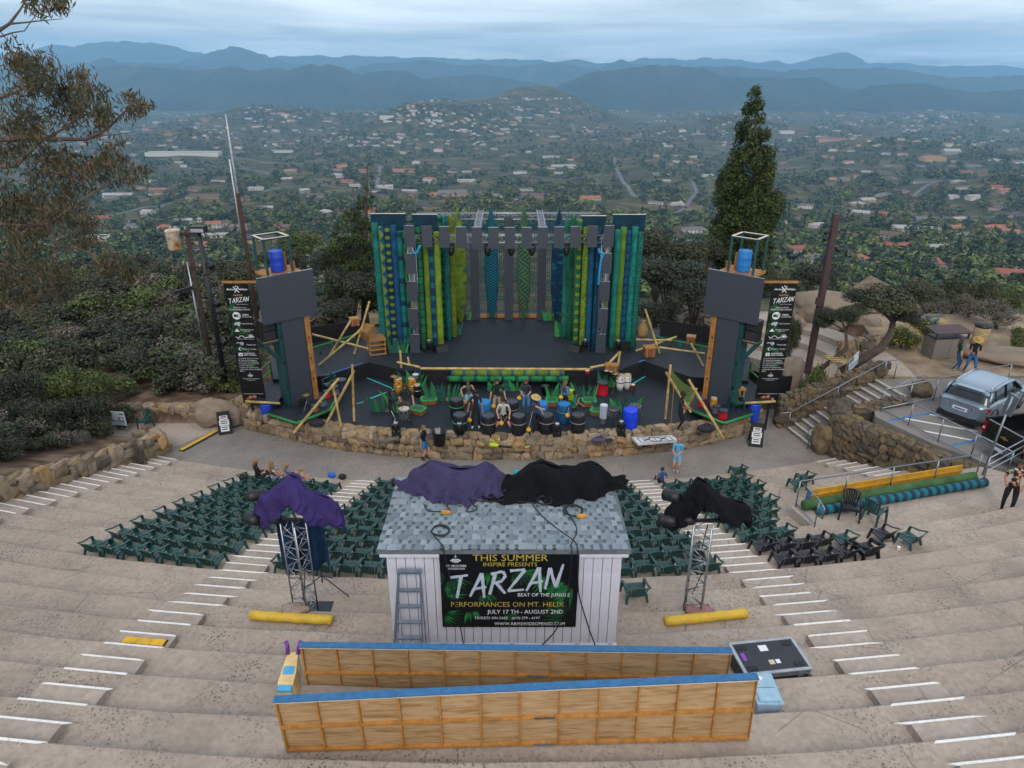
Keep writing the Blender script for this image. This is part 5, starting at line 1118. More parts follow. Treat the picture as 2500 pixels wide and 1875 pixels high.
for i,(a,b,z,w,m,lab)in enumerate([((892,921),(957,948),.0,.07,TAPE, 'cyan tape line on the floor left of the drums'),((896,976),(985,942),0,.09,TAPE, 'long cyan tape line behind the left grass cut-out'),((870,986),(888,981),0,.06,TAPE, 'short cyan tape piece at the foot of the left bamboo'),((796,916),(886,886),UZ,.06,BTAPE, 'blue tape on the edge of the left wing'),((1543,938),(1580,916),0,.07,TAPE, 'cyan tape line on the floor right of the congas'),((1559,884),(1574,879),UZ,.08,BTAPE, 'blue tape on the inner corner of the right wing')]):
 tag(tape(a,b,z,w,m),lab, 'tape')
 # painted tubes and flats
def tube_mat(name,kind,base,c2,c3,k=1.0):
 m,nt,b=newmat(name);setin(b, 'Roughness',.75);setin(b, 'Specular IOR Level',.25)
 base,c2,c3=[tuple(x*.6 for x in q)for q in(base,c2,c3)]
 tc=nt.nodes.new('ShaderNodeTexCoord');sp=nt.nodes.new('ShaderNodeSeparateXYZ');nt.links.new(tc.outputs['Object'],sp.inputs[0])
 a=math_(nt, 'ARCTAN2',sp.outputs[0],math_(nt, 'MULTIPLY',sp.outputs[1],-1.));z=sp.outputs[2];av=math_(nt, 'MULTIPLY',a,.16)
 n=tex(nt, 'ShaderNodeTexNoise',2.2,detail=7);wash=ramp(nt,n.outputs['Fac'],[(.3,tuple(x*.6 for x in base)),(.5,base),(.72,tuple(min(1,x*1.45)for x in base))])
 uv=nt.nodes.new('ShaderNodeCombineXYZ');nt.links.new(av,uv.inputs[0]);nt.links.new(z,uv.inputs[1])
 def fr(x,s):return math_(nt, 'FRACT',math_(nt, 'MULTIPLY',x,s))
 f=None
 if kind=='bands':f=math_(nt, 'LESS_THAN',fr(z,k),.22)
 elif kind=='squares':f=math_(nt, 'MULTIPLY',math_(nt, 'LESS_THAN',fr(z,k),.45),math_(nt, 'LESS_THAN',math_(nt, 'ABSOLUTE',a),1.1))
 elif kind=='tri':f=math_(nt, 'LESS_THAN',math_(nt, 'ABSOLUTE',math_(nt, 'SUBTRACT',fr(z,k),.5)),math_(nt, 'MULTIPLY',math_(nt, 'ADD',math_(nt, 'MULTIPLY',a,-.3),.35),1.0))
 elif kind=='diamond':
  p=fr(math_(nt, 'ADD',av,math_(nt, 'MULTIPLY',z,.6)),k);q=fr(math_(nt, 'SUBTRACT',av,math_(nt, 'MULTIPLY',z,.6)),k)
  f=math_(nt, 'MAXIMUM',math_(nt, 'LESS_THAN',p,.13),math_(nt, 'LESS_THAN',q,.13))
 elif kind=='cells':
  v=nt.nodes.new('ShaderNodeTexVoronoi');v.feature='DISTANCE_TO_EDGE';v.inputs['Scale'].default_value=k;nt.links.new(uv.outputs[0],v.inputs['Vector']);f=math_(nt, 'LESS_THAN',v.outputs['Distance'],.05)
 elif kind=='spots':
  v=nt.nodes.new('ShaderNodeTexVoronoi');v.inputs['Scale'].default_value=k;v.inputs['Randomness'].default_value=.75;nt.links.new(uv.outputs[0],v.inputs['Vector']);f=math_(nt, 'LESS_THAN',v.outputs['Distance'],.36)
 elif kind=='scales':
  s1=math_(nt, 'SINE',math_(nt, 'MULTIPLY',av,48.));s2=math_(nt, 'SINE',math_(nt, 'MULTIPLY',z,38.));f=math_(nt, 'GREATER_THAN',math_(nt, 'MULTIPLY',s1,s2),.2)
 elif kind=='weave':
  blk=math_(nt, 'GREATER_THAN',math_(nt, 'SINE',math_(nt, 'ADD',math_(nt, 'MULTIPLY',z,7.),math_(nt, 'MULTIPLY',av,9.))),0.)
  g1=fr(math_(nt, 'ADD',av,math_(nt, 'MULTIPLY',z,.55)),7.);g2=fr(math_(nt, 'SUBTRACT',av,math_(nt, 'MULTIPLY',z,.55)),7.)
  mix_=nt.nodes.new('ShaderNodeMix');nt.links.new(blk,mix_.inputs[0]);nt.links.new(g1,mix_.inputs[2]);nt.links.new(g2,mix_.inputs[3]);f=math_(nt, 'LESS_THAN',mix_.outputs[0],.5)
 elif kind=='bricks':
  row=math_(nt, 'FLOOR',math_(nt, 'MULTIPLY',z,k));p=fr(z,k);q=math_(nt, 'FRACT',math_(nt, 'ADD',math_(nt, 'MULTIPLY',av,k*.8),math_(nt, 'MULTIPLY',row,.5)));f=math_(nt, 'MAXIMUM',math_(nt, 'LESS_THAN',p,.14),math_(nt, 'LESS_THAN',q,.12))
 c=wash
 if kind=='rings':f=math_(nt, 'LESS_THAN',fr(z,k),.5)
 if f is not None:c=mixc(nt,math_(nt, 'MULTIPLY',f,.85),c,c2)
 if kind in('squares', 'tri', 'bands'):c=mixc(nt,math_(nt, 'MULTIPLY',math_(nt, 'LESS_THAN',fr(z,k),.035),.9),c,c3)
 n2=tex(nt, 'ShaderNodeTexNoise',16.,detail=6);c=mixc(nt,.55,c,ramp(nt,n2.outputs['Fac'],[(.3,(.68,.7,.72)),(.7,(1.22,1.2,1.18))]), 'MULTIPLY');nt.links.new(c,b.inputs['Base Color']);return m
TEAL,BLUE,NAVY,LIME,GREEN,DK=hx('1b7a74'),hx('155a80'),hx('0f2f4d'),hx('8aa02a'),hx('1e7a52'),hx('0a2434')
FLATM=tube_mat('painted_backing', 'none',hx('0d3d52'),DK,DK)
def painted_tube(label,top,bot,y,mat,r=.155,zb=UZ+.02):
 T=PY(top[0],top[1],y);B=PY(bot[0],bot[1],y);x=(T.x+B.x)/2;b=MB();n=14;h=T.z-zb;rs=[r*random.uniform(.97,1.03)for _ in range(n+1)];pr=[(r*.8,0)]+[(rs[k],.03+(h-.06)*k/n)for k in range(n+1)]+[(r*.8,h)]
 b.lathe(pr,18);o=b.obj('painted_tube',mat,None,smooth=True);o.location=(x,y,zb);o.rotation_euler=(0,0,random.uniform(-.3,.3));return tag(o,label, 'stage tube')
def sflat(label,x0,x1,y,zt):
 t=thing('scenery_flat',label, 'scenery flat',((x0+x1)/2,y,UZ));MB().box(x0,x1,y,y+.04,UZ,zt-.02).obj('painted_face',FLATM,t);MB().box(x0-.005,x1+.005,y-.004,y+.09,zt-.02,zt).obj('top_batten',M('pale_ply_edge',hx('cdbfae')),t)
 for x in(x0+.05,x1-.09):MB().box(x,x+.04,y+.041,y+.09,UZ,zt-.021).obj('frame_batten',BATTEN,t)
 for x in(x0+.3,x1-.3):MB().bar((x,y+.1,4.5),(x,y+1.6,UZ+.02),.05).obj('brace',BATTEN,t)
sflat('outer left dark blue scenery flat behind five painted tubes',-7.0,-5.28,35.24,7.8);sflat('inner left dark blue scenery flat behind four painted tubes',-4.9,-3.68,34.95,7.82)
sflat('inner right dark blue scenery flat behind three painted tubes',3.42,4.62,34.95,7.75);sflat('outer right dark blue scenery flat behind five painted tubes',5.0,6.62,35.24,7.76)
TM=tube_mat
for lab,tp,bt,y,m,r in[('plain mottled teal tube at the outer left end of the set',(916,544),(934,815),35.02,TM('t1', 'none',hx('1f7d78'),DK,DK),.165),('blue tube with lime triangles, second from the left',(932,552),(950,834),35.0,TM('t2', 'tri',hx('17607f'),LIME,DK,1.75),.155),('navy tube with a ladder of lime squares, third from the left',(946,550),(964,830),35.0,TM('t3', 'squares',hx('103a5a'),LIME,DK,2.6),.15),('plain blue tube, fourth from the left',(960,549),(978,832),35.0,TM('t4', 'none',hx('175a86'),DK,DK),.165),('teal tube cut by dark rings, fifth from the left',(976,564),(990,834),35.0,TM('t5', 'bands',hx('1d7f7c'),NAVY,DK,.85),.15),('thin green tube half behind the left screen column',(987,562),(1002,834),35.05,TM('t6', 'bands',hx('2e7d45'),NAVY,DK,.9),.11),('green tube with dark wavy rings right of the left screen column',(1022.5,555),(1033.5,848),34.72,TM('t7', 'bands',hx('1e7d50'),DK,LIME,2.3),.15),('lime tube with crossing diagonal lines',(1041,566),(1047,841),34.72,TM('t8', 'diamond',hx('7f9a2c'),hx('2d5a34'),DK,5.5),.15),('navy tube with teal squares',(1054,560),(1061,850),34.72,TM('t9', 'squares',hx('12456a'),hx('227d7c'),NAVY,1.5),.15),('plain lime green tube of the left set',(1066.7,566),(1074.7,846),34.72,TM('t10', 'none',hx('86a52c'),DK,DK),.165),('green tube with short dark dashes behind the lime tube',(1073.5,527),(1084,805),36.3,TM('t11', 'squares',hx('1f7f53'),DK,DK,2.2),.14),('teal tube with cracked dark outlines, left set',(1085,527),(1096,805),36.2,TM('t12', 'cells',hx('1b7f78'),DK,DK,5.),.155),('olive yellow tube with a brick grid, left set',(1098.7,525.7),(1109,789),36.6,TM('t13', 'bricks',hx('7d8a26'),hx('55651d'),DK,3.2),.15),('plain sea green tube at the inner end of the right set',(1386,536),(1376,798),36.6,TM('t14', 'none',hx('2a8270'),DK,DK),.15),('green tube with crossing diagonal lines, right set',(1400.5,527),(1391,805),36.3,TM('t15', 'diamond',hx('24794d'),DK,DK,5.),.15),('green tube with rows of lime ticks, right set',(1413,536),(1407,845),34.9,TM('t16', 'squares',hx('1f7046'),LIME,DK,2.1),.15),('lime tube covered in dark dots',(1433,554),(1418.6,849),34.72,TM('t17', 'spots',hx('7d9b2b'),hx('2a5a34'),DK,8.),.15),('blue tube with faint rings, right set',(1447,560),(1433,851),34.72,TM('t18', 'spots',hx('135a80'),hx('1b7390'),DK,4.),.15),('dark blue tube with circles beside the right screen column',(1465,554),(1448,850),34.72,TM('t19', 'spots',hx('0f4666'),hx('196a7e'),DK,5.),.15),('sea green tube right of the right screen column',(1510,560),(1492,852),35.0,TM('t20', 'none',hx('1f8a7c'),DK,DK),.155),('lime tube with small dark flecks, outer right set',(1523.5,554),(1504.7,852),35.0,TM('t21', 'spots',hx('6f9a2f'),hx('2c6a33'),DK,14.),.15),('blue tube with pale ladder lines, outer right set',(1535.4,562),(1517,850),35.0,TM('t22', 'squares',hx('17587e'),hx('0f3a58'),hx('4a8fb0'),2.4),.15),('bright teal tube with branching lines, outer right set',(1551.7,553),(1530,852),35.0,TM('t23', 'cells',hx('1f9488'),hx('0f5a60'),DK,3.2),.165),('green tube with a brick pattern at the outer right end of the set',(1566,566),(1542.6,850),35.0,TM('t24', 'bricks',hx('23806a'),DK,DK,6.),.15)]:
 painted_tube(lab,tp,bt,y,m,r)
def torpedo(label,top,bot,y,mat,r):
 T=PY(top[0],top[1],y);B=PY(bot[0],bot[1],y);x=(T.x+B.x)/2;zb=UZ+.06;h=T.z-zb;pr=[]
 for k in range(25):
  f=k/24;pr.append((max(.012,r*math.sin(PI*min(1,max(0,.03+f*.97)))**.62*(1-.12*f)),h*f))
 t=thing('leaf_column',label, 'stage column',(x,y,UZ));o=MB().lathe(pr,22).obj('painted_body',mat,t,smooth=True,local=True);o.location=(0,0,zb-UZ);o.scale=(1,.45,1)
 for s in(-1,1):MB().box(s*.26-.02,s*.26+.02,.12,.16,0,2.2).box(s*.26-.02,s*.26+.02,-.35,.45,0,.04).obj('stand',M('stand_black',hx('2b2d31')),t,local=True)
torpedo('yellow green spotted leaf column at the left of the back row',(1117.5,503),(1124,775),39.0,TM('leaf_a', 'spots',hx('7d982e'),hx('2e6a5c'),DK,2.4),.42)
torpedo('blue leaf column with turquoise scales',(1200,505),(1200,779),39.5,TM('leaf_b', 'scales',hx('0f4464'),hx('1f93a0'),DK),.42)
torpedo('green leaf column with woven stripes',(1279.5,505),(1278.5,779),39.5,TM('leaf_c', 'weave',hx('155064'),hx('6f8f33'),DK),.42)
torpedo('dark blue leaf column with pale leaf shapes',(1367,509),(1358,779),39.2,TM('leaf_d', 'spots',hx('0f3f62'),hx('1d7a86'),DK,4.2),.42)
# screens and trusses
LEDM=M('dark_led_screen',hx('363c46'),.55,var=.06,scale=30,bmp=.15,bscale=180)
LEDB=M('led_casing',hx('1c1d20'),.6)
def led(label,c,w,h,group,rz=0,tilt=0):
 t=thing('led_panel',label, 'screen',c,rz,group);MB().box(-w/2,w/2,-.02,.0,-h/2,h/2).obj('screen_face',LEDM,t,local=True);MB().box(-w/2+.01,w/2-.01,.001,.08,-h/2+.01,h/2-.01).obj('casing',LEDB,t,local=True);MB().box(-w/2,w/2,-.015,.08,h/2+.001,h/2+.012).obj('top_rim',ALU,t,local=True)
 return t
YL=34.22
tops=[1000,1042,1085,1125.6,1164,1204.5,1245,1286,1324.5,1365,1405,1446,1486.6]
for i,px in enumerate(tops):
 py=577+4.5*math.sin(PI*i/12);p=PY(px,py,YL);led(f'dark screen panel, {ORD[i]} from the left in the row under the stage truss',(p.x,YL,p.z),.5,1.02, 'header screen panels')
for s,x0,x1,xs in((-1,1003.7,1012.8, 'left'),(1,1481,1466, 'right')):
 for k,(a,b)in enumerate(((390,515),(575,705),(760,885),(935,1050))):
  py=480+(a+b)/2*.3617;p=PY(x0+(x1-x0)*k/3,py,YL);led(f'dark screen panel, {ORD[k]} from the top in the {xs} stage screen column',(p.x,YL,p.z if k<3 else UZ+.52),.5,1.0,xs+' column panels')
 x=PY((x0+x1)/2,700,YL).x;t=thing('upright_truss', f'aluminium truss leg behind the {xs} stage screen column', 'truss',(x,YL+.28,UZ));truss_parts(t,(x,YL+.28,UZ),(x,YL+.28,6.9),.29,14,.02)
for i,px in enumerate((1162,1242,1320)):
 x=PZ(px,777,UZ).x;t=thing('tall_screen', f"tall dark screen column, {('left', 'middle', 'right')[i]} of three at the back of the stage", 'screen',(x,39.6,UZ))
 for k in range(6 if i==1 else 5):MB().box(-.25,.25,-.03,.05,k*1.0+.004,k*1.0+.998).obj('led_module',LEDM,t,local=True)
 MB().box(-.2,.2,.051,.12,0,5).obj('casing',LEDB,t,local=True)
def truss(label,a,b,w=.3,bays=20):
 t=thing('stage_truss',label, 'truss',a);truss_parts(t,a,b,w,bays,.022);return t
truss('front aluminium stage truss behind the row of dark panels',(-5.05,YL+.28,6.72),(4.85,YL+.28,6.72),.34,26);truss('rear aluminium stage truss at the back of the stage',(-5.4,40.4,6.72),(5.0,40.4,6.72),.34,28)
truss('left cross truss joining the front and rear stage trusses',(-1.75,34.7,6.95),(-1.75,40.2,6.95),.3,14);truss('right cross truss joining the front and rear stage trusses',(1.55,34.7,6.95),(1.55,40.2,6.95),.3,14)
for i,x in enumerate((-5.3,4.9)):
 truss(f"rear {('left', 'right')[i]} leg of the stage truss frame",(x,40.4,UZ),(x,40.4,6.5),.3,14)
def scrim():
 m,nt,b=newmat('perforated_scrim');setin(b, 'Roughness',.9);n=tex(nt, 'ShaderNodeTexNoise',.8,detail=4);c=ramp(nt,n.outputs['Fac'],[(.3,hx('0c3a48')),(.6,hx('14566c')),(.8,hx('1c6a70'))]);nt.links.new(c,b.inputs['Base Color'])
 v=tex(nt, 'ShaderNodeTexVoronoi',9.);v.inputs['Randomness'].default_value=.2;f=ramp(nt,v.outputs['Distance'],[(.42,(0,0,0)),(.48,(1,1,1))]);nt.links.new(math_(nt, 'ADD',math_(nt, 'MULTIPLY',f,.45),.1),b.inputs['Alpha'])
 o=MB().box(-5.0,4.7,40.1,40.104,UZ+.3,6.55).obj('perforated_backdrop',m);tag(o, 'see-through perforated teal backdrop at the rear of the stage', 'backdrop')
 tag(MB().box(-4.6,4.4,40.0,40.05,UZ,UZ+.22).obj('kick_board',BATTEN), 'raw wood kick board along the foot of the rear backdrop', 'board')
scrim()
def mover(label,x,y,z,hang=True):
 t=thing('moving_light',label, 'stage light',(x,y,z));s=-1 if hang else 1
 MB().box(-.17,.17,-.13,.13,min(0,s*.16),max(0,s*.16)).obj('base_box',LAMPB,t,local=True)
 for k in(-1,1):MB().box(k*.16-.025,k*.16+.025,-.06,.06,min(s*.16,s*.52),max(s*.16,s*.52)).obj('yoke_arm',LAMPB,t,local=True)
 MB().lathe([(.08,-.2),(.13,-.1),(.13,.1),(.1,.2)],14,(0,0,s*.45)).obj('lamp_head',LAMPB,t,smooth=True,local=True);
 if not hang:MB().lathe([(.095,0),(.095,.012)],14,(0,0,.652)).obj('lens',M('lens_glass',hx('aeb6bc'),.08,.2),t,local=True)
 return t
for i,px in enumerate((1100,1190,1248,1299,1384)):
 x=PY(px,610,YL).x;mover(f'black moving light hanging under the stage truss, {ORD[i]} from the left',x,YL+.3,6.52)
for i,(px,py)in enumerate(((967,1076),(1122,1077),(1360,1078),(1516,1072))):
 p=PZ(px,py-6,0);mover(f'black floor light on the front edge of the stage, {ORD[i]} from the left',p.x,p.y+.15,.004,False)
for i,(px,py,lab)in enumerate(((1049,858, 'black floor light at the foot of the left lime tube'),(1427,856, 'black floor light at the foot of the right dotted tube'),(1507,858, 'black floor light at the outer right tubes'))):
 p=PZ(px,py,UZ);mover(lab,p.x,p.y-.1,UZ+.003,False)
def wedge(label,px,py,rz):
 p=PZ(px,py,UZ);t=thing('stage_monitor',label, 'speaker',(p.x,p.y,UZ+.003),rz);vs=[(-.32,-.25,0),(.32,-.25,0),(.32,.25,0),(-.32,.25,0),(-.32,-.12,.36),(.32,-.12,.36),(.32,.1,.36),(-.32,.1,.36)]
 MB().hexa(vs[:4],vs[4:]).obj('cabinet',LAMPB,t,local=True);MB().hexa([(-.28,-.262,.03),(.28,-.262,.03),(.28,-.25,.03),(-.28,-.25,.03)],[(-.28,-.142,.34),(.28,-.142,.34),(.28,-.12,.34),(-.28,-.12,.34)]).obj('grille',M('speaker_grille',hx('24262a'),.8,bmp=.5,bscale=200),t,local=True)
wedge('black wedge monitor at the left of the upper stage',1077,858,.5);wedge('black wedge monitor at the right of the upper stage',1404,858,-.5)
tag(MB().box(-.2,.2,-.1,.1,0,.5).obj('road_box',LAMPB), 'black box at the foot of the outer left tubes', 'box').location=tuple(PZ(947,855,UZ)+Vector((0,0,.003)))
tag(MB().box(-.22,.22,-.15,.15,0,.52).obj('road_box',LAMPB), 'black box at the foot of the outer right tubes', 'box').location=tuple(PZ(1526,858,UZ)+Vector((0,0,.003)))
SCARF=M('turquoise_cloth',hx('1f86b8'),.8,var=.2,scale=12,bmp=.5,bscale=30)
cable('short turquoise cloth tied on the left stage screen column',[PY(1008,613,YL-.05),PY(1016,619,YL-.12),PY(1024,604,YL-.14),PY(1027,599,YL-.1)],.06,SCARF, 'tied_cloth', 'cloth')
cable('long turquoise cloth hanging from the right stage screen column',[PY(1462,606,YL-.1),PY(1464,617,YL-.14),PY(1473,620,YL-.12),PY(1468,634,YL-.16),PY(1464,660,YL-.14),PY(1461,696,YL-.1)],.06,SCARF, 'tied_cloth', 'cloth')
# bamboo
def bamboo_mat():
 m,nt,b=newmat('dry_bamboo');setin(b, 'Roughness',.5);n=tex(nt, 'ShaderNodeTexNoise',3.,detail=5);c=ramp(nt,n.outputs['Fac'],[(.3,hx('8a7340')),(.55,hx('b59a5e')),(.75,hx('cbb27a'))]);nt.links.new(c,b.inputs['Base Color']);return m
BAM=bamboo_mat()
def bamboo(label,a,b,r=.055):
 a,b=Vector(a),Vector(b);L=(b-a).length;n=max(3,int(L/.42));P=[];R=[]
 for k in range(n):
  for f,q in((0,1.16),(.06,1.0),(.5,.98),(.94,1.0)):P.append(a.lerp(b,(k+f)/n));R.append(r*q)
 P.append(b);R.append(r*1.1);return tag(MB().tube(P,R,12).obj('bamboo_pole',BAM,None,smooth=True),label, 'bamboo pole')
def bam_px(label,base,zb,top,dy=0.0,r=.055):
 A=PZ(base[0],base[1],zb);A.z+=r*.6;B=PY(top[0],top[1],A.y+dy);return bamboo(label,A,B,r)
bam_px('tall bamboo pole leaning over the left wing',(865,866),UZ,(902,736),.3);bam_px('bamboo pole rising to the hanging basket on the left wing',(801,876),UZ,(856,783),.4);bam_px('long slanting bamboo pole on the left wing',(779,893),UZ,(881,805),.6)
bamboo('bamboo pole crossing low from the left tower to the crates',PY(762,816,33.6),PY(899,851,33.9))
bam_px('bamboo pole crossing in front of the left tower drums down to the stone wall',(718,1058),.12,(827,924),.6,.06);bam_px('bamboo pole slanting from the left posts down to the wall',(797,1036),0,(864.7,905),.7,.06)
bam_px('upright bamboo post at the corner of the left pit',(865,1030),0,(860,891),.1,.055);bam_px('short bamboo strut right of the left tower drums',(833,1043),0,(812,938),.2)
bam_px('tall upright bamboo pole behind the yellow congas',(982,934),0,(977,856),.05,.06);bam_px('short upright bamboo pole left of the long bamboo rail',(1006,925),0,(995.5,871.6),.05);
A=PY(969,884,31.6);bamboo('crossing bamboo pole at the left end of the long bamboo rail',A,PY(1024,896,31.7));bamboo('long bamboo rail along the front edge of the upper stage',PZ(1026,901,UZ)+Vector((0,-.05,.05)),PZ(1447,903,UZ)+Vector((0,-.05,.05)),.065)
bam_px('bamboo pole slanting down right of the long bamboo rail',(1443,935),.0,(1512,860),.5,.06);bam_px('upright leaning bamboo pole behind the white congas',(1503,930),0,(1514,858),.1,.06);bamboo('short crossing bamboo at the right end of the long bamboo rail',PY(1441,897.6,31.7),PY(1476,891,31.7),.06)
bam_px('upright bamboo post beside the man with the staff',(1624,1024),0,(1637,891),.1,.055);bam_px('bamboo pole slanting over the man with the staff',(1686,1008),.3,(1626,909),.1);bam_px('bamboo pole crossing in front of the right tower drums down to the stone wall',(1765,1071),.12,(1681,927),.6,.06);bam_px('short bamboo strut behind the man with the staff',(1664,1018),0,(1701,948),.1)
bamboo('level bamboo pole on the right wing',PY(1553,829,34.6),PY(1640,831,34.6),.05);bam_px('bamboo pole slanting across the right wing',(1552,858),UZ,(1652,822),.4);bam_px('tall bamboo pole leaning over the right wing',(1610,864),UZ,(1575,755),.3);bamboo('low bamboo pole running to the right tower',PY(1610,848,33.6),PY(1720,863,33.4),.05);bam_px('bamboo strut beside the right tower',(1717,895),UZ,(1687,839),.2)
def net():
 m,nt,b=newmat('green_netting');setin(b, 'Base Color',rgb(hx('5a7034')));setin(b, 'Roughness',.9);setin(b, 'Alpha',.62);A,B,C_,D_=PY(1637,897,28.6),PY(1700,950,28.3),PY(1690,985,28.2),PY(1640,950,28.5);bb=MB();n=12;vs=[]
 for i in range(n+1):
  for j in range(n+1):
   u,v=i/n,j/n;p=A.lerp(B,u).lerp(D_.lerp(C_,u),v);p.z-=.35*math.sin(PI*u)*(1-.5*v)*.6;p.y+=.1*math.sin(PI*u);vs.append(p)
 bb.add(vs,[(i*(n+1)+j,(i+1)*(n+1)+j,(i+1)*(n+1)+j+1,i*(n+1)+j+1)for i in range(n)for j in range(n)]);tag(bb.obj('camouflage_net',m,None,smooth=True), 'sagging green netting hung between the right bamboo poles', 'net')
net()
WOODC=M('crate_wood',hx('9a7038'),.7,var=.25,scale=8,dirt=hx('6f4c22'))
def slat_crate(label,p,rz,w,h,tilt=0):
 t=thing('slatted_crate',label, 'crate',p,rz);t.rotation_euler=(tilt,0,rz);n=4
 for sx in(-1,1):
  for sy in(-1,1):MB().box(sx*w/2-.025,sx*w/2+.025,sy*w/2-.025,sy*w/2+.025,0,h).obj('corner_post',WOODC,t,local=True)
 for k in range(n):
  z=.02+k*(h-.1)/(n-1)
  for s in(-1,1):
   MB().box(-w/2-.03,w/2+.03,s*w/2+(.026 if s>0 else-.046),s*w/2+(.046 if s>0 else-.026),z,z+.075).obj('slat',WOODC,t,local=True);MB().box(s*w/2+(.026 if s>0 else-.046),s*w/2+(.046 if s>0 else-.026),-w/2+.0,w/2,z+.003,z+.07).obj('slat',WOODC,t,local=True)
 for k in range(5):y=-w/2+.03+k*(w-.14)/4;MB().box(-w/2,w/2,y,y+.08,h+.001,h+.02).obj('slat',WOODC,t,local=True)
p=PZ(918,866,UZ);slat_crate('slatted wooden crate standing on the left wing',(p.x,p.y+.3,UZ+.003),.35,.78,.86);slat_crate('tilted slatted crate on top of the left wing crate',(p.x-.35,p.y+.35,UZ+.95),-.5,.6,.5,.45)
def box_wood(label,px,py,z,w,d,h,rz,m,y=None,nm='wooden_box'):
 p=PZ(px,py,z)if y is None else PY(px,py,y);t=thing(nm,label, 'box',(p.x,p.y,p.z),rz);MB().box(-w/2,w/2,-d/2,d/2,0,h).obj('body',m,t,local=True);MB().box(-w/2-.02,w/2+.02,-d/2-.02,d/2+.02,h-.06,h+.012).obj('rim',WOODC,t,local=True)
 for s in(-1,1):MB().box(s*w*.3-.03,s*w*.3+.03,-d/2-.022,-d/2,0,h-.061).obj('strap',WOODC,t,local=True)
BRN=M('brown_box_wood',hx('7a4c2c'),.7,var=.25,scale=7)
box_wood('brown box hanging on the bamboo over the left wing',866,793,0,.45,.4,.38,.4,BRN,34.2);box_wood('brown wooden box on the right wing',1584,868,UZ,.55,.45,.5,.1,BRN);box_wood('brown box hanging beside the right tower',1686,838,0,.42,.4,.4,-.3,BRN,33.8);box_wood('brown box with a rope handle among the right bamboo poles',1492,912,UZ,.6,.3,.5,-.15,M('leather_brown',hx('7d4f35'),.7))
b=MB();b.lathe([(.2,0),(.3,.15),(.28,.45),(.12,.75),(.09,.8),(.14,.9)],16);o=b.obj('burlap_sack',M('burlap',hx('8d7248'),.95,bmp=.5,bscale=60),None,smooth=True);o.location=tuple(PY(1568,815,35.2));o.location.z=UZ+.55;tag(o, 'tan burlap sack hanging on the right wing bamboo', 'sack')
GPIPE=M('green_pipe',hx('1f7a34'),.5,var=.2)
def green_rail(label,a,b,h=1.0,n=4,zf=UZ):
 t=thing('green_railing',label, 'railing',(a[0],a[1],zf));MB().tube([a,b],.05,10).obj('rail',GPIPE,t,smooth=True);A,B=Vector(a),Vector(b)
 for k in range(n):p=A.lerp(B,(k+.5)/n);MB().tube([p,(p.x,p.y,zf)],.04,8).obj('post',GPIPE,t,smooth=True)
a,b_=PY(765,849,33.8),PY(878,814,36.2);green_rail('green pipe railing at the back of the left wing',a,b_);a,b_=PY(1598,822,36.0),PY(1728,848,33.8);green_rail('green pipe railing at the back of the right wing',a,b_,n=5)
for s,lab in((-1, 'left'),(1, 'right')):
 tag(MB().prism([(s*8.2-.0,36.9),(s*11.9,35.2),(s*11.95,35.25),(s*8.25,36.95)]if s>0 else[(-11.9,35.2),(-8.2,36.9),(-8.25,36.95),(-11.95,35.25)],UZ,UZ+.9).obj('black_drape',BLACKF), f'low black drape behind the {lab} wing railing', 'drape')
def roll(label,a,b,r,m):
 a,b=Vector(a),Vector(b);L=(b-a).length;n=16;o=MB().lathe([(r*.7,0),(r,.04)]+[(r*random.uniform(.97,1.03),L*k/n)for k in range(1,n)]+[(r,L-.04),(r*.7,L)],18).obj('painted_tube',m,None,smooth=True);o.location=a;o.rotation_euler=(b-a).to_track_quat('Z', 'Y').to_euler();return tag(o,label, 'stage tube')
roll('upper painted tube lying along the front of the upper stage',PY(1101,911,31.62),PY(1378,911,31.62),.16,TM('roll_a', 'bands',hx('6f8a34'),hx('1d5a8a'),NAVY,1.7));roll('lower green painted tube lying along the front of the upper stage',PY(1090,925,31.45),PY(1388,925,31.45),.15,TM('roll_b', 'bands',hx('2a8a50'),NAVY,DK,1.5))
def slab_rolls():
 z=SLAB_Z+.014;a,b=PZ(1993,1258,z),PZ(2405,1186,z);u=(b-a).normalized();nr=Vector((-u.y,u.x,0))
 roll('turquoise and navy ringed tube lying on the right platform',a+Vector((0,0,.15)),b+Vector((0,0,.15)),.15,TM('roll_c', 'rings',hx('2a4358'),hx('1f8796'),hx('27445a'),3.1));roll('green scaly tube lying on the right platform',a+nr*.36-u*.25+Vector((0,0,.17)),b+nr*.36-u*.1+Vector((0,0,.17)),.165,TM('roll_d', 'diamond',hx('557a40'),hx('2f5f55'),DK,9.))
 t=thing('scenery_flat', 'long yellow painted flat on its edge behind the tubes on the right platform', 'scenery flat',a+nr*.75);A,B=a+nr*.72+u*.2,b+nr*.72-u*.3;A.z=B.z=z
 Yp=M('ochre_paint',hx('b98a24'),.7,var=.2,scale=3,dirt=hx('8a5f1c'));MB().hexa([A,B,B+nr*.05,A+nr*.05],[A+Vector((0,0,.42)),B+Vector((0,0,.42)),B+nr*.05+Vector((0,0,.42)),A+nr*.05+Vector((0,0,.42))]).obj('face',Yp,t);MB().bar((A+B)/2-(B-A)/2+Vector((0,0,.25))-nr*.03,B+Vector((0,0,.25))-nr*.03,.04,.05).obj('batten',M('ochre_paint',hx('b98a24')),t);MB().bar(A+u*-.02,A+u*.02+Vector((0,0,.43)),.1).obj('end_cap',BLUEP,t)
slab_rolls()
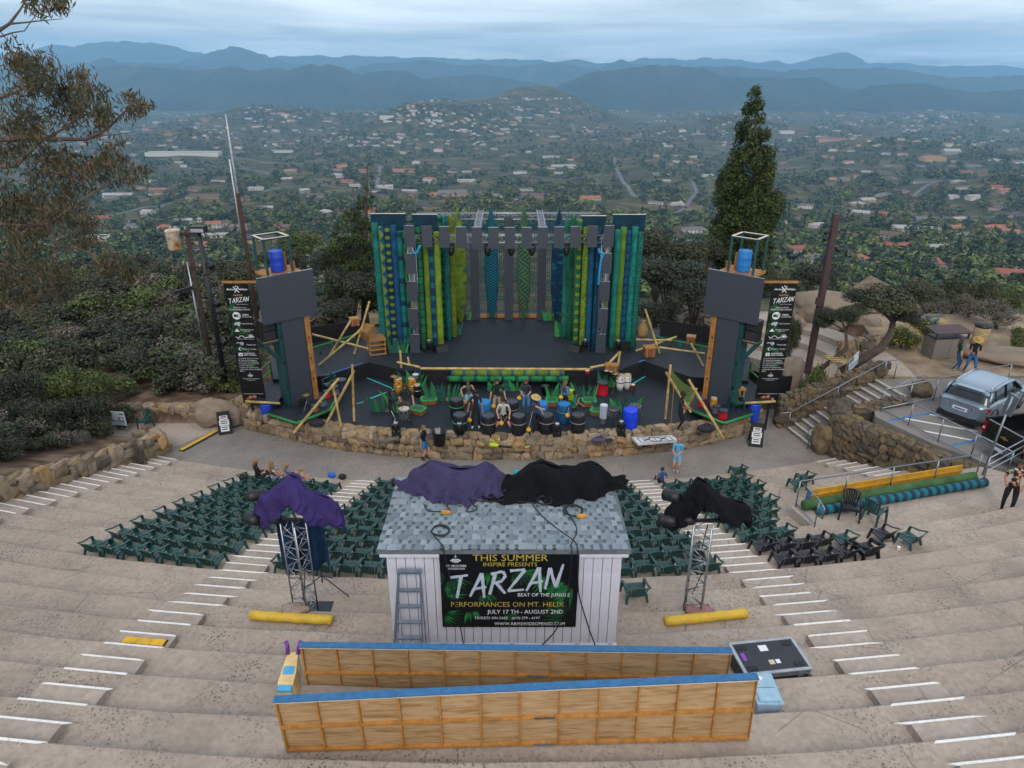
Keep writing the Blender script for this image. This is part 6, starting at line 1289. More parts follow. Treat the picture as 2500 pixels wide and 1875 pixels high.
# grass cut-outs
GB=[M('blade_green_a',hx('1f6a3a'),.7,var=.3,scale=8),M('blade_green_b',hx('155238'),.7,var=.3,scale=8),M('blade_green_c',hx('2c8a3f'),.7,var=.3,scale=8),M('blade_green_d',hx('124a4a'),.7,var=.3,scale=8)]
def grass(label,px,py,z,w,h,n,seed,big=2):
 r=random.Random(seed);p=PZ(px,py,z);t=thing('grass_cutout',label, 'stage grass',(p.x,p.y,z+.003));MB().box(-w/2,w/2,.03,.3,0,.03).obj('foot',BATTEN,t,local=True)
 for k in range(n):
  x0=-w/2+w*(k+.5)/n+r.uniform(-.04,.04);hh=h*(r.uniform(.45,.8)if k%3 else r.uniform(.75,1.0));lean=(x0/w)*.7*hh+r.uniform(-.25,.25)*hh;bw=r.uniform(.035,.06)+(.07 if k<big*3 and k%3==0 else 0);N=6;L_,R_=[],[]
  for i in range(N+1):
   f=i/N;cx=x0+lean*f*f;ww=bw*(1-f)**.8*(1+1.2*f);L_.append((cx-ww,0,hh*f*(1-.06*f)));R_.append((cx+ww,0,hh*f*(1-.06*f)))
  y=r.uniform(-.03,.06);pts=[Vector((a,y,c))for a,_,c in L_]+[Vector((a,y,c))for a,_,c in R_[::-1][1:]]
  MB().plate(pts,(0,-1,0),.012).obj('blade',r.choice(GB),t,local=True)
 return t
for lab,px,py,z,w,h,n,sd in[('grass cut-out in front of the left drummers',938,1006,0,1.1,.95,14,1),('broad leaf grass cut-out behind the man in black sleeves',968,1007,0,.55,1.2,8,2),('wide grass cut-out left of the black barrels',1083,979,0,1.45,1.25,20,3),('tall leaf cut-out behind the yellow congas',1014,946,0,1.1,1.25,12,4),('small grass cut-out behind the young man in black polo',1216,955,0,.85,.6,13,5),('small grass cut-out behind the woman in dark tee',1258,955,0,.75,.65,12,6),('tall spiky grass cut-out left of the neon bucket stack',1358,981,0,.7,1.2,9,7),('wide spiky grass cut-out right of the neon bucket stack',1420,980,0,1.3,1.2,16,8),('grass cut-out beside the white bucket stack',1478,1004,0,.85,.7,11,9),('broad leaf cut-out behind the silver drum at right',1520,1007,0,.9,.9,12,10),('leaf cut-out behind the red drum on the right',1478,945,0,.7,1.1,8,11),('leaf cut-out behind the white congas',1515,945,0,.9,.7,9,12),('tall grass cut-out on the upper stage by the left screen column',975,862,UZ,.85,1.1,16,13),('small grass cut-out at the back left of the upper stage',1128,782,UZ,1.0,.75,16,14),('leaf cut-out at the foot of the left cracked tube',1100,818,UZ,1.1,1.1,14,15),('small grass cut-out at the back right of the upper stage',1354,783,UZ,1.1,.8,16,16),('leaf cut-out at the foot of the right inner tubes',1382,822,UZ,1.1,1.1,14,17),('thin reeds at the right end of the congas',1556,985,0,.5,.5,7,18)]:
 grass(lab,px,py,z,w,h,n,sd)
PADG=M('pad_green',hx('2f8a48'),.6,var=.2);
def pad(label,px,py,w,d,h,rz):
 p=PZ(px,py,h);t=thing('step_platform',label, 'platform',(p.x,p.y,.003),rz);n=14;poly=[(w/2*math.copysign(abs(math.cos(a))**.45,math.cos(a)),d/2*math.copysign(abs(math.sin(a))**.45,math.sin(a)))for a in[2*PI*k/22 for k in range(22)]]
 MB().prism([(x*.97,y*.97)for x,y in poly],0,h-.05).obj('side',BRN,t,local=True);MB().prism(poly,h-.049,h).obj('top',PADG,t,local=True);MB().prism([(x*.72,y*.68)for x,y in poly],h+.001,h+.006).obj('tread',M('pad_tread',hx('2e5a3c'),.8),t,local=True)
for a in[('green topped step left of the wide grass cut-out',1047,972,.8,.6,.22,.2),('green topped step behind the silver drum at left',1020,996,.75,.6,.22,-.4),('green topped step at the right of the wide grass cut-out',1130,972,.7,.5,.22,-.1),('green topped step left of the neon buckets',1347,975,.6,.6,.25,0),('green topped step right of the spiky grass',1438,975,.7,.6,.25,.1),('green topped step beside the white bucket stack',1462,1000,.8,.6,.22,-.3)]:pad(*a)
def arch_step(label,px,py):
 p=PZ(px,py,0);t=thing('rock_step',label, 'platform',(p.x,p.y,.003));poly=[(-.46,0),(-.42,.3),(-.36,.38),(.36,.38),(.42,.3),(.46,0),(.34,0),(.3,.24),(.26,.27),(-.26,.27),(-.3,.24),(-.34,0)]
 MB().plate([Vector((x,0,z))for x,z in poly[:6]]+[Vector((x,0,z))for x,z in poly[6:]],(0,-1,0),.05).obj('arch_front',M('mauve_paint',hx('73697c'),.7),t,local=True);MB().box(-.44,.44,.002,.5,0,.36).obj('block',M('dark_step',hx('24262c'),.8),t,local=True)
arch_step('mauve framed step at the left below the painted rolls',1214,944);arch_step('mauve framed step at the right below the painted rolls',1266,944)
# SCREEN TOWERS AND BANNERS
TEALP=M('teal_paint',hx('0f3d3f'),.7,var=.2,scale=3,dirt=hx('1c5150'));DOUG=M('tower_timber',hx('9c6a32'),.7,var=.25,scale=4,dirt=hx('6f451c'))
BLUEDRUM=M('blue_drum',hx('1a3fae'),.4,var=.1,scale=3);BLUEDRUM2=M('bright_blue_drum',hx('1e72b8'),.45,var=.1,scale=3)
def tower(sd,side):
 AX=-.07
 def X(v):v=Vector(v);return v if sd<0 else Vector((2*AX-v.x,v.y,v.z))
 def quadbox(a,b,depth,z0,z1,nm,m,par):
  a,b=Vector((a.x,a.y,0)),Vector((b.x,b.y,0));d=(b-a).normalized();n=Vector((-d.y,d.x,0))*depth
  if n.y<0:n=-n
  P=[a,b,b+n,a+n];MB().hexa([X((p.x,p.y,z0))for p in P],[X((p.x,p.y,z1))for p in P]).obj(nm,m,par)
 PZ0=.3
 poly=[PZ(655,1012,PZ0),PZ(724,1034,PZ0),PZ(806,1002,PZ0),PZ(822,972,PZ0),PZ(800,955,PZ0),PZ(660,968,PZ0)]
 c=X(sum(poly,Vector())/6);t=thing('tower_platform', f'black tower platform with green pipe edge on the {side} of the stage', 'platform',(c.x,c.y,0))
 pp=[X(p)for p in poly];pl=[(p.x,p.y)for p in pp]
 if sd>0:pl=pl[::-1]
 MB().prism(pl,PZ0-.08,PZ0).obj('deck',DECK,t)
 for a,b in zip(pp[:3],pp[1:4]):MB().tube([a+Vector((0,0,.01)),b+Vector((0,0,.01))],.065,10).obj('edge_pipe',GPIPE,t,smooth=True)
 for p in pp+[pp[0].lerp(pp[1],.5),pp[1].lerp(pp[2],.5)]:q=p.lerp(Vector((c.x,c.y+.2,p.z)),.3);MB().box(q.x-.04,q.x+.04,q.y-.04,q.y+.04,-.02,PZ0-.081).obj('leg',LAMPB,t)
 wl=[PZ(622,970,.55),PZ(700,958,.55),PZ(712,975,.55),PZ(652,990,.55)]
 L0,L1=PZ(715,992,PZ0),PZ(765,977,PZ0);col=thing('screen_tower', f'teal painted tower with dark screens, timber edge and drum cage, {side} of the stage', 'tower',X(L0.lerp(L1,.5)))
 ztop=6.9;zl=PY(716,780,L0.y).z
 quadbox(L0,L1,.06,PZ0,zl+.3, 'column_screen',LEDM,col)
 d=(L1-L0).normalized();n=Vector((-d.y,d.x,0));n=n if n.y>0 else-n
 E0,E1=L0-d*.16,L1+d*.05
 quadbox(E0+n*.07,E1+n*.07,.75,PZ0,6.1, 'core',TEALP,col)
 quadbox(L1+d*.055+n*.02,L1+d*.30+n*.02,.05,PZ0,6.2, 'timber_side',DOUG,col)
 for z in(1.3,2.3,3.3):quadbox(L1+d*.12,L1+d*.18,.018,z,z+.09, 'steel_plate',LAMPB,col)
 for z in(1.2,2.4,3.6):quadbox(E0+d*.02+n*.04,E0+d*.12+n*.04,.028,z,z+.08, 'hinge',LAMPB,col)
 m_=L0.lerp(L1,.5)-n*.12;yc=m_.y;TL,TR,BL,BR=PY(627,677.6,yc),PY(768.4,656.8,yc+.2),PY(642.8,791.3,yc),PY(781.5,765,yc+.2)
 cx=(TL.x+BR.x)/2;w2=.5*((TR-TL).length+(BR-BL).length)/2;z1=(TL.z+TR.z)/2;z0=(BL.z+BR.z)/2;sc_=Vector((cx,yc,0));ang=d
 quadbox(sc_-ang*w2,sc_+ang*w2,.08,z0,z1, 'main_screen',LEDM,col);quadbox(sc_-ang*(w2-.03)+n*.085,sc_+ang*(w2-.03)+n*.085,.05,z0+.05,z1-.05, 'screen_frame',LEDB,col)
 quadbox(sc_-ang*w2,sc_+ang*w2,.09,z1+.001,z1+.012, 'screen_rim',ALU,col)
 q0=sc_-ang*.75+n*.15;q1=sc_+ang*.8+n*.15;quadbox(q0,q1,1.25,z1-.12,z1+.0, 'top_deck',DOUG,col)
 cg=[q0+n*.1+ang*.1,q0+ang*1.2+n*.1,q0+ang*1.2+n*1.15,q0+ang*.1+n*1.15];cz=z1+1.45
 for p in cg:MB().box(*(lambda v:(v.x-.045,v.x+.045,v.y-.045,v.y+.045))(X(p)),z1,cz).obj('cage_post',TEALP,col)
 for a,b in zip(cg,cg[1:]+cg[:1]):A,B=X((a.x,a.y,cz+.03)),X((b.x,b.y,cz+.03));MB().bar(A,B,.1,.06).obj('cage_rail',TEALP,col);MB().bar(A+Vector((0,0,.034)),B+Vector((0,0,.034)),.11,.006).obj('cage_trim',M('pale_ply_edge',hx('cdbfae')),col)
 for o,hh in((1.02,.75),(1.4,.32)):p=X(q0+ang*o+n*.5);MB().box(p.x-.1,p.x+.1,p.y-.05,p.y+.05,z1,z1+hh).obj('timber_post',DOUG,col)
 bp=X(q0+ang*.68+n*.42);drum(f'{"royal" if sd < 0 else "bright"} blue plastic drum in the cage on top of the {side} tower',(bp.x,bp.y,z1+.004),.29,.92,BLUEDRUM if sd<0 else BLUEDRUM2)
 s0=E0-ang*.62+n*.15;s1=E0-ang*.02+n*.15;zs=PY(660,826,yc).z
 quadbox(s0-ang*.05,s1,.6,zs-.08,zs, 'bracket_shelf',TEALP,col);quadbox(s0-ang*.06,s1,.04,zs-.001,zs+.03, 'shelf_trim',DOUG,col)
 for k in(0,.5):A=X((s0-n*0+n*(k+.05)));A.z=zs-.09;B=X(s1+n*(k+.05));B.z=zs-.95;MB().bar(A,B,.06,.14).obj('brace',TEALP,col)
 sp=thing('loudspeaker', f'stack of two black loudspeakers on the bracket of the {side} tower', 'speaker',X((s0.x,s0.y,zs)))
 for k in(0,1):
  quadbox(s0+n*.05,s1-ang*.04+n*.05,.5,zs+.032+k*.46,zs+.47+k*.46, 'cabinet',LAMPB,sp);quadbox(s0+n*.035+ang*.03,s1-ang*.07+n*.035,.014,zs+.06+k*.46,zs+.44+k*.46, 'grille',M('speaker_grille',hx('24262a')),sp)
 W=[PZ(640,975,.35),PZ(700,1002,.35),PZ(700,930,.35),PZ(655,930,.35)]
 yb=L0.y+.25;a,b=PY(546,697,yb),PY(640,684,yb);a.z=b.z=(a.z+b.z)/2+.03;bt=thing('sponsor_banner', f'tall black sponsor banner hanging on the {side} tower', 'banner',X((a.x,a.y,.4)))
 b2=b+Vector((.5,.05,0));MB().bar(X(a-Vector((.04,0,0))),X(b2),.06,.09).obj('beam',DOUG,bt)
 tl,tr,bl=PY(549,700,yb-.05),PY(603,693,yb-.05),PY(608,1003,yb-.05);zT=a.z-.05;zB=.38;w=1.02;xl=(a.x+.02)
 O=X((xl,yb-.045,zT))if sd<0 else X((xl+w,yb-.045,zT));U=Vector((w,0,0));Vd=Vector((0,0,zB-zT))
 MB().box(O.x,O.x+w,O.y+.001,O.y+.006,zB,zT).obj('vinyl_sheet',VINYL,bt)
 for k in(0,1):MB().tube([(O.x+k*w,O.y+.02,zT),(O.x+k*w,O.y+.02,zB)],.02,8).obj('banner_pole',LAMPB,bt)
 s=Sheet(O,U,Vd,bt)
 s.fronds([(.1,.17,60,.5,7,70),(.5,.18,120,.5,6,60),(.15,.28,20,.4,9,120),(.3,.34,70,.5,8,80),(.7,.38,130,.5,6,60),(.2,.5,60,.5,6,60),(.8,.55,120,.4,6,70),(.6,.64,40,.4,6,60)],[INK_L2,INK_L3,INK_L2,INK_L1],9)
 s.text(.08,.44,.036,.052, 'Arms',INK_W,.02);s.text(.56,.95,.036,.056, 'WideOpen',INK_W,.02);s.line([(.38,.024),(.6,.07)],.035,INK_W,name='logo');s.line([(.6,.022),(.42,.07)],.035,INK_W,name='logo');s.poly([[(.5+.03*math.cos(q),.02+.005*math.sin(q))for q in[k*PI/4 for k in range(8)]]],INK_W,.006, 'logo')
 s.text(.33,.72,.083,.098, 'INSPIRE',INK_G);s.brush(.1,.98,.118,.158,.018,INK_W);s.text(.42,.9,.161,.168, 'BEAT OF THE JUNGLE',INK_W)
 s.text(.25,.8,.185,.195, 'THANK YOU TO OUR',INK_W);s.text(.06,.94,.2,.212, 'SPONSORS AND DONORS',INK_W)
 def disc(u,v,r,m,lift=.006):asp=s.U.length/s.V.length;s.poly([[(u+r*math.cos(k*PI/8),v+r*math.sin(k*PI/8)*asp)for k in range(16)]],m,lift, 'logo')
 disc(.33,.255,.17,INK_W);disc(.27,.255,.07,INK_L2,.0075);disc(.4,.257,.075,INK_L2,.0075);disc(.42,.257,.04,INK_W,.009);s.text(.58,.85,.242,.254, 'PREBYS',INK_W,.02);s.text(.55,.97,.26,.27, 'FOUNDATION',INK_W)
 for du,dv,r in((.0,0,.07),(.1,-.004,.05),(-.08,.006,.05),(.06,.012,.06)):disc(.3+du,.318+dv,r,INK_S)
 s.text(.48,.97,.316,.325, 'CHRISTOPHER REEVE',INK_W)
 s.poly([[(.14,.385),(.25,.36),(.36,.385)]],INK_W,.006, 'logo');s.text(.4,.97,.366,.375, 'ENGINEERED RESOURCES',INK_W);s.text(.55,.8,.38,.388, 'SINCE 1998',INK_W)
 s.line([(.15+.1*k,.428+.012*math.sin(k*1.9))for k in range(5)]+[(.62,.432),(.95,.43)],.025,INK_W,name='logo')
 for k in range(5):q=math.radians(200+35*k);s.line([(.8,.428),(.8+.13*math.cos(q),.428+.13*math.sin(q)*s.U.length/s.V.length)],.02,INK_W,name='logo')
 s.text(.2,.9,.444,.45, 'HARMONY GROVE FOUNDATION',INK_W)
 s.line([(.12,.482),(.22,.476),(.3,.484)],.02,INK_W,name='logo');disc(.36,.485,.075,INK_W);disc(.36,.485,.055,INK_K,.0075);s.line([(.33,.481),(.36,.49),(.4,.479)],.02,INK_W,.009, 'logo');s.text(.55,.95,.488,.5, 'Vincent Leal',INK_W)
 disc(.26,.53,.07,INK_W);disc(.28,.53,.05,INK_K,.0075);s.text(.34,.95,.524,.54, 'David C. Copley',INK_W)
 s.rect(.14,.32,.563,.59,INK_W,.006, 'logo');s.line([(.18,.57),(.28,.58),(.2,.586)],.025,INK_K,.0075, 'logo');s.text(.36,.86,.562,.573, 'CALIFORNIA',INK_W,.02);s.text(.36,.92,.577,.588, 'ARTS COUNCIL',INK_W,.02)
 for k,ln in enumerate(('A heartfelt thank you to the', 'Mt. Helix Park Foundation', 'and the Mt. Helix community', 'for supporting the return of', 'musical magic to the', 'mountain and championing a', 'celebration where all abilities', 'shine.')):s.text(.08,.08+.032*len(ln),.605+k*.0155,.6155+k*.0155,ln,INK_W)
 helix_logo(s,.5,.752,.15);s.text(.16,.86,.782,.79, 'MT. HELIX PARK FOUNDATION',INK_W);s.text(.33,.68,.796,.803, 'mthelixpark.org',INK_W);s.text(.06,.94,.915,.922, 'WWW.ARMSWIDEOPENSD.COM',INK_W)
 OR=M('amber_print',hx('8a4a1c'),.6,var=.4,scale=20);SK=M('face_print',hx('a8775a'),.6,var=.3,scale=20)
 s.poly([[(.05,.985),(.25,.945),(.5,.935),(.62,.965),(.55,.99)]],OR,.0055, 'photo_print');disc(.35,.948,.07,SK,.0065);disc(.55,.943,.075,SK,.0065);disc(.75,.968,.075,SK,.0065);s.poly([[(.55,.99),(.66,.975),(.9,.975),(.95,.99)]],OR,.0055, 'photo_print')
 wk=thing('side_walkway', f'black side walkway with bamboo edge beside the {side} tower', 'platform',X((-11.4,29.4,0)));MB().prism([(p.x,p.y)for p in[X(v)for v in([Vector((-11.9,28.75,0)),Vector((-10.55,28.55,0)),Vector((-10.5,31.2,0)),Vector((-11.6,31.4,0))][::1 if sd<0 else-1])]],.55,.62).obj('deck',DECK,wk);MB().tube([X((-12.0,28.7,.62)),X((-10.4,28.5,.62))],.06,10).obj('edge_bamboo',BAM,wk,smooth=True)
 for x,y in((-11.8,28.85),(-10.65,28.7),(-11.5,31.2),(-10.6,31.1)):p=X((x,y,0));MB().box(p.x-.04,p.x+.04,p.y-.04,p.y+.04,-.9,.549).obj('leg',LAMPB,wk)
 g0,g1,g2=X((-11.85,29.6,1.5)),X((-11.6,31.3,1.5)),X((-11.3,31.3,.62));MB().tube([(g0.x,g0.y,.62),g0,g1,(g1.x,g1.y,.62)],.04,8).obj('rail',GPIPE,wk,smooth=True);MB().tube([(g0.x,g0.y,1.05),(g1.x,g1.y,1.05)],.04,8).obj('rail',GPIPE,wk,smooth=True)
 bp=X((-11.1,28.75,-.3));drum(f'blue plastic drum under the {side} tower walkway',(bp.x,bp.y,-.38),.29,.92,BLUEDRUM)
 return PZ0,X
def drum(label,loc,r,h,mat,bands=(),lid=None,name='plastic_drum',cat='drum'):
 t=thing(name,label,cat,loc);pr=[(r*.9,0),(r*.97,.02),(r,h*.12),(r*1.0,h*.3),(r*1.025,h*.33),(r*1.0,h*.36),(r,h*.64),(r*1.025,h*.67),(r,h*.70),(r*.98,h*.94),(r*.93,h),(r*.86,h),(r*.85,h-.025)]
 MB().lathe(pr,28).obj('body',mat,t,smooth=True,local=True)
 MB().lathe([(r*.83,0),(r*.83,.006)],24,(0,0,h-.024)).obj('head',lid or mat,t,local=True)
 for z,hh,m in bands:MB().lathe([(r*1.03,z),(r*1.045,z+hh*.5),(r*1.03,z+hh)],28).obj('band',m,t,smooth=True,local=True)
 return t
tower(-1, 'left');tower(1, 'right')
# DRUMS, BUCKETS, SIGNS, POLES
BLK=M('black_drum_plastic',hx('131519'),.5,var=.25,scale=4);BLKH=M('scuffed_drum_head',hx('3c444e'),.6,var=.5,scale=7,dirt=hx('59626c'));GREYT=M('grey_tape',hx('7b7f82'),.6,var=.4,scale=20);GRNR=M('green_rope',hx('25a04e'),.6);TEALR=M('teal_rope',hx('26a08c'),.6)
def at0(px,py):return PZ(px,py,0.0)
def bdrum(label,px,py,band,mat=BLK,head=BLKH,r=.31,h=.92):
 p=at0(px,py);return drum(label,(p.x,p.y+r*.8,.003),r,h,mat,[(h*.6,.04,band)]if band else[],head)
bdrum('black drum with green rope, rear one of the two at the left',1115,1024,GRNR);bdrum('black drum with teal rope, front one of the two at the left',1123,1064,TEALR);bdrum('black drum with grey tape in front of the man in the white tee',1192,1066,GREYT);bdrum('black drum between the white tee man and the straw hat man',1266,1066,GREYT);bdrum('black drum just right of the straw hat man',1334,1064,GREYT);bdrum('black drum in front of the man in the green tee',1411,1064,GREYT);bdrum('black drum half hidden behind the man in the white tee',1250,1030,GREYT)
BB=M('sky_blue_drum',hx('1a74b4'),.45,var=.12,scale=3);BP=M('patterned_blue_drum',hx('12507c'),.5,var=.6,scale=11)
bdrum('sky blue drum behind the man in the black cap',1181,1031,None,BB,BB);bdrum('sky blue drum behind the straw hat man',1321,1034,None,BB,BB,.29);bdrum('patterned blue drum with sky blue top before the tie dye shirt',1377,1037,GREYT,BP,BB,.31);p=at0(1539,1057);drum('large royal blue plastic drum standing alone at the right',(p.x,p.y+.3,.003),.32,1.0,M('royal_drum',hx('123bd0'),.4,var=.06))
def bucket_stack(label,px,py,z,r,n,mat,step=.09,base=.3):
 p=PZ(px,py,z);t=thing('bucket_stack',label, 'buckets',(p.x,p.y+r,z+.003))
 for k in range(n):
  z0=0 if k==0 else base-.3+k*step;MB().lathe([(r*.82,z0),(r*.97,z0+base-.02),(r*1.06,z0+base-.018),(r*1.06,z0+base),(r*.9,z0+base+.001)],22).obj('bucket',mat,t,smooth=True,local=True)
bucket_stack('tall stack of white buckets beside the silver drum',1473,1037,0,.155,8,M('white_plastic',hx('c3cbd6'),.4,var=.05),.085);bucket_stack('stack of neon yellow buckets behind the green tee man',1392,990,0,.15,6,M('neon_plastic',hx('a8c410'),.4,var=.05),.085)
def open_bucket(label,px,py,z,r,h,mat,sticks=False):
 p=PZ(px,py,z);t=thing('open_bucket',label, 'bucket',(p.x,p.y+r*.7,z+.003));MB().lathe([(r*.8,0),(r,h),(r*1.06,h+.002),(r*1.06,h+.02),(r*.94,h+.02),(r*.78,.05)],22).obj('body',mat,t,smooth=True,local=True)
 if sticks:
  for s in(-1,1):MB().tube([(s*r*.95,0,h-.02),(s*r*1.2,0,h),(s*r*1.2,0,h-.07),(s*r*.95,0,h-.09)],.012,6).obj('handle',mat,t,local=True)
  for k in range(7):MB().tube([(-.1+.02*k,.02*(k%3),h-.25),(-.16+.035*k,.05*(k%2),h+.1+.02*(k%3))],.012,6).obj('drum_stick',M('pale_stick',hx('c4c2bb'),.6),t,local=True)
open_bucket('black bucket at the back right of the drummers, rear one',1343,946,0,.2,.45,BLK);open_bucket('black bucket at the back right of the drummers, front one',1331,965,0,.2,.42,BLK);open_bucket('black bin of drum sticks standing on the stage wall',1072,1091,.08,.29,.62,BLK,True)
CHROME=M('chrome',hx('b7bcc2'),.2,.9);HEADW=M('drum_head',hx('b9b7b0'),.6,var=.1)
ZEB=tube_mat('zebra_trim', 'diamond',hx('1a1b1e'),hx('c9c9c6'),DK,9.)
def snare(label,px,py,r,h,zt,mat,legs=True,head=HEADW,trim=True):
 p=at0(px,py);t=thing('hand_drum',label, 'drum',(p.x,p.y,.003));MB().lathe([(r*.9,zt-h),(r,zt-h+.03),(r,zt-.04),(r*1.03,zt-.03),(r*1.03,zt),(r*.96,zt)],22).obj('shell',mat,t,smooth=True,local=True);MB().lathe([(r*.95,0),(r*.95,.008)],22,(0,0,zt)).obj('head',head,t,local=True)
 if trim:MB().lathe([(r*1.035,zt-.14),(r*1.05,zt-.1),(r*1.035,zt-.05)],22).obj('rope_trim',ZEB,t,smooth=True,local=True)
 if legs:
  for k in range(3):a=2*PI*k/3+.5;MB().tube([(r*1.0*math.cos(a),r*math.sin(a),zt-h*.4),(r*1.15*math.cos(a),r*1.15*math.sin(a),0)],.012,6).obj('leg',RUBBER,t,local=True)
 return t
SILV=M('silver_shell',hx('7f868c'),.35,.6,var=.15)
snare('silver drum with zebra trim on a stand before the two left drummers',989,1040,.24,.45,.85,SILV);snare('silver drum with zebra trim right of the white buckets',1495,1034,.25,.42,.78,SILV,True,M('dark_head',hx('2b3036'),.6));snare('zebra headed drum behind the royal blue drum',1549,1020,.27,.35,.62,SILV,True,ZEB)
def conga(label,loc,r,h,mat,band):
 t=thing('conga_drum',label, 'drum',loc);MB().lathe([(r*.72,0),(r*.95,h*.3),(r*1.08,h*.58),(r*1.0,h*.85),(r*.93,h),(r*.85,h)],22).obj('shell',mat,t,smooth=True,local=True);MB().lathe([(r*.96,h-.05),(r*.98,h-.02),(r*.96,h-.005)],22).obj('hoop',CHROME,t,smooth=True,local=True);MB().lathe([(r*.9,0),(r*.9,.012)],20,(0,0,h)).obj('head',M('conga_head',hx('a98f68'),.7),t,local=True);MB().lathe([(r*1.085,h*.52),(r*1.1,h*.55),(r*1.085,h*.58)],22).obj('band',band,t,smooth=True,local=True)
 for k in range(5):a=2*PI*k/5;MB().box(r*1.02*math.cos(a)-.015,r*1.02*math.cos(a)+.015,r*1.02*math.sin(a)-.015,r*1.02*math.sin(a)+.015,h*.74,h*.86).obj('lug',RUBBER,t,local=True)
YCON=M('amber_shell',hx('b07a1e'),.35,var=.15);WCON=M('white_shell',hx('cfcdc6'),.35,var=.06);RED=M('red_shell',hx('b01024'),.4,var=.1)
def fl(px,py,z=0.003):p=PZ(px,py,z);return(p.x,p.y,z)
conga('amber conga at the left behind the drummers',fl(974,962),.2,.82,YCON,CHROME);conga('amber conga right behind the man in the bandana',fl(1008,960),.2,.8,YCON,CHROME);conga('white conga, left one of the pair at right',fl(1513,952),.2,.8,WCON,RUBBER);conga('white conga, right one of the pair at right',fl(1530,950),.18,.78,WCON,RUBBER)
conga('black goblet drum beside the amber congas',fl(1020,968),.17,.62,BLK,CHROME);snare('silver drum on the black goblet drum by the amber congas',1017,958,.16,.2,.95,SILV,True,HEADW,False);snare('small dark red drum on the right percussion stand',1430+2,950,.1,.16,.98,RED,True,HEADW,False)
for lab,px,py,r,h,zt in(('small tom left of the right cymbal',1478,952,.11,.18,1.02),('small tom beside the right cymbal',1489,952,.1,.18,.98),('small brown drum right of the white congas',1543,968,.11,.35,.62)):snare(lab,px,py,r,h,zt,BLK if 'tom' in lab else M('brown_shell',hx('5a2f22'),.5),True,HEADW,False)
def tomred(label,loc,r,h,mat=None):
 t=thing('floor_drum',label, 'drum',loc);MB().lathe([(r,0),(r*1.03,.03),(r,.05),(r,h-.05),(r*1.03,h-.03),(r,h)],22).obj('shell',mat or RED,t,smooth=True,local=True);MB().lathe([(r*.96,0),(r*.96,.01)],20,(0,0,h)).obj('head',BLKH,t,local=True);MB().lathe([(r*1.035,h-.06),(r*1.045,h-.03),(r*1.035,h)],22).obj('hoop',BLK,t,smooth=True,local=True)
tomred('red drum behind the right spiky grass',fl(1470,962),.27,.62)
def cymbal(label,loc,z,r=.22):
 t=thing('cymbal',label, 'cymbal',loc);MB().lathe([(r,z-.01),(r*.5,z+.015),(.04,z+.03),(.03,z+.045)],24).obj('plate',M('bronze',hx('8f7a4c'),.35,.7),t,smooth=True,local=True);MB().tube([(0,0,.35),(0,0,z)],.012,8).obj('stem',CHROME,t,local=True)
 for k in range(3):a=2*PI*k/3;MB().tube([(0,0,.45),(.25*math.cos(a),.25*math.sin(a),0)],.01,6).obj('leg',CHROME,t,local=True)
cymbal('cymbal on a stand left of the amber congas',fl(966,960),.9);cymbal('cymbal on a chrome stand beside the red drum',fl(1500,955),.95)
TP=.303
def on_plat(px,py):p=PZ(px,py,TP);return(p.x,p.y,TP)
for lab,px,py,r,h,m in(('silver drum at the front of the left tower platform',788,989,.2,.36,SILV),('red drum behind the silver drum on the left tower platform',800,969,.17,.32,RED),('large silver drum at the back of the left tower platform',818,962,.22,.4,SILV),('red drum at the front of the right tower platform',1764,1020,.2,.38,RED),('silver drum at the front of the right tower platform',1748,1008,.17,.36,SILV),('red drum at the inner edge of the right tower platform',1712,990,.17,.36,RED)):tomred(lab,on_plat(px,py),r,h,m)
conga('amber conga on the right tower platform',on_plat(1740,1000),.15,.58,YCON,CHROME);cymbal('cymbal on the left tower platform',on_plat(752,1000),.75,.2);tomred('tan hand drum on the left tower platform',on_plat(770,1003),.17,.3,M('tan_shell',hx('6f5636'),.6));tomred('round purple drum case behind the left tower platform',fl(836,950,UZ*.5),.24,.5,M('purple_case',hx('2c2440'),.6))
p=on_plat(740,992);tag(MB().box(-.16,.16,-.1,.1,0,.34).obj('practice_amp',LAMPB), 'small black amplifier at the foot of the left tower screen', 'amplifier').location=p
p=on_plat(1796,1002);chair(CH_GT,p,PI+.4, 'green plastic chair on the right tower platform');p=on_plat(812,968);chair(CH_GT,(p[0]-.25,p[1]+.5,TP),2.4, 'green plastic chair behind the left tower platform drums')
box_wood('small wooden box speaker on the right tower walkway',1806,965,.62,.36,.3,.36,.2,M('amp_front',hx('1a1a1c'),.8))
def blower():
 p=PZ(1205,1092,.12);t=thing('leaf_blower', 'yellow green leaf blower lying on the stage wall', 'leaf blower',p);NE=M('tool_yellow',hx('b5c420'),.5)
 MB().tube([(-.16,0,.1),(-.05,0,.12),(.1,0,.1),(.2,0,.08)],[.07,.1,.075,.06],12).obj('motor_body',NE,t,smooth=True,local=True);MB().tube([(.18,0,.08),(.4,-.02,.05),(.75,-.06,.03)],[.055,.05,.045],12).obj('nozzle',LAMPB,t,smooth=True,local=True);MB().tube([(-.12,0,.2),(-.1,.02,.38),(-.02,.04,.3),(.1,.02,.2)],.025,8).obj('handle',NE,t,smooth=True,local=True);MB().sph((.22,.1,.3),.05,10,7).obj('knob',NE,t,smooth=True,local=True)
blower()
tag(MB().bar(PZ(1282,1092,.16),PZ(1292,1090,.16),.05,.03).obj('marker_pen',M('tool_yellow',hx('b5c420'))), 'short yellow green tool on the stage wall', 'tool')
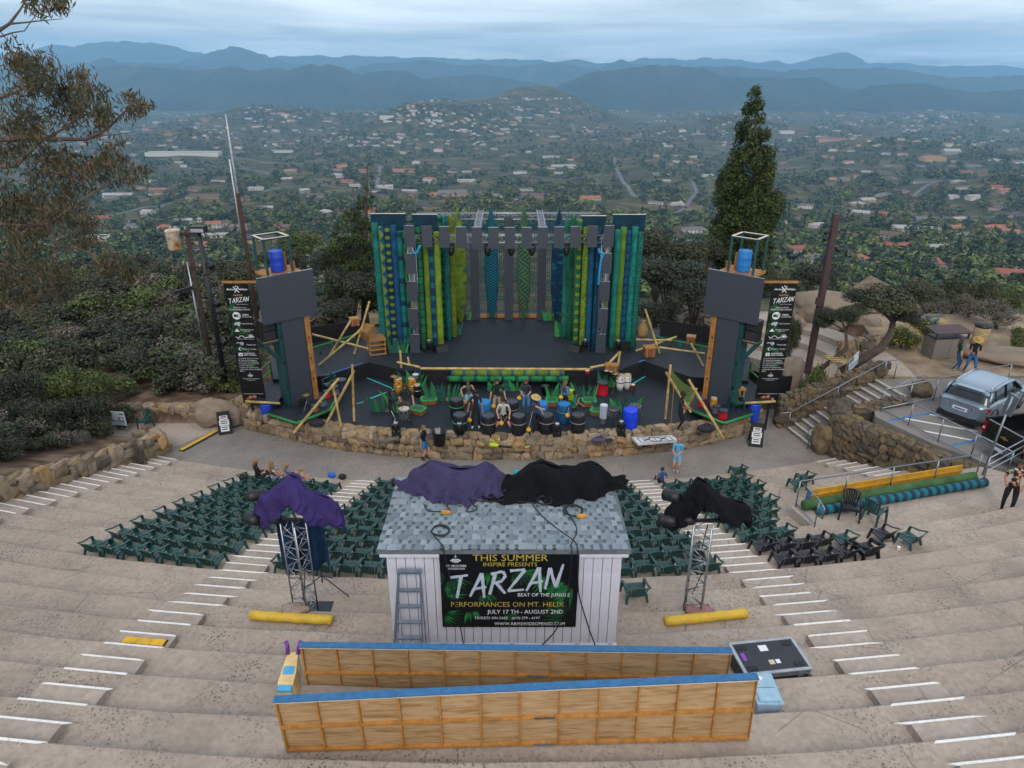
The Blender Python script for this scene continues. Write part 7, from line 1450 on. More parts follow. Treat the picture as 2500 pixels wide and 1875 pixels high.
def case_bag(label,px,py,z,s,m,rz=0):
 p=PZ(px,py,z);t=thing('soft_case',label, 'bag',(p.x,p.y+.2,z+.003),rz);b=MB();b.sph((0,0,s[2]*.5),1.0,16,8,(s[0],s[1],s[2]*.5));b.v=[(x,y,min(max(z_,0.0),s[2]*.9))for x,y,z_ in b.v];b.obj('body',m,t,smooth=True,local=True);MB().tube([(-s[0]*.4,-s[1]*.2,s[2]*.85),(-s[0]*.2,0,s[2]*1.15),(s[0]*.2,0,s[2]*1.15),(s[0]*.4,-s[1]*.2,s[2]*.85)],.02,6).obj('handle',RUBBER,t,smooth=True,local=True)
PUR=M('mauve_bag',hx('4a4058'),.8);DKB=M('navy_bag',hx('23222e'),.8)
case_bag('mauve soft case on the front edge of the stage',1463,1086,0,(.34,.16,.26),PUR,.1);case_bag('small dark pouch right of the mauve case',1490,1084,0,(.17,.12,.13),DKB);case_bag('mauve bag behind the boy in blue shorts',1052,1078,0,(.3,.16,.24),PUR);case_bag('dark bag on the ground below the left tower platform',771,1046,.06,(.36,.22,.34),DKB);case_bag('dark bag below the right tower platform',1726,1060,.06,(.4,.24,.36),DKB)
def board():
 q=[PZ(1543,1068,.12),PZ(1640,1062,.12),PZ(1656,1074,.12),PZ(1558,1083,.12)];z=.1;t=thing('patterned_board', 'long white board with black tribal pattern on the stage edge', 'board',(q[0]+q[2])/2);q=[Vector((p.x,p.y,z+.02))for p in q];q2=[q[3],q[2],q[1],q[0]]
 MB().hexa([v-Vector((0,0,.1))for v in q2],q2).obj('panel',M('white_board_paint',hx('bdbfc2'),.6),t);O=q2[3];U=q2[2]-q2[3];V=q2[0]-q2[3];s=Sheet(O,U,V,t)
 s.line([(.1,.15),(.9,.15),(.9,.85),(.1,.85),(.1,.15)],.02,INK_K,.006);s.line([(.35+.15*math.cos(a)*1.0+.15,.5+.34*math.sin(a))for a in np.linspace(0,2*PI,15)],.03,INK_K,.006);s.line([(.2,.35),(.34,.45),(.2,.65)],.035,INK_K,.006);s.line([(.8,.35),(.66,.45),(.8,.65)],.035,INK_K,.006);s.line([(.5,.2),(.5,.8)],.02,INK_K,.006)
board()
SIGNW=M('sign_white',hx('c2cfd6'),.6,var=.05)
def stand_sign(label,O,U,V,posts=True):
 t=thing('event_sign',label, 'sign',(O.x+U.x/2,O.y+U.y/2,O.z+V.z-.1));n=U.cross(V).normalized();n=n if n.y<0 else-n;MB().plate([O,O+U,O+U+V,O+V],-n,.02).obj('board',SIGNW,t);s=Sheet(O,U,V,t)
 s.rect(.0,.46,.0,.3,INK_K,.004);s.text(.06,.4,.08,.22, 'SAVE THE DATE',INK_W,0,0,.006);s.rect(.78,.98,.12,.18,INK_K,.004);s.text(.06,.5,.38,.5, 'MT. HELIX',M('teal_ink',hx('4f6a78'),.6));s.text(.05,.95,.54,.7, 'FOOD & WINE',INK_K,.02);s.text(.52,.95,.75,.84, 'FESTIVAL',M('teal_ink',hx('4f6a78')));s.rect(0,1,.9,1.0,INK_K,.004)
 if posts:
  for u in(.06,.94):p=O+U*u;MB().tube([p+V*.2-n*.03,Vector((p.x,p.y,O.z+V.z-.35))-n*.03],.012,6).obj('stake',GALV,t)
p=PZ(262,1050,-.75);stand_sign('white food and wine sign at the left path among the bushes',Vector((-18.75,28.75,.15)),Vector((1.2,-.18,0)),Vector((0,.02,-.78)))
p=PY(2072,885,30.6);stand_sign('white food and wine sign leaning under the right oak',Vector((p.x,30.55,p.z+.12)),Vector((.62,.5,.28)),Vector((.06,-.02,-.66)))
def a_frame(label,px,py,rz):
 p=PZ(px,py,-.9);t=thing('folding_sign',label, 'sign',(p.x,p.y,-.893),rz)
 for s in(-1,1):MB().hexa([(-.3,s*.28-.02,0),(.3,s*.28-.02,0),(.3,s*.28+.02,0),(-.3,s*.28+.02,0)],[(-.27,s*.03-.015,1.02),(.27,s*.03-.015,1.02),(.27,s*.03+.015,1.02),(-.27,s*.03+.015,1.02)]).obj('panel',BLK,t,local=True)
 for v0,v1,w in((.68,.86,.17),(.42,.66,.21),(.14,.4,.18)):
  f=lambda z:-.28+.25*z/1.02-.024;MB().add([(-w,f(v0),v0),(w,f(v0),v0),(w,f(v1),v1),(-w,f(v1),v1)],[(0,1,2,3)]).obj('paper_notice',INK_W,t,local=True)
  for k in range(2):z=v0+(v1-v0)*(.3+.35*k);MB().add([(-w*.7,f(z)-.003,z),(w*.7,f(z)-.003,z),(w*.7,f(z+.04)-.003,z+.04),(-w*.7,f(z+.04)-.003,z+.04)],[(0,1,2,3)]).obj('print',INK_K if k or v0<.6 else RED,t,local=True)
a_frame('black folding notice board by the left end of the stage wall',552,1054,.35);a_frame('black folding notice board by the right end of the stage wall',1843,1084,-.25)
def rust():
 m,nt,b=newmat('rusty_white_tank');setin(b, 'Roughness',.6);n=tex(nt, 'ShaderNodeTexNoise',3.5,detail=5);nt.links.new(ramp(nt,n.outputs['Fac'],[(.42,hx('b9b3a6')),(.58,hx('a8835a')),(.68,hx('8a4a1c'))]),b.inputs['Base Color']);return m
CREO=M('creosote_wood',hx('3a2a22'),.9,var=.3,scale=3,bmp=.5,bscale=20,dirt=hx('5a4332'));
def utility():
 y=33.5;b_=PY(499,800,y);tp=PY(455,562,y);x=tp.x;t=thing('utility_pole', 'dark wooden utility pole with rusty transformer at the left', 'utility pole',(x,y,-.6));zt=tp.z
 MB().tube([(x,y,-1),(x,y,zt)],[.14,.1],12).obj('pole',CREO,t,smooth=True);MB().tube([(x-.2,y-.1,-.8),(x-.2,y-.1,PY(470,640,y).z)],.05,8).obj('conduit',GALV,t,smooth=True)
 q=PY(440,580,y-.3);MB().lathe([(.3,-.45),(.32,-.4),(.32,.4),(.33,.42),(.34,.46),(.3,.5),(.1,.54)],20,(x-.62,y-.15,q.z-.15)).obj('transformer',rust(),t,smooth=True)
 for zz,l in((zt-.15,.55),(zt-1.75,.6)):MB().bar((x-l,y-.12+.3,zz-.05),(x+l,y-.12-.3,zz+.05),.1,.12).obj('crossarm',CREO,t)
 for dx,dz in((-.4,-.1),(.4,-.1),(-.5,-1.7),(.5,-1.7),(.0,.05)):MB().lathe([(.03,0),(.05,.05),(.03,.09),(.045,.13),(.02,.16)],10,(x+dx,y-.12-dx*.5,zt+dz)).obj('insulator',M('porcelain',hx('8fa09c'),.3),t,smooth=True)
 cable('thin black wire running left from the utility pole with a black box',[(x,y,PY(475,705,y).z),PY(300,755,y-1),PY(150,795,y-3),PY(-40,845,y-6)],.018)
 a=PY(438,711,y-.4);tag(MB().bar(PY(425,715,y-.42),PY(470,702,y-.3),.12,.16).obj('splice_box',LAMPB), 'black splice box on the wire left of the utility pole', 'box')
 for k,(px,py,lab)in enumerate(((320,650, 'upper thin wire sagging left from the utility pole'),(300,665, 'lower thin wire sagging left from the utility pole'))):cable(lab,[(x-.4,y,zt-1.6),PY(px,py,y+20),PY(60,700+10*k,y+60)],.012)
utility()
def light_pole():
 y=31.0;B=PZ(567,958,-.25);x=PY(520,760,B.y).x;y=B.y;zt=PY(485,566,y).z;t=thing('light_pole', 'black lighting pole with floodlight on top at the left', 'lamp post',(x,y,-.3));MB().tube([(x,y,-.3),(x,y,zt)],[.12,.1],12).obj('pole',LAMPB,t,smooth=True)
 MB().lathe([(.3,0),(.3,.05),(.2,.06)],16,(x,y,-.3)).obj('base_flange',LAMPB,t);MB().box(x-.3,x+.34,y-.22,y+.2,zt-.02,zt+.26).obj('flood_housing',LAMPB,t);MB().add([(x-.27,y-.226,zt+.02),(x+.31,y-.226,zt+.02),(x+.31,y-.226,zt+.18),(x-.27,y-.226,zt+.18)],[(0,1,2,3)]).obj('flood_glass',M('flood_glass',hx('8f9a9e'),.3),t)
 for k,zz in enumerate((zt-1.5,zt-3.3,zt-5.2)):lamp_head((x+.25,y-.05,zz),(.6,-.5,-.3),.14,t,.34);MB().lathe([(.15,0),(.15,.05)],14,(x,y,zz-.45)).obj('collar',LAMPB,t)
light_pole()
def mast():
 y=40;B=PY(617,670,y);x=(PY(575,480,y).x+B.x)/2;zj=PY(578,472,y).z;zt=PY(543,278,y).z;t=thing('antenna_mast', 'tall thin white antenna mast on a rusty pole at the left', 'mast',(x,y,gz(x,y)));MB().tube([(x,y,gz(x,y)-.5),(x,y,zj)],[.16,.12],10).obj('rusty_pole',M('rust_pole',hx('3a2820'),.9,var=.4,scale=3),t,smooth=True);MB().tube([(x,y,zj),(x,y,zj+3),(x,y,zt)],[.06,.05,.02],8).obj('white_whip',M('white_mast',hx('b9bdc4'),.5),t,smooth=True);MB().tube([(x-.15,y-.05,zj-2.2),(x-.15,y-.05,zj+1.8)],.04,8).obj('side_tube',M('white_mast',hx('b9bdc4')),t,smooth=True)
mast()
def brown_pole():
 B=PZ(1973,885,.9);y=B.y;x=PY(2010,700,y).x;zt=PY(2046,522,y).z;t=thing('brown_pole', 'tall square brown steel pole with floodlights right of the right tower', 'lamp post',(x,y,.6));BR_=M('brown_steel',hx('3f2a2c'),.6,var=.15);MB().box(x-.13,x+.13,y-.13,y+.13,.3,zt).obj('pole',BR_,t)
 for s,dz in((-1,-.8),(-1,-1.1),(1,-1.6)):lamp_head((x+s*.3,y-.1,zt+dz),(s*.7,-.3,-.4),.1,t,.3)
 MB().box(x-.22,x-.131,y-.12,y+.1,zt-4.3,zt-4.0).obj('junction_box',BR_,t)
brown_pole()
def sign_post():
 B=PZ(2392,1160,SLAB_Z);zt=PY(2448,968,B.y).z;x=B.x+.1;t=thing('parking_sign', 'back of a tilted parking sign on a galvanised post by the cars', 'sign',(x,B.y,SLAB_Z));MB().tube([(x-.03,B.y,SLAB_Z-.3),(x+.18,B.y,zt)],.035,8).obj('post',GALV,t,smooth=True);MB().hexa([(x+.1,B.y-.25,zt-.62),(x+.14,B.y-.25,zt-.62),(x+.14,B.y+.2,zt-.62),(x+.1,B.y+.2,zt-.62)],[(x+.2,B.y-.25,zt+.05),(x+.24,B.y-.25,zt+.05),(x+.24,B.y+.2,zt+.05),(x+.2,B.y+.2,zt+.05)]).obj('sign_plate',GALV,t)
sign_post()
def terrace_things():
 p=PZ(2310,875,LOT_Z);t=thing('bin_enclosure', 'grey double bin enclosure with brown roof on the terrace', 'bin',(p.x,p.y+.4,LOT_Z),.12);GB_=M('taupe_panel',hx('6c675f'),.7,var=.08);BRW=M('brown_steel',hx('3f2a2c'))
 for k in(0,1):MB().box(-.85+k*.86,-.01+k*.86,-.42,.42,0,1.0).obj('bin_body',GB_,t,local=True)
 for sx in(-.84,.84):
  for sy in(-.4,.4):MB().box(sx-.04,sx+.04,sy-.04,sy+.04,1.0,1.3).obj('post',BRW,t,local=True)
 MB().hexa([(-.95,-.5,1.3),(.95,-.5,1.3),(.95,.5,1.4),(-.95,.5,1.4)],[(-.95,-.5,1.36),(.95,-.5,1.36),(.95,.5,1.46),(-.95,.5,1.46)]).obj('roof',BRW,t,local=True);MB().box(-.8,.8,-.36,.36,1.0,1.06).obj('hopper',LAMPB,t,local=True)
 p=PZ(2393,845,LOT_Z);t=thing('round_bin', 'round tan concrete litter bin with black lid on the terrace', 'bin',(p.x,p.y+.2,LOT_Z));MB().lathe([(.36,0),(.38,.05),(.38,.95),(.34,1.0)],22).obj('body',M('tan_aggregate',hx('9a8564'),.9,bmp=.5,bscale=40),t,smooth=True,local=True);MB().lathe([(.38,1.0),(.4,1.05),(.3,1.18),(.14,1.2)],22).obj('lid',LAMPB,t,smooth=True,local=True)
 t=thing('picnic_shelter', 'brown shingled shelter roof among shrubs at the upper right', 'shelter',(24.5,47,-3.5));RS=M('shelter_shingle',hx('6a5a4a'),.95,var=.3,scale=3,bmp=.6,bscale=10)
 for k in range(7):
  a0,a1=math.radians(200+k*30),math.radians(230+k*30);
  MB().plate([Vector((0,0,5.0)),Vector((3.4*math.cos(a0),3.4*math.sin(a0),3.4)),Vector((3.4*math.cos(a1),3.4*math.sin(a1),3.4))],(0,0,-1),.12).obj('roof_panel',RS,t,local=True)
 for k in range(4):a=math.radians(225+90*k);MB().tube([(2.6*math.cos(a),2.6*math.sin(a),-.6),(2.6*math.cos(a),2.6*math.sin(a),3.6)],.12,8).obj('post',CREO,t,local=True)
 t=thing('park_bench', 'long pale concrete bench beyond the curved steps', 'bench',(16.2,41.2,.2));MB().box(-2.6,2.6,-.3,.3,.38,.5).obj('seat',CONC2,t,local=True)
 for x in(-2.0,-.7,.7,2.0):MB().box(x-.15,x+.15,-.22,.22,-.4,.379).obj('leg',CONC2,t,local=True)
 p=PY(2255,795,35.5);t=thing('information_board', 'colourful information board behind the yellow flowers', 'sign',(p.x,35.5,1.1));MB().box(-.75,.75,-.02,.02,.75,1.4).obj('panel',M('sign_print',hx('5a6a72'),.5,var=.9,scale=6),t,local=True)
 for x in(-.7,.7):MB().box(x-.03,x+.03,.021,.06,0,1.4).obj('post',GALV,t,local=True)
 p=PZ(1945,850,.5);t=thing('stage_step_unit', 'open tan pipe step unit beside the right banner', 'steps',(p.x,31.2,.2));
 for x in(-.4,.4):
  for y in(-.4,.4):MB().box(x-.02,x+.02,y-.02,y+.02,0,1.5).obj('leg',BAM,t,local=True)
 for k in range(4):MB().box(-.4,.4,-.42+k*.24,-.36+k*.24,1.5,1.54).obj('slat',BAM,t,local=True)
 tag(MB().box(-.4,.4,-.4,.4,0,1.1).obj('road_case',LAMPB), 'black road case beside the right banner', 'case').location=(13.0,31.3,-.2)
terrace_things()
# PEOPLE
SKINS={'fair':hx('b98a74'), 'tan':hx('9c6c53'), 'brown':hx('6e4836')}
def cloth_mat(key,col):return M('cloth_'+key,col,.9,var=.15,scale=9,bmp=.35,bscale=26)
def ik(a,c,l1,l2,pole):
 d=c-a;L=min(d.length,(l1+l2)*.999);dn=d.normalized();x=(l1*l1-l2*l2+L*L)/(2*L);h=math.sqrt(max(0,l1*l1-x*x));p=Vector(pole);p=(p-dn*p.dot(dn));p=p.normalized()if p.length>1e-5 else Vector((0,1,0))
 return a+dn*x+p*h,a+dn*L
PEOPLE=[]
def person(label,loc,rz,height=1.75,shirt=('navy',hx('1a1c22')),pants=('black',hx('15161a')),skin='fair',shoe=hx('1c1c1e'),hair=(hx('2a1d14'), 'short'),sleeve=.55,leg=1.0,hands=None,feet=None,lean=(0,0),hip=None,look=0.0,nod=0.15,hat=None,socks=None,stripe=False):
 V=Vector;hipz=hip if hip is not None else .92;pel=V((0,0,hipz));ch=pel+V((lean[0],lean[1],.40));nk=ch+V((lean[0]*.35,lean[1]*.35+.0,.15));hd=nk+V((0,.03+.05*nod,.165))
 feet=feet or[(-.11,.02,.06),(.11,-.02,.06)];hands=hands or[(-.27,.05,.82),(.27,.05,.82)]
 v=[];e=[];r=[];tagb=[]
 def add(p,rad,par=None):v.append(V(p));r.append(rad);(e.append((par,len(v)-1))if par is not None else None);return len(v)-1
 ip=add(pel,.135);iw=add(pel.lerp(ch,.45),.125,ip);ic=add(ch-V((0,0,.05)),.14,iw);iu=add(ch+V((0,0,.06)),.105,ic);ink=add(nk,.052,iu);ih0=add(hd-V((0,-.01,.07)),.07,ink);ih1=add(hd,.095,ih0);add(hd+V((0,-.005,.065)),.075,ih1)
 segs=[('torso',pel,nk-V((0,0,.02)),.15),('head',nk+V((0,0,.02)),hd+V((0,0,.1)),.09)];hpos=[]
 for s,ht in((-1,hands[0]),(1,hands[1])):
  sh=ch+V((s*.185,0,.075));H_=V(ht);el,H2=ik(sh,H_,.29,.26,V((s*.5,-.8,-.5)));a=add(sh,.062,iu);m=add(sh.lerp(el,.5),.05,a);b=add(el,.042,m);c=add(el.lerp(H2,.55),.036,b);d=add(H2,.027,c);dr=(H2-el).normalized();add(H2+dr*.07,.03,d)
  segs+=[('uparm',sh,el,.055),('forearm',el,H2,.04),('hand',H2,H2+dr*.12,.035)];hpos.append((H2,dr,s))
 fpos=[]
 for s,ft in((-1,feet[0]),(1,feet[1])):
  hj=pel+V((s*.095,0,-.05));A_=V(ft);kn,A2=ik(hj,A_,.44,.43,V((s*.12,1,.1)));a=add(hj,.105,ip);m=add(hj.lerp(kn,.5),.085,a);b=add(kn,.062,m);c=add(kn.lerp(A2,.35),.058,b);d=add(A2+V((0,0,.03)),.04,c);f=add(A2+V((0,.06,-.015)),.042,d);add(A2+V((0,.165,-.03)),.034,f)
  segs+=[('thigh',hj,kn,.09),('shin',kn,A2+V((0,0,.05)),.06),('foot',A2+V((0,-.04,-.01)),A2+V((0,.18,-.02)),.045)]
 me=bpy.data.meshes.new('body');me.from_pydata([tuple(q)for q in v],e,[]);t=bpy.data.objects.new('person',me);COL.objects.link(t);tag(t,label, 'person');t.location=loc;t.rotation_euler=(0,0,rz);k=height/1.75;t.scale=(k,k,k)
 sk=t.modifiers.new('skin', 'SKIN');sk.use_smooth_shade=True;sk.branch_smoothing=.6
 lay=me.skin_vertices[0].data if me.skin_vertices else None
 if lay is None:bpy.context.view_layer.update()
 PEOPLE.append(dict(o=t,r=r,segs=segs,hp=hpos,hd=hd,look=look,nod=nod,shirt=shirt,pants=pants,skin=skin,shoe=shoe,hair=hair,sleeve=sleeve,leg=leg,hat=hat,socks=socks,stripe=stripe))
 return t
def finish_people():
 for P in PEOPLE:
  me=P['o'].data
  if not me.skin_vertices:
   bm=bmesh.new();bm.from_mesh(me);bm.verts.layers.skin.verify();bm.to_mesh(me);bm.free()
  lay=me.skin_vertices[0].data
  for i,rad in enumerate(P['r']):lay[i].radius=(rad,rad*(.82 if i in(0,1,2,3)else 1.0));lay[i].use_root=(i==0)
  ss=P['o'].modifiers.new('sub', 'SUBSURF');ss.levels=1;ss.render_levels=1
 dg=bpy.context.evaluated_depsgraph_get();done=[]
 for P in PEOPLE:done.append(bpy.data.meshes.new_from_object(P['o'].evaluated_get(dg)))
 for P,me in zip(PEOPLE,done):
  o=P['o'];o.modifiers.clear();sm=M('skin_'+P['skin'],SKINS[P['skin']],.55,var=.08,scale=12);eye=M('eye_dark',hx('1a1412'),.3);lip=M('lip',hx('84504a'),.6);ck=cloth_mat(*P['shirt']);pk=cloth_mat(*P['pants']);shoe=M('shoe_%02x%02x%02x'%tuple(int(c*255)for c in P['shoe']),P['shoe'],.6);sock=M('sock_white',hx('c8c6c2'),.9)if P['socks']=='white' else M('sock_black',hx('17171a'),.9)
  mats=[sm,ck,pk,shoe,sock];n=len(me.polygons);c=np.zeros(n*3);me.polygons.foreach_get('center',c);c=c.reshape(-1,3);best=np.full(n,9e9);mi=np.zeros(n,int)
  for nm,a,b,rad in P['segs']:
   a_,b_=np.array(a),np.array(b);d=b_-a_;tt=np.clip(((c-a_)@d)/(d@d),0,1);dist=np.linalg.norm(c-a_-tt[:,None]*d,axis=1)-rad
   if nm=='torso':val=np.where(tt<.1,2,1)
   elif nm in('head', 'hand'):val=np.zeros(n,int)
   elif nm=='uparm':val=np.where(tt<min(1,P['sleeve']*1.35),1,0)if P['sleeve']>0 else np.zeros(n,int)
   elif nm=='forearm':val=np.where(tt<(P['sleeve']-.75)*4.2,1,0)
   elif nm=='thigh':val=np.where(tt<P['leg']*1.6,2,0)
   elif nm=='shin':val=np.where(tt<(P['leg']-.5)*2.1,2,np.where((tt>.6)if P['socks']else(tt>2),4,0))
   else:val=np.full(n,3)
   up=dist<best;best=np.where(up,dist,best);mi=np.where(up,val,mi)
  b=MB();V=Vector
  for H2,dr,s in P['hp']:
   side=dr.cross(V((0,1,.2))).normalized();nrm=side.cross(dr).normalized();base=H2+dr*.075
   for q,(off,ln)in enumerate(((-.028,.06),(-.009,.07),(.01,.066),(.027,.052))):
    f0=base+side*off;f1=f0+dr*ln*.55+nrm*.006;f2=f1+dr*ln*.4+nrm*.02;b.tube([f0-dr*.03,f0,f1,f2],[.009,.009,.0085,.007],6)
   t0=H2+dr*.02-side*.03;b.tube([t0+side*.02,t0-side*.02+dr*.03,t0-side*.025+dr*.06],[.011,.01,.008],6)
  hd=P['hd'];R_=Matrix.Rotation(P['look'],3, 'Z')@Matrix.Rotation(-P['nod'],3, 'X');F=lambda x,y,z:hd+R_@V((x,y,z))
  nf0=len(b.f);b.tube([F(0,.088,.012),F(0,.112,-.018),F(0,.1,-.028)],[.009,.016,.012],6)
  for s in(-1,1):b.sph(F(s*.092,-.005,-.005),.026,7,5,(.45,.9,1.2))
  nskin=len(b.f)
  for s in(-1,1):b.sph(F(s*.034,.088,.012),.0125,7,5,(1.2,.6,.8))
  neye=len(b.f);b.sph(F(0,.092,-.052),.02,8,5,(1.2,.45,.35));nl=len(b.f)
  mats+=[eye,lip]
  nv=len(me.vertices);co=np.zeros(nv*3);me.vertices.foreach_get('co',co);Vv=[tuple(x)for x in co.reshape(-1,3)]+[tuple(x)for x in b.v];Ff=[tuple(p.vertices)for p in me.polygons]+[tuple(i+nv for i in f)for f in b.f]
  mi=list(mi)+[0]*nskin+[5]*(neye-nskin)+[6]*(nl-neye);m2=bpy.data.meshes.new('body');m2.from_pydata(Vv,[],Ff)
  for m_ in mats:m2.materials.append(m_)
  m2.polygons.foreach_set('material_index',[int(x)for x in mi]);m2.polygons.foreach_set('use_smooth',[True]*len(Ff));m2.update();o.data=m2;bpy.data.meshes.remove(me)
  hc,st=P['hair'];hm=M('hair_%02x%02x%02x'%tuple(int(x*255)for x in hc),hc,.7,var=.35,scale=40,bmp=.6,bscale=60);hb=MB()
  if st!='none':
   hb.sph((0,-.012,.018),.108,16,10,(1.0,1.06,1.02));keep=[]
   for f in hb.f:
    cc=sum((V(hb.v[i])for i in f),V())/len(f)
    if not(cc.y>.03 and cc.z<.055)and cc.z>-.075:keep.append(f)
   hb.f=keep;hb.m=[0]*len(keep)
   if st=='curly':
    for k in range(46):a=random.uniform(0,6.28);zz=random.uniform(-.02,.11);rr=math.sqrt(max(0,.0132-(zz-.015)**2));hb.sph((rr*math.cos(a),-.02+min(.02,rr*math.sin(a)),zz),random.uniform(.025,.04),6,4)
   if st in('long', 'pony'):
    L=.38 if st=='long' else .26
    for k in range(9 if st=='long' else 3):
     x=(-.075+.15*k/8)if st=='long' else(-.02+.02*k);hb.tube([(x,-.075,.03),(x*1.15,-.115,-.08),(x*1.1,-.12,-.08-L*.5),(x*.9,-.105,-.08-L)],[.032,.034,.03,.008],7)
   if st=='short':
    for k in range(22):a=random.uniform(0,6.28);hb.sph((.07*math.cos(a),-.02+.075*math.sin(a)*(1 if math.sin(a)<0 else .8),.075+random.uniform(0,.02)),random.uniform(.02,.034),6,4)
   Q=MB();Q.v=[tuple(hd+R_@V(x))for x in hb.v];Q.f=hb.f;Q.m=hb.m;Q.obj('hair',hm,o,smooth=True,local=True)
  if P['hat']:
   kind,hcol=P['hat'];q=MB();hmm=M('hat_'+kind,hcol,.85,var=.15,scale=20,bmp=.5,bscale=80)
   if kind.startswith('straw'):q.lathe([(.22,.045),(.215,.055),(.13,.058),(.118,.07),(.11,.15),(.07,.175),(.02,.178)],22)
   else:
    q.lathe([(.118,.03),(.12,.06),(.105,.11),(.06,.145),(.01,.15)],18);q.add([(-.075,.09,.045),(.075,.09,.045),(.06,.19,.03),(-.06,.19,.03),(-.075,.09,.055),(.075,.09,.055),(.06,.19,.04),(-.06,.19,.04)],[(3,2,1,0),(4,5,6,7),(0,1,5,4),(1,2,6,5),(2,3,7,6),(3,0,4,7)])
   q.v=[tuple(hd+R_@V(x))for x in q.v];q.obj('hat',hmm,o,smooth=True,local=True)
  if P['stripe']:
   for nm,a,b_,rad in P['segs']:
    if nm in('thigh', 'shin'):s=1 if a.x>0 else-1;d=V((s,0,0));MB().tube([a+d*rad*1.02,a.lerp(b_,.5)+d*rad*1.0,b_+d*rad*.95],.016,6).obj('trouser_stripe',M('stripe_white',hx('b9b5c4'),.8),o,smooth=True,local=True)
NAVY_T=('black_tee',hx('131418'));CHAR=('charcoal',hx('24262c'));FACE=PI
def st(px,py,z=.003):p=PZ(px,py,z);return(p.x,p.y,z)
STICKS=[]
person('person in black long sleeves and black striped track pants playing the left silver drum',st(957,1043),-PI/2+.3,1.78,('black_sleeve',hx('121317')),('track_black',hx('14151a')), 'tan',hx('b8b8c0'),(hx('17120f'), 'curly'),1.0,1.0,[(-.14,.38,1.2),(.14,.4,1.02)],nod=.2,stripe=True)
person('person in dark polo and olive trousers with a bandana behind the left silver drum',st(994,1026),FACE+.1,1.8,('dark_polo',hx('1f2026')),('olive',hx('4a4538')), 'fair',hx('7a5c3a'),(hx('2a1c12'), 'short'),.6,1.0,[(-.32,.06,.9),(.2,.28,1.08)],nod=.5,look=-.3)
person('boy in black tee and blue shorts walking beside the stage wall',tuple(PZ(1037,1122,-.895)),-PI/2-.3,1.62,('black_tee2',hx('15151a')),('blue_shorts',hx('2d74b0')), 'fair',hx('202024'),(hx('7a5a34'), 'short'),.6,.42,[(-.28,.1,.86),(.28,-.02,.84)],[(-.1,.1,.06),(.1,-.1,.06)],socks='black')
person('person in olive tank top and pale blue shorts striking a drum at the left',st(1146,1000),FACE+.35,1.62,('olive_tank',hx('4f5646')),('pale_shorts',hx('7fa8cc')), 'fair',hx('1d1d20'),(hx('3a2618'), 'pony'),0,.4,[(-.36,.2,.78),(.38,.1,.95)],[(-.2,.1,.06),(.3,-.12,.06)],(.06,.08),.85,nod=.4)
person('person in black cap, black tee and black trousers with white shoes',st(1163,1042),FACE-.1,1.78,NAVY_T,('black_trouser',hx('101115')), 'tan',hx('c9c9c6'),(hx('1c140f'), 'short'),.6,1.0,[(-.31,.12,.86),(.33,.1,.86)],[(-.13,0,.06),(.15,.05,.06)],hat=('cap',hx('16171c')),look=-.35,nod=.3)
person('young person in black polo and khaki trousers with a necklace at the back',st(1214,1014),FACE,1.8,('black_polo',hx('121318')),('khaki',hx('8a7c68')), 'fair',hx('b7b6b2'),(hx('2a1a12'), 'short'),.6,1.0,[(-.36,.08,.9),(.3,.1,.86)],[(-.1,0,.06),(.14,.08,.06)],look=.45)
person('person in pale grey tee and black shorts lunging between the black drums',st(1229,1052),FACE+.05,1.8,('pale_tee',hx('b4b0aa')),('black_shorts',hx('101114')), 'fair',hx('18181b'),(hx('1d150f'), 'short'),.6,.42,[(-.24,.3,.82),(.22,.3,.84)],[(-.36,.05,.06),(.36,-.08,.06)],(0,.1),.78,nod=.45,look=.3,socks='black')
person('person with long red hair in dark tee and blue jeans holding sticks',st(1284,1007),FACE,1.66,('slate_tee',hx('2a2d36')),('blue_jeans',hx('3f78a8')), 'fair',hx('1e1e22'),(hx('5a2a18'), 'long'),.65,1.0,[(-.1,.34,1.1),(.16,.3,1.06)],nod=.35)
person('person in straw hat, grey polo and black trousers pointing to the left',st(1305,1057),FACE+.75,1.78,('grey_polo',hx('3d3c46')),('black_trouser2',hx('111216')), 'fair',hx('1b1b1e'),(hx('4a3826'), 'short'),.6,1.0,[(-.1,.34,1.05),(.1,.62,1.35)],[(-.14,0,.06),(.16,.06,.06)],hat=('straw',hx('b99a5e')),nod=.3)
person('child in blue tie dye tee behind the patterned blue drum',st(1378,1003),FACE+2.6,1.5,('tie_dye',hx('2a64a8')),('dark_jean',hx('20242e')), 'fair',hx('222226'),(hx('6a4a32'), 'long'),.75,1.0,[(-.2,.25,1.0),(.28,.12,.95)])
person('person with black curly hair in green tee holding a yellow ball',st(1400,1043),FACE+1.0,1.74,('green_tee',hx('1d6a52')),('black_trouser3',hx('121317')), 'tan',hx('55555a'),(hx('0e0c0b'), 'curly'),.6,1.0,[(-.1,.36,1.1),(.06,.24,1.42)],nod=.4)
person('person in dark tee and black trousers holding a long wooden staff',st(1656,1049),FACE+1.2,1.78,('dark_tee3',hx('181a20')),('black_trouser4',hx('101115')), 'brown',hx('141416'),(hx('15100c'), 'curly'),.6,1.0,[(-.2,.2,.85),(.3,.4,1.2)],nod=.5)
person('person in light blue tee and shorts standing below the right stage wall',tuple(PZ(1650,1153,-.895)),FACE-.25,1.62,('light_blue',hx('5aa0c8')),('light_blue_short',hx('6aa6c8')), 'fair',hx('8a7a70'),(hx('8a6a48'), 'pony'),.65,.36,[(-.02,.28,1.06),(.12,.26,1.02)],[(-.06,.03,.06),(.1,0,.06)],socks='white',nod=.25,look=.2)
def seat_at(px,py):
 p=on_tiers(px,py);return(p.x,p.y,tier_z(p.x,p.y)+.014)
SEATF=[(-.11,.6,.06),(.11,.56,.06)]
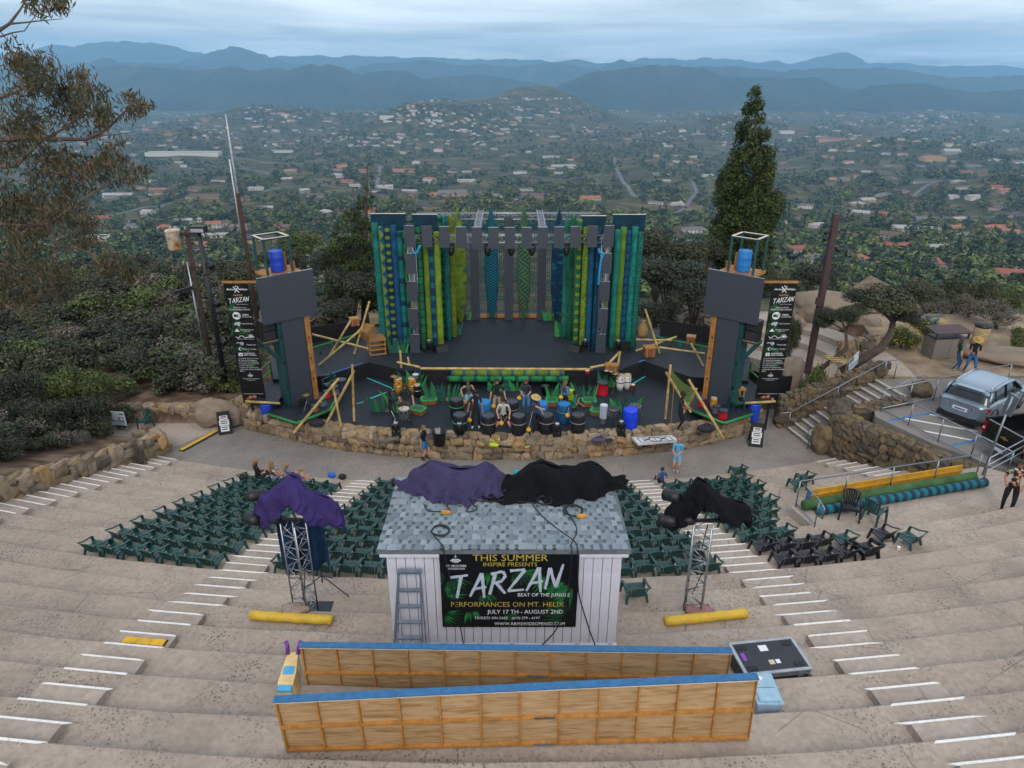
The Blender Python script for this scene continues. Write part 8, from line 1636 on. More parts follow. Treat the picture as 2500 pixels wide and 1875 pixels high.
def seated(label,px,rowpy,rz,**kw):q=seat_at(px,rowpy);person(label,q,rz,hip=.32,feet=SEATF,**kw)
seated('seated person in black tee with a blonde ponytail at the front left row',632,1182,-.9,height=1.65,shirt=('black_tee4',hx('141519')),pants=('navy_jean',hx('1c2230')),skin='fair',hair=(hx('8a6438'), 'pony'),hands=[(-.15,.32,.5),(.15,.34,.62)])
seated('seated person in pale top with long light brown hair, second at the front left row',668,1183,-.75,height=1.5,shirt=('pale_top',hx('a8a5a4')),pants=('jean_short',hx('5a6a80')),skin='fair',hair=(hx('7a5c3c'), 'long'),sleeve=.2,leg=.4,hands=[(-.12,.34,.6),(.16,.34,.6)],look=1.0)
seated('seated child in grey blue top with braided blonde hair, third at the front left row',705,1183,-.75,height=1.42,shirt=('grey_blue',hx('6a7088')),pants=('pale_short',hx('8a8890')),skin='fair',hair=(hx('94744a'), 'pony'),leg=.35,hands=[(-.16,.36,.55),(.16,.36,.55)])
seated('seated small child with blonde hair, fourth at the front left row',738,1186,-.8,height=1.2,shirt=('cream_top',hx('b0988c')),pants=('pink_short',hx('8a6a6c')),skin='fair',hair=(hx('a07c4c'), 'pony'),sleeve=.1,leg=.35,hands=[(-.16,.36,.6),(.16,.36,.6)])
seated('seated child in blue plaid shirt at the front right row',1614,1188,.2,height=1.25,shirt=('plaid_blue',hx('2f4a78')),pants=('dark_short',hx('24262e')),skin='fair',hair=(hx('3a2418'), 'short'),hands=[(-.2,.2,.6),(.2,.2,.6)])
tp=PZ(2364,912,LOT_Z);person('person in straw hat, black tee and blue jeans looking at a phone on the terrace',(tp.x,tp.y,LOT_Z+.003),FACE-.4,1.8,('black_tee5',hx('15161c')),('jeans2',hx('2f5c88')), 'tan',hx('6a5038'),(hx('2a1d14'), 'short'),.6,1.0,[(-.08,.32,1.1),(.1,.32,1.1)],[(-.2,.08,.06),(.2,-.1,.06)],hat=('straw_hat',hx('a8864c')),nod=.5)
tp=PZ(2330,904,LOT_Z);person('person with long brown hair in dark green tee and jeans on the terrace',(tp.x,tp.y,LOT_Z+.003),-PI/2-.4,1.64,('dark_green_tee',hx('1c3a30')),('jeans3',hx('274a70')), 'fair',hx('8a7a66'),(hx('4a3424'), 'long'),.65,1.0,[(-.2,.2,.85),(.25,.1,.82)],[(-.1,.16,.06),(.1,-.14,.06)])
tp=PZ(2462,1226,2.0);person('person in floral shirt and black trousers at the right edge',(tp.x,tp.y,tier_z(tp.x,tp.y)+.02),PI/2+.9,1.84,('floral',hx('4a4a52')),('black_trouser6',hx('111216')), 'tan',hx('1c1c1f'),(hx('2a1d14'), 'short'),.6,1.0,[(-.2,.25,1.0),(.2,.25,1.02)])
finish_people()
def floral_fix():
 m=MATS['cloth_floral'];nt=m.node_tree;b=nt.nodes['Principled BSDF'];v=tex(nt, 'ShaderNodeTexVoronoi',11.);f=ramp(nt,v.outputs['Distance'],[(.5,(1,1,1)),(.56,(0,0,0))]);c=ramp(nt,v.outputs['Color'],[(.3,hx('c8c2b0')),(.55,hx('8a9a6a')),(.8,hx('c87a5a'))]);nt.links.new(mixc(nt,f,hx('1d1f24'),c),b.inputs['Base Color'])
 m=MATS['cloth_tie_dye'];nt=m.node_tree;b=nt.nodes['Principled BSDF'];n=tex(nt, 'ShaderNodeTexNoise',9.,detail=3);nt.links.new(ramp(nt,n.outputs['Fac'],[(.35,hx('1c3f8a')),(.5,hx('2f86c4')),(.65,hx('8a4a9a')),(.8,hx('c8d0d8'))]),b.inputs['Base Color'])
floral_fix()
YB=M('yellow_ball',hx('d09a14'),.45,var=.1,scale=6)
def ball(label,px,py,y,hand,r=.105):
 c=PY(px,py,y);t=thing('ball_mallet',label, 'ball',c);MB().sph(c,r,16,12).obj('ball',YB,t,smooth=True);MB().tube([c+Vector((0,0,r)),c.lerp(Vector(hand),.6)+Vector((.01,0,.05)),Vector(hand)],.009,6).obj('string',M('pale_string',hx('b5b0a4'),.9),t);MB().sph(c+Vector((.03,-.06,r*.7)),.02,8,6).obj('knot',M('red_knot',hx('8a3a20'),.7),t)
def yz(px,py):return PZ(px,py,0).y
for lab,px,py,fy,hp in(('yellow ball at the left black drum',1131,983,yz(1146,1000),(1137,962)),('yellow ball hanging beside the person in the black cap',1146.7,1026,yz(1163,1042),(1150,1004)),('yellow ball of the young person in black polo',1205,992,yz(1214,1014),(1206,972)),('yellow ball of the person in the pale tee',1224,1033,yz(1229,1056),(1222,1011)),('yellow ball of the person with red hair',1267.5,972,yz(1284,1007),(1275,960)),('yellow ball low in front of the straw hat person',1290.5,1049,yz(1305,1059),(1300,1005)),('yellow ball of the child in tie dye',1369.5,970,yz(1378,1003),(1371,955)),('yellow ball of the person in the green tee',1386,1014.5,yz(1400,1044),(1388,995))):
 ball(lab,px,py,fy-.3,PY(hp[0],hp[1],fy-.28))
def stick(label,a,b,y,r=.011,m=None):tag(MB().tube([PY(a[0],a[1],y),PY(b[0],b[1],y)],r,8).obj('drum_stick',m or M('stick_wood',hx('a98a5a'),.6)),label, 'stick')
yy=yz(957,1045)-.1;stick('raised drum stick of the person in black sleeves',(972,987),(978,968),yy);stick('lowered drum stick of the person in black sleeves',(968,996),(986,999),yy);stick('thin stick of the person in the pale tee',(1239,1015),(1230,1030),yz(1229,1056)-.3);stick('pale stick of the person in the black cap',(1177,1003),(1175,1017),yz(1163,1042)-.2);stick('stick of the person with red hair',(1267,951),(1281,960),yz(1284,1007)-.3)
stick('long wooden staff standing upright in the right hand person\'s grip',(1645,945),(1637,1050),yz(1656,1052)-.15,.018,M('staff_wood',hx('8a6a3a'),.7))
for i,(px,py,col,lab)in enumerate(((838,1182,hx('16171b'), 'dark backpack on the last chair of the front left row'),(812,1178,hx('1f5fb0'), 'blue bag on a chair of the front left row'),(598,1184,hx('15161a'), 'dark jacket beside the seated person with the ponytail'),(1262,1172,hx('1a9ab0'), 'turquoise bag on a chair behind the booth roof'))):
 p=on_tiers(px,py);z=tier_z(p.x,p.y)+.24;b=MB();b.sph((p.x,p.y,z+.1),.17,10,7,(1,.8,.75));tag(b.obj('soft_bag',M('bag_%d'%i,col,.8,var=.2,bmp=.5,bscale=20),None,smooth=True),lab, 'bag')
 # CARS
GLASS=M('car_glass',hx('11151b'),.08,var=.15,scale=2,spec=.6);TYRE=M('tyre',hx('17181a'),.85);RIM=M('alloy',hx('8d9298'),.3,.8);TAIL=M('tail_lamp',hx('8a0c1c'),.15,var=.2);PLATE=M('plate_white',hx('c9ccd0'),.5)
def carpaint(name,col,metal=.55):
 m,nt,b=newmat(name);setin(b, 'Base Color',rgb(col));setin(b, 'Metallic',metal);setin(b, 'Roughness',.32);setin(b, 'Coat Weight',.7);setin(b, 'Coat Roughness',.06);n=tex(nt, 'ShaderNodeTexNoise',1.5,detail=4);nt.links.new(ramp(nt,n.outputs['Fac'],[(.3,tuple(c*.9 for c in col)),(.7,tuple(c*1.05 for c in col))]),b.inputs['Base Color']);return m
SILVERB=carpaint('blue_silver_paint',hx('8496a4'));BLACKP=carpaint('black_paint',hx('0c0e12'),.1);TRIMB=M('black_trim',hx('16171a'),.6)
def loft(sections,mats,name,par,smooth=True,closed=False,sub=0):
 n=len(sections[0]);b=MB();b.add([p for s in sections for p in s],[(i*n+j,i*n+j+1,(i+1)*n+j+1,(i+1)*n+j)for i in range(len(sections)-1)for j in range(n-1)]);b.add(sections[0],[tuple(range(n))]);b.add(sections[-1],[tuple(range(n-1,-1,-1))]);o=b.obj(name,mats,par,smooth=smooth,local=True)
 if sub:m=o.modifiers.new('sub', 'SUBSURF');m.levels=sub;m.render_levels=sub
 return o
def wheel(par,x,y,r,w):
 s=1 if y>0 else-1;wl=MB();ang=26
 def ring(prof,nm,m,p):
  b=MB();vs=[];fs=[]
  for rr,yy in prof:
   for k in range(ang):a=2*PI*k/ang;vs.append((x+rr*math.cos(a),y+yy*s,r+rr*math.sin(a)))
  for i in range(len(prof)-1):
   for k in range(ang):fs.append((i*ang+k,i*ang+(k+1)%ang,(i+1)*ang+(k+1)%ang,(i+1)*ang+k))
  fs.append(tuple(range(ang)));fs.append(tuple((len(prof)-1)*ang+k for k in range(ang)));b.add(vs,fs);return b.obj(nm,m,p,smooth=True,local=True)
 t=ring([(r*.7,-w),(r*.97,-w*.95),(r,-w*.7),(r,-w*.15),(r*.97,0.0),(r*.68,.01)], 'tyre',TYRE,par);ring([(r*.67,.005),(r*.62,-.02),(r*.2,.0),(r*.05,.012)], 'rim',RIM,t)
 for k in range(5):a=2*PI*k/5;MB().bar((x,y+s*.012,r),(x+r*.62*math.cos(a),y+s*.005,r+r*.62*math.sin(a)),.05,.02).obj('spoke',RIM,t,local=True)
def suv():
 a,b=PZ(2285,1000,LOT_Z+.35),PZ(2392,1037,LOT_Z+.35);r_=Vector((b.x-a.x,b.y-a.y,0)).normalized();fwd=Vector((-r_.y,r_.x,0));c=(a+b)/2;t=thing('parked_suv', 'silver blue estate car parked beyond the galvanised railing', 'car',(c.x,c.y,LOT_Z+.004),math.atan2(fwd.y,fwd.x))
 S=[(0.0,.72,.42,.95,1.0),(.08,.86,.34,.98,1.03),(.35,.93,.28,1.0,1.08),(.9,.945,.24,1.0,1.06),(1.7,.945,.22,.98,1.02),(2.6,.945,.22,.96,1.0),(3.2,.945,.22,.96,.99),(3.9,.93,.24,.93,.94),(4.4,.86,.28,.86,.84),(4.62,.66,.36,.74,.68)]
 secs=[]
 for x,w,z0,zm,zb in S:secs.append([(x,-w*.86,z0),(x,-w*.98,z0+.12),(x,-w,z0+(zm-z0)*.55),(x,-w*.975,zm),(x,-w*.92,zb),(x,-w*.5,zb+.015),(x,w*.5,zb+.015),(x,w*.92,zb),(x,w*.975,zm),(x,w,z0+(zm-z0)*.55),(x,w*.98,z0+.12),(x,w*.86,z0)])
 loft(secs,SILVERB, 'body',t,sub=1);G=[(.28,.80,1.02,1.04),(.42,.80,1.02,1.3),(.62,.78,1.02,1.52),(1.0,.76,1.02,1.6),(1.8,.75,1.0,1.63),(2.5,.74,1.0,1.6),(2.85,.75,.99,1.5),(3.2,.78,.99,1.24),(3.5,.8,.98,.99)]
 loft([[(x,-w*1.08,z0),(x,-w*(1-.14*(zr-z0)),zr-.05*(zr-z0)),(x,-w*.6,zr),(x,w*.6,zr),(x,w*(1-.14*(zr-z0)),zr-.05*(zr-z0)),(x,w*1.08,z0)]for x,w,z0,zr in G],GLASS, 'window_glass',t)
 R_=[(.48,.70,1.41),(.62,.705,1.535),(1.0,.70,1.612),(1.8,.70,1.642),(2.5,.69,1.612),(2.86,.69,1.51)]
 loft([[(x,-w-.02,z-.07),(x,-w,z-.005),(x,-w*.6,z+.015),(x,w*.6,z+.015),(x,w,z-.005),(x,w+.02,z-.07)]for x,w,z in R_],SILVERB, 'roof_panel',t,sub=1)
 for s in(-1,1):
  for pts in([(.3,.85,1.03),(.5,.79,1.4),(.62,.745,1.5)],[(1.02,.80,1.05),(.98,.725,1.53)],[(1.95,.82,1.02),(1.92,.72,1.56)],[(3.45,.82,1.0),(3.15,.79,1.25),(2.85,.74,1.46)]):
   MB().tube([(x,s*y,z)for x,y,z in pts],[.05 if len(pts)>2 else .03]*len(pts),6).obj('pillar',SILVERB if len(pts)>2 else TRIMB,t,smooth=True,local=True)
  MB().tube([(.75,s*.64,1.6),(1.0,s*.64,1.66),(2.2,s*.63,1.68),(2.6,s*.62,1.62)],.018,6).obj('roof_rail',CHROME,t,smooth=True,local=True);MB().tube([(.36,s*.87,1.07),(1.2,s*.87,1.045),(3.3,s*.87,1.01)],.012,6).obj('window_trim',CHROME,t,smooth=True,local=True)
  for x in(1.35,2.35):MB().bar((x,s*.95,.88),(x+.22,s*.95,.88),.03,.035).obj('door_handle',CHROME,t,local=True)
  for x in(1.1,2.0,3.0):MB().bar((x,s*.949,.3),(x,s*.932,.97),.012,.008).obj('door_gap',TRIMB,t,local=True)
  MB().hexa([(-.012,s*.42,.78),(.2,s*.9,.78),(.42,s*.945,.8),(.1,s*.5,.8)],[(-.0,s*.42,.92),(.17,s*.89,.95),(.4,s*.93,.95),(.1,s*.5,.92)]).obj('tail_light',TAIL,t,local=True);MB().tube([(-.016,s*.45,.85),(.09,s*.72,.86),(.2,s*.905,.87)],.012,6).obj('light_bar',M('lamp_pink',hx('d08a94'),.2),t,local=True)
  wheel(t,.86,s*.86,.36,.24);wheel(t,3.74,s*.86,.36,.24)
  MB().sph((3.0,s*.98,1.06),.11,10,7,(.8,1.0,.7)).obj('mirror',SILVERB,t,smooth=True,local=True);MB().box(-.03,.12,s*.5-.14,s*.5+.14,.3,.36).obj('exhaust',CHROME,t,local=True)
  for x in(.86,3.74):MB().tube([(x+.42*math.cos(q),s*.935,.36+.42*math.sin(q))for q in np.linspace(.1,PI-.1,12)],.03,6).obj('arch_trim',TRIMB,t,smooth=True,local=True)
 MB().box(-.035,.25,-.8,.8,.24,.44).obj('bumper_trim',TRIMB,t,local=True);MB().box(-.03,.0,-.27,.27,.66,.80).obj('number_plate',PLATE,t,local=True);MB().box(-.034,-.031,-.2,.2,.70,.76).obj('plate_print',M('plate_blue',hx('4a5a7a'),.6),t,local=True);MB().lathe([(.055,0),(.055,.01)],16,(0,0,0)).obj('badge',CHROME,t,local=True).location=(0.015,0,.96)
 MB().hexa([(.36,-.55,1.5),(.5,-.55,1.5),(.5,.55,1.5),(.36,.55,1.5)],[(.34,-.5,1.53),(.55,-.5,1.56),(.55,.5,1.56),(.34,.5,1.53)]).obj('rear_spoiler',SILVERB,t,local=True)
suv()
def pickup():
 a,b=PZ(2396,1050,LOT_Z+.8),PZ(2500,1110,LOT_Z+.8);r_=Vector((b.x-a.x,b.y-a.y,0)).normalized();fwd=Vector((-r_.y,r_.x,0));c=a+r_*.98;t=thing('pickup_truck', 'black pickup truck with open bed at the right edge', 'car',(c.x,c.y,LOT_Z+.004),math.atan2(fwd.y,fwd.x))
 W=.98
 for s in(-1,1):MB().hexa([(0.05,s*W-.09*(s>0)*1.0,.5),(2.0,s*W-.09*(s>0),.5),(2.0,s*W+.09*(s<0),.5),(0.05,s*W+.09*(s<0),.5)],[(0.03,s*W-.1*(s>0),1.32),(2.0,s*W-.1*(s>0),1.34),(2.0,s*W+.1*(s<0),1.34),(0.03,s*W+.1*(s<0),1.32)]).obj('bed_side',BLACKP,t,local=True);MB().box(.02,2.0,s*W-.07,s*W+.07-.04*(s>0),1.325,1.36).obj('bed_rail',TRIMB,t,local=True);MB().box(-.02,.06,s*.9-.075,s*.9+.075,.8,1.22).obj('tail_light',TAIL,t,local=True);MB().box(-.025,-.019,s*.9-.05,s*.9+.05,.93,1.02).obj('reverse_lamp',PLATE,t,local=True);wheel(t,.95,s*.88,.4,.27);wheel(t,4.6,s*.88,.4,.27)
 MB().box(-.0,.09,-.82,.82,.55,1.33).obj('tailgate',BLACKP,t,local=True);MB().box(.02,2.02,-.9,.9,.62,.66).obj('bed_floor',TRIMB,t,local=True);MB().box(-.12,.06,-.95,.95,.42,.58).obj('bumper',CHROME,t,local=True);MB().box(-.135,-.121,-.2,.2,.45,.56).obj('number_plate',PLATE,t,local=True)
 MB().plate([Vector((-.004,y,z))for y,z in((-.16,.98),(-.06,.98),(-.05,1.02),(.05,1.02),(.06,.98),(.16,.98),(.15,.93),(.05,.93),(.04,.89),(-.06,.89),(-.07,.93),(-.17,.93))],(-1,0,0),.012).obj('cross_badge',M('gold_badge',hx('b5974a'),.3,.7),t,local=True)
 C=[(2.0,.96,.45,1.34,1.34),(2.05,.96,.45,1.34,1.85),(2.6,.96,.45,1.32,1.92),(3.4,.96,.45,1.3,1.9),(4.05,.96,.45,1.25,1.3),(5.2,.94,.45,1.15,1.18),(5.5,.85,.5,1.0,1.05)]
 loft([[(x,-w,z0),(x,-w,zb),(x,-w*.84,zr),(x,w*.84,zr),(x,w,zb),(x,w,z0)]for x,w,z0,zb,zr in C],BLACKP, 'cab',t,smooth=False)
 for s in(-1,1):MB().plate([Vector((2.2,s*.955,1.38)),Vector((3.75,s*.955,1.33)),Vector((3.35,s*.87,1.78)),Vector((2.3,s*.87,1.78))],(0,s,0),.012).obj('side_glass',GLASS,t,local=True)
 MB().plate([Vector((2.04,-.75,1.42)),Vector((2.04,.75,1.42)),Vector((2.05,.7,1.8)),Vector((2.05,-.7,1.8))],(-1,0,0),.02).obj('rear_glass',GLASS,t,local=True)
 cu=bpy.data.curves.new('lettering', 'FONT');cu.body='SILVERADO';o=bpy.data.objects.new('l',cu);me=bpy.data.meshes.new_from_object(o);bpy.data.objects.remove(o)
 for v in me.vertices:x,y=v.co.x,v.co.y;v.co=(-.006,.78-x*.1,1.06+y*.075-.12)
 me.materials.clear();me.materials.append(M('badge_grey',hx('3a3d42'),.4));link('lettering',me,t)
pickup()
# TREES AND SHRUBS
BARK=M('oak_bark',hx('4a4038'),.95,var=.35,scale=4,bmp=.8,bscale=16);BARK_E=M('eucalyptus_bark',hx('5a4a44'),.9,var=.35,scale=3,bmp=.4,bscale=10);TWIG=M('grey_twigs',hx('6a5f56'),.95,var=.3)
L_OAK=Mleaf('oak_leaf',hx('191f15'),hx('30372a'),hx('545a42'),.6,.12,.5);L_OAK2=Mleaf('olive_oak_leaf',hx('21261a'),hx('3e432e'),hx('676a48'),.6,.12,.5);L_YG=Mleaf('yellow_green_leaf',hx('28321a'),hx('4a5830'),hx('7a8244'),.6,.15,.6);L_CON=Mleaf('conifer_leaf',hx('161f11'),hx('2f3c1c'),hx('5a672d'),.7,.05,.7);L_EUC=Mleaf('eucalyptus_leaf',hx('282b1d'),hx('474a33'),hx('80604a'),.5,.2,.9);L_GREY=Mleaf('grey_brush_leaf',hx('3d3a34'),hx('5f5a50'),hx('857a70'),.8,.1,.8);L_FLOW=Mleaf('yellow_flower',hx('a88a10'),hx('c8a818'),hx('d8c040'),.6,.1,2.)
def crown_mesh(name,mat,seed,n,leaf,nclump=9,squash=.75,twigs=True,spread=.62,aspect=.55):
 rng=np.random.default_rng(seed);cl=[]
 for k in range(nclump):
  a=2*PI*k/nclump*1.618*3+rng.uniform(-.4,.4);rr=spread*math.sqrt((k+.5)/nclump);zz=squash*(rng.uniform(-.25,.35)+.35*(1-rr));s=rng.uniform(.3,.48);cl.append(((rr*math.cos(a),rr*math.sin(a),zz),(s,s,s*.8)))
 P,N=crown_pts(cl,n,rng,.55,.35);V,F=leaves(P,N,rng.uniform(leaf*.7,leaf*1.4,n),rng.uniform(leaf*aspect*.7,leaf*aspect*1.3,n),rng);return np_mesh(name,V,F,mat),cl
CROWNS={}
def crown(kind,i):
 if(kind,i)in CROWNS:return CROWNS[(kind,i)]
 mat={'oak':L_OAK, 'olive':L_OAK2, 'yg':L_YG, 'grey':L_GREY}[kind];CROWNS[(kind,i)]=crown_mesh('crown',mat,100+i*7+len(kind),5200 if kind!='grey' else 3000,.085 if kind!='grey' else .07,9+i);return CROWNS[(kind,i)]
def tree(label,c,r,zg,kind='oak',i=0,h=.8,name='oak_tree',cat='tree',group=None,lean=(0,0),trunk_r=None):
 c=Vector(c);t=thing(name,label,cat,(c.x+lean[0],c.y+lean[1],zg),0,group);me,cl=crown(kind,i);rz=random.uniform(0,6.28);L=Vector(t.location)
 link('crown',me,t,c-L,(0,0,rz),(r,r,r*h));b=MB();tr=trunk_r or max(.06,r*.07);f=Vector((0,0,-.3));k=Vector((c.x-L.x,c.y-L.y,max(.3,(c.z-zg)*.55)));mid=f.lerp(k,.5)+Vector((random.uniform(-.1,.1),random.uniform(-.1,.1),0))*r;b.tube([f,mid,k],[tr*1.25,tr,tr*.8],9)
 for(cx,cy_,cz),s in cl[:7]:
  a=math.cos(rz),math.sin(rz);e=c-L+Vector((r*(cx*a[0]-cy_*a[1]),r*(cx*a[1]+cy_*a[0]),r*h*cz));b.tube([k,k.lerp(e,.55)+Vector((0,0,.1*r)),e],[tr*.6,tr*.35,tr*.12],6)
 b.obj('trunk',BARK,t,smooth=True,local=True);return t
def px_tree(label,px,py,y,rpx,kind,i,h=.8,**kw):
 c=PY(px,py,y);d=c.y*_c-(c.z-CH)*_s;r=rpx*d/FPX;zg=gz(c.x,c.y)
 if kw.get('name')=='shrub':
  top=max(c.z+r*h*.7,zg+r*.7);h=(top-zg)/(1.45*r);c.z=zg+(top-zg)*.46
 return tree(label,c,r,min(zg,c.z-.5*r),kind,i,h,**kw)
for a in[('dense oak behind the right side of the stage',1640,690,46,105, 'oak',0),('tall oak between the stage and the conifer',1610,610,52,85, 'olive',1),('oak crown left of the right tower cage',1700,720,41,75, 'oak',2),('oak behind the right tower screen',1720,620,50,70, 'olive',0),('oak leaning over the right wing',1600,770,42,60, 'oak',3),('dense oak behind the left side of the stage',855,700,46,80, 'oak',1),('oak beside the left stage flats',885,640,50,65, 'olive',2),('yellow green tree behind the left tower cage',735,600,56,62, 'yg',0),('oak right of the left tower screen',815,640,50,62, 'oak',3),('oak just right of the left tower',830,760,42,55, 'oak',0),('olive tree behind the left tower screen',690,640,54,60, 'olive',3),('oak behind the right banner',1900,700,46,60, 'olive',1),('dark shrub tree right of the right tower cage',1985,680,55,60, 'oak',2)]:px_tree(*a)
def gnarled(label,foot,zf,crowns,trunk,tr):
 t=thing('oak_tree',label, 'tree',(foot[0],foot[1],zf));L=Vector(t.location);b=MB();b.tube([Vector(p)-L for p in trunk],[tr*(1-.5*k/(len(trunk)-1))for k in range(len(trunk))],12);top=Vector(trunk[-1])-L
 for i,(c,r,kind,k)in enumerate(crowns):
  me,cl=crown(kind,k);e=Vector(c)-L;b.tube([top,top.lerp(e,.5)+Vector((0,0,.15)),e],[tr*.4,tr*.25,tr*.08],7);link('crown',me,t,e,(0,0,i*1.3),(r,r,r*.72))
  for(cx,cy_,cz),s in cl[:6]:q=e+Vector((cx,cy_,cz*.7))*r;b.tube([e.lerp(top,.35),e.lerp(q,.5),q],[tr*.14,tr*.1,tr*.03],5)
 b.obj('trunk',BARK,t,smooth=True,local=True)
yt=31.0;gnarled('gnarled oak with leaning trunk beside the right stairs',(15.9,31.2),1.3,[(PY(2165,745,31.8),1.75, 'olive',0),(PY(2240,725,32.2),1.35, 'olive',2),(PY(2110,735,32.5),1.2, 'oak',1),(PY(2210,780,31.4),.9, 'oak',3)],[(15.85,31.2,1.0),tuple(PY(2150,850,31.2)),tuple(PY(2175,815,31.3)),tuple(PY(2180,785,31.4))],.24)
gnarled('smaller oak with thin trunk left of the gnarled oak',(14.6,31.4),1.2,[(PY(2045,775,31.8),1.0, 'oak',1),(PY(2085,765,31.6),.8, 'olive',3),(PY(2010,790,32),.7, 'oak',0)],[(14.75,31.4,.9),tuple(PY(2068,850,31.4)),tuple(PY(2065,810,31.5))],.13)
for a in[('round green brown shrub above the right stair wall',2000,905,30.2,42, 'yg',1,.75),('shrub with yellow flowers left of the bin enclosure',2205,820,34.0,42, 'yg',2,.8),('shrub with yellow flowers right of the information board',2265,800,35.0,45, 'yg',0,.75),('grey purple brush beyond the round bin',2440,755,37,75, 'grey',0,.6),('grey brush right behind the terrace path',2370,740,39,55, 'grey',1,.6),('bright green shrub at the right edge of the terrace',2490,820,33.5,38, 'yg',1,.9),('yellow green shrub beyond the brush at right',2455,715,46,48, 'yg',3,.7),('olive shrub beyond the terrace at right',2340,700,44,55, 'olive',1,.6),('brown green shrub right of the shelter roof',2400,700,45,48, 'olive',3,.6),('pale shrub beyond the gnarled oak',2290,745,40,45, 'grey',2,.7),('low shrub beside the right banner',1935,780,33,30, 'olive',2,.8)]:px_tree(*a,name='shrub',cat='shrub')
def flowers(label,px,py,y,rpx):
 c=PY(px,py,y);d=c.y*_c-(c.z-CH)*_s;r=rpx*d/FPX;rng=np.random.default_rng(int(px));P,N=crown_pts([((c.x,c.y,c.z),(r*.95,r*.95,r*.75))],420,rng,.97,.6);P=P[P[:,2]>c.z-.3*r];N=N[:len(P)];V,F=leaves(P,N,np.full(len(P),.06),np.full(len(P),.06),rng);o=link('yellow_blossom',np_mesh('yellow_blossom',V,F,L_FLOW));stuff(o,label, 'flowers')
flowers('small yellow blossoms over the shrub left of the bin enclosure',2205,825,34.0,44);flowers('small yellow blossoms over the shrub by the information board',2265,803,35.0,46)
LEFT_SHRUBS=[(70,1010,25.5,75, 'oak',0),(170,1000,27,70, 'oak',1),(235,1040,27.2,48, 'olive',2),(110,1085,24,48, 'olive',0),(25,1090,22.5,55, 'oak',2),(200,1085,25.5,38, 'grey',0),(130,930,29.5,75, 'yg',3),(225,930,30,60, 'yg',1),(30,940,27,70, 'oak',3),(275,985,29,45, 'olive',1),(330,1075,25,25, 'grey',1)]
LEFT_LABELS=['large dark shrub behind the left planter wall', 'dark shrub left of the food and wine sign', 'olive shrub touching the food and wine sign', 'low olive shrub on the left planter bank', 'dark shrub at the left edge above the planter wall', 'dry grey shrub on the planter bank', 'bright green bush left of the path end', 'yellow green bush behind the food and wine sign', 'tall dark shrub at the left picture edge', 'olive shrub behind the food and wine sign', 'small dry grey shrub on top of the left planter wall']
for a,lab in zip(LEFT_SHRUBS,LEFT_LABELS):px_tree(lab,*a,.8,name='shrub',cat='shrub')
def brush_mass():
 rng=np.random.default_rng(77);VV=[];FF=[];MI=[];off=0;mats=[L_OAK,L_OAK2,L_YG,L_GREY];tpl=[]
 for k in range(5):
  nn=1500;cl=[]
  for q in range(8):a=q*2.4;rr=.6*math.sqrt((q+.5)/8);s=rng.uniform(.3,.48);cl.append(((rr*math.cos(a),rr*math.sin(a),rng.uniform(-.2,.4)),(s,s,s*.8)))
  P,N=crown_pts(cl,nn,rng,.6,.35);tpl.append(leaves(P,N,rng.uniform(.09,.17,nn),rng.uniform(.06,.1,nn),rng))
 def put(x,y,z,r,h,mi,t):
  nonlocal off
  V,F=t;a=rng.uniform(0,6.28);c,s=math.cos(a),math.sin(a);VV.append(np.stack([x+(V[:,0]*c-V[:,1]*s)*r,y+(V[:,0]*s+V[:,1]*c)*r,z+V[:,2]*r*h],1));FF.append(F+off);off+=len(V);MI.append(np.full(len(F),mi))
 for px in range(-40,640,36):
  for py,y,rp in((668,64,50),(695,58,56),(722,53,62),(755,48.5,62),(790,44.5,66),(825,41,66),(862,38,66),(900,35.2,60),(940,32.6,46)):
   x_=px+rng.uniform(-22,22);p_=py+rng.uniform(-16,16)
   if x_>560 and py>760:continue
   if x_>505 and py>880:continue
   c=PY(x_,p_,y+rng.uniform(-2,2));d=c.y*_c-(c.z-CH)*_s;r=rp*rng.uniform(.75,1.2)*d/FPX;put(c.x,c.y,c.z,r,.8,int(rng.choice([0,0,0,0,1,1,1,2,3])),tpl[int(rng.integers(0,5))])
 for k in range(150):
  if k<85:y=rng.uniform(18.5,27);x=-16.9-.13*(27-y)-abs(rng.normal())*4.5-(1.2 if k%2 else .3);r=rng.uniform(.45,1.0)+.06*max(0,-17-x)
  else:y=rng.uniform(31.0,36.5);x=rng.uniform(-34,-13.2);r=rng.uniform(.8,1.7)
  put(x,y,gz(x,y)+r*.4,r,.9,int(rng.choice([0,0,0,1,1,2,3])),tpl[int(rng.integers(0,5))])
 small=[]
 for k in range(3):P,N=crown_pts([((0,0,.1),(.7,.7,.5)),((.4,.2,.2),(.4,.4,.35)),((-.4,-.1,.1),(.45,.4,.3)),((0,-.4,.2),(.4,.4,.35))],420,rng,.65,.35);small.append(leaves(P,N,rng.uniform(.16,.28,420),rng.uniform(.1,.17,420),rng))
 for k in range(520):
  y=rng.uniform(43,118);x=rng.uniform(-.85,.85)*(y+12)
  if-9<x<8 and y<46:continue
  if x>13 and y<50:continue
  r=rng.uniform(1.3,2.8)*(1+y/160);put(x,y,gz(x,y)+r*.45,r,.85,int(rng.choice([0,0,1,1,2,3])),small[int(rng.integers(0,3))])
 o=link('chaparral',np_mesh('chaparral',np.concatenate(VV),np.concatenate(FF),mats,np.concatenate(MI)));stuff(o, 'dense chaparral brush covering the slopes around the stage', 'brush')
brush_mass()
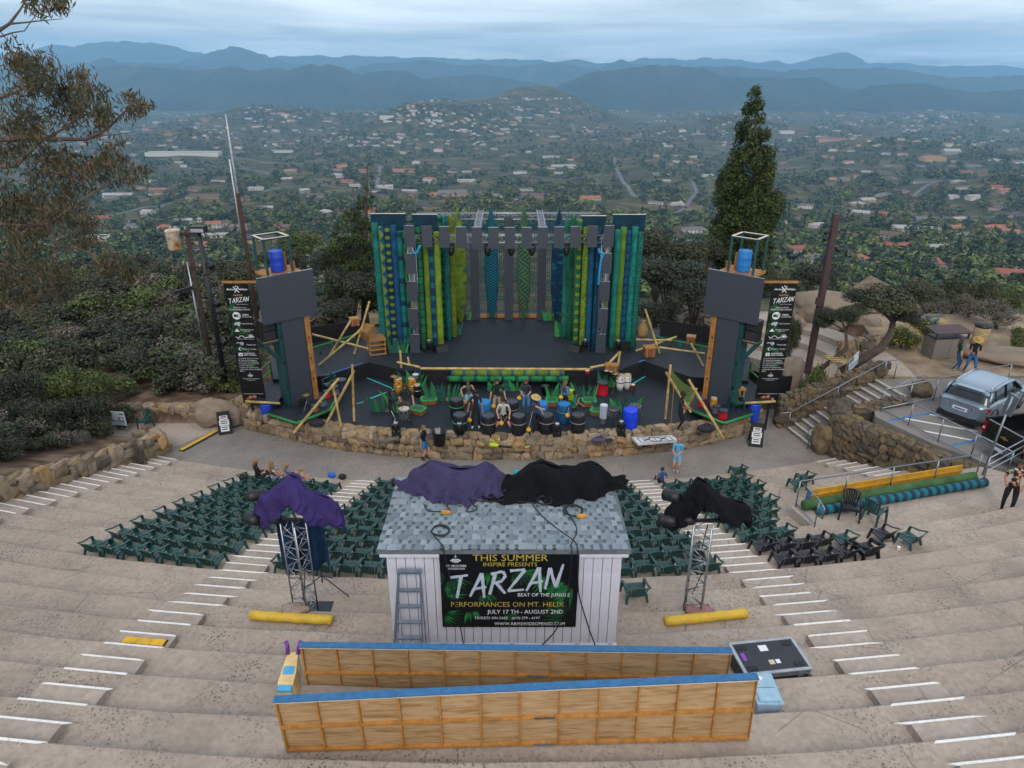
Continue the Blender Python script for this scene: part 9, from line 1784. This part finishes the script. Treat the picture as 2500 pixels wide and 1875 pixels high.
def dead_twigs():
 t=thing('dead_bush', 'bare grey dead bush behind the left path wall', 'bush',PZ(275,985,-.3));r=random.Random(4);b=MB()
 for k in range(40):a=r.uniform(0,6.28);e=Vector((math.cos(a)*r.uniform(.3,1.0),math.sin(a)*r.uniform(.2,.6),r.uniform(.3,1.3)));m=e*.5+Vector((r.uniform(-.1,.1),0,.1));b.tube([(0,0,0),m,e],[.018,.011,.004],5);q=m.lerp(e,.5);b.tube([m,q+Vector((r.uniform(-.2,.2),r.uniform(-.2,.2),.15))],[.008,.003],5)
 b.obj('branches',TWIG,t,local=True)
dead_twigs()
def conifer():
 y=52;prof=[(204,1845,3),(240,1843,18),(280,1838,34),(300,1838,38),(350,1836,52),(420,1830,70),(480,1824,80),(540,1822,86),(600,1820,86),(650,1817,80),(700,1814,70)];rng=np.random.default_rng(8);d0=None;cl=[]
 B=PY(1818,720,y);t=thing('cypress_tree', 'tall dense dark green conifer right of the stage', 'tree',(B.x,y,B.z-2))
 for k in range(230):
  py=206+490*rng.random()**.8;cx=np.interp(py,[p[0]for p in prof],[p[1]for p in prof]);w=np.interp(py,[p[0]for p in prof],[p[2]for p in prof]);a=rng.uniform(0,2*PI);q=(rng.random()**.35)*.86;c=PY(cx+w*q*math.cos(a)*.95,py,y);d=c.y*_c-(c.z-CH)*_s;ww=w*d/FPX;s=max(.3,ww*rng.uniform(.2,.34));cl.append(((c.x,y+ww*q*math.sin(a),c.z),(s,s,s*rng.uniform(.9,1.4))))
 n=62000;P,N=crown_pts(cl,n,rng,.6,.4);V,F=leaves(P,N,rng.uniform(.16,.34,n),rng.uniform(.07,.13,n),rng);L=np.array(t.location);link('crown',np_mesh('crown',V-L,F,L_CON),t);MB().tube([(B.x,y,B.z-3),(B.x,y,B.z+6),tuple(PY(1845,215,y))],[.4,.28,.03],10).obj('trunk',BARK,t,smooth=True)
 y=49;prof=[(397,897,5),(440,897,14),(480,895,18),(505,890,26),(530,868,46),(580,862,58),(640,866,62),(700,868,66),(760,870,60)];cl=[];B=PY(880,780,y);t=thing('cypress_tree', 'ragged dark conifer with thin brown top left of the stage', 'tree',(B.x,y,B.z-2))
 for k in range(90):
  py=400+350*rng.random()**.75;cx=np.interp(py,[p[0]for p in prof],[p[1]for p in prof]);w=np.interp(py,[p[0]for p in prof],[p[2]for p in prof]);a=rng.uniform(0,2*PI);q=math.sqrt(rng.random());c=PY(cx+w*q*math.cos(a),py,y);d=c.y*_c-(c.z-CH)*_s;ww=w*d/FPX;s=max(.14,ww*rng.uniform(.22,.4));cl.append(((c.x,y+ww*q*math.sin(a),c.z),(s,s,s*.9)))
 n=13000;P,N=crown_pts(cl,n,rng,.55,.4);V,F=leaves(P,N,rng.uniform(.14,.3,n),rng.uniform(.06,.11,n),rng);L=np.array(t.location);link('crown',np_mesh('crown',V-L,F,L_CON),t);MB().tube([(B.x,y,B.z-3),tuple(PY(893,520,y)),tuple(PY(897,400,y))],[.3,.14,.03],8).obj('trunk',BARK,t,smooth=True)
conifer()
def eucalyptus():
 y0=17.0;t=thing('eucalyptus_tree', 'eucalyptus with drooping reddish leaves at the left edge', 'tree',(-16.4,16.2,2.6));L=Vector(t.location);r=random.Random(12);b=MB();T0=Vector((-16.4,16.2,2.0));T1=Vector((-15.8,16.4,8.0));T2=Vector((-15.4,16.8,12.5));T3=Vector((-15.0,17,15.5));b.tube([p-L for p in(T0,T1,T2,T3)],[.38,.3,.2,.1],12)
 def br(pts,r0,src=None):
  Q=[PY(px,py,y0+dy)for px,py,dy in pts];Q=([src]if src else[])+Q;b.tube([p-L for p in Q],[r0*(1-.8*k/(len(Q)-1))for k in range(len(Q))],8);return Q
 br([(-40,345,0),(60,336,0),(130,340,.1),(210,340,.2),(262,315,.3),(332,245,.4)],.085,T2.lerp(T1,.5));br([(-30,410,-.3),(38,405,-.3),(96,347,-.3),(166,308,-.2),(230,240,0)],.07,T1.lerp(T2,.3));br([(-40,100,.2),(0,73,.2),(23,58,.2),(50,23,.3),(70,-15,.3)],.06,T2);br([(23,58,.2),(60,55,.2),(104,50,.2),(155,46,.2)],.025);br([(-30,545,-.5),(60,552,-.5),(120,548,-.4),(166,513,-.3),(230,470,-.2),(285,440,0)],.07,T1);br([(-30,250,.4),(50,220,.4),(100,190,.4),(150,215,.4),(200,205,.5)],.05,T2.lerp(T1,.2));br([(120,548,-.4),(140,600,-.4),(200,610,-.3),(290,650,-.2)],.04);br([(-30,640,-.5),(60,650,-.5),(140,690,-.5)],.05,T1.lerp(T0,.2));br([(0,90,.2),(30,80,.2),(60,75,.3),(85,40,.3),(100,20,.3)],.02);br([(210,340,.2),(260,330,.3),(315,325,.4)],.02);br([(96,347,-.3),(120,420,-.2),(200,440,0),(290,400,.2)],.03)
 b.obj('trunk',BARK_E,t,smooth=True,local=True);C=[(60,150,48),(110,195,58),(40,230,60),(150,225,45),(185,185,34),(225,235,42),(330,255,34),(190,285,42),(100,290,48),(40,320,48),(150,370,52),(235,395,44),(305,420,40),(270,375,32),(200,440,52),(105,425,60),(35,465,62),(150,500,52),(60,560,56),(185,545,40),(25,620,60),(115,640,52),(225,600,40),(275,635,38),(310,665,32),(60,700,52),(15,720,44),(140,700,34),(0,380,40),(30,140,30),(140,5,20),(95,-5,30),(250,280,26),(10,520,50),(90,500,45)]
 rng=np.random.default_rng(21);PP=[]
 for px,py,rp in C:
  for q in range(7):
   c=PY(px+rng.normal()*rp*.55,py+rng.normal()*rp*.5,y0+rng.uniform(-.9,1.0));n=int(rp*1.15);s=rp*.30/FPX*18;P=np.array(c)+rng.normal(size=(n,3))*np.array([s,s,s*.75])+np.array([0,0,-.08]);PP.append(P)
 P=np.concatenate(PP);n=len(P);N=unit(rng,n);V,F=leaves(P,N,rng.uniform(.14,.24,n),rng.uniform(.026,.042,n),rng,1.2);Ln=np.array(L);link('leaves',np_mesh('leaves',V-Ln,F,L_EUC),t)
eucalyptus()
# HAZE
def build_haze():
 m=bpy.data.materials.new('haze_air');m.use_nodes=True;nt=m.node_tree;nt.nodes.clear()
 o=nt.nodes.new('ShaderNodeOutputMaterial');v=nt.nodes.new('ShaderNodeVolumePrincipled')
 v.inputs['Color'].default_value=(.38,.71,1.0,1);v.inputs['Density'].default_value=HAZE_DENSITY;v.inputs['Anisotropy'].default_value=.2
 nt.links.new(v.outputs[0],o.inputs['Volume'])
 h=MB().box(-26000,26000,-400,20600,-420,760).obj('haze',m);stuff(h)
HAZE_DENSITY=9.0e-5
build_haze()
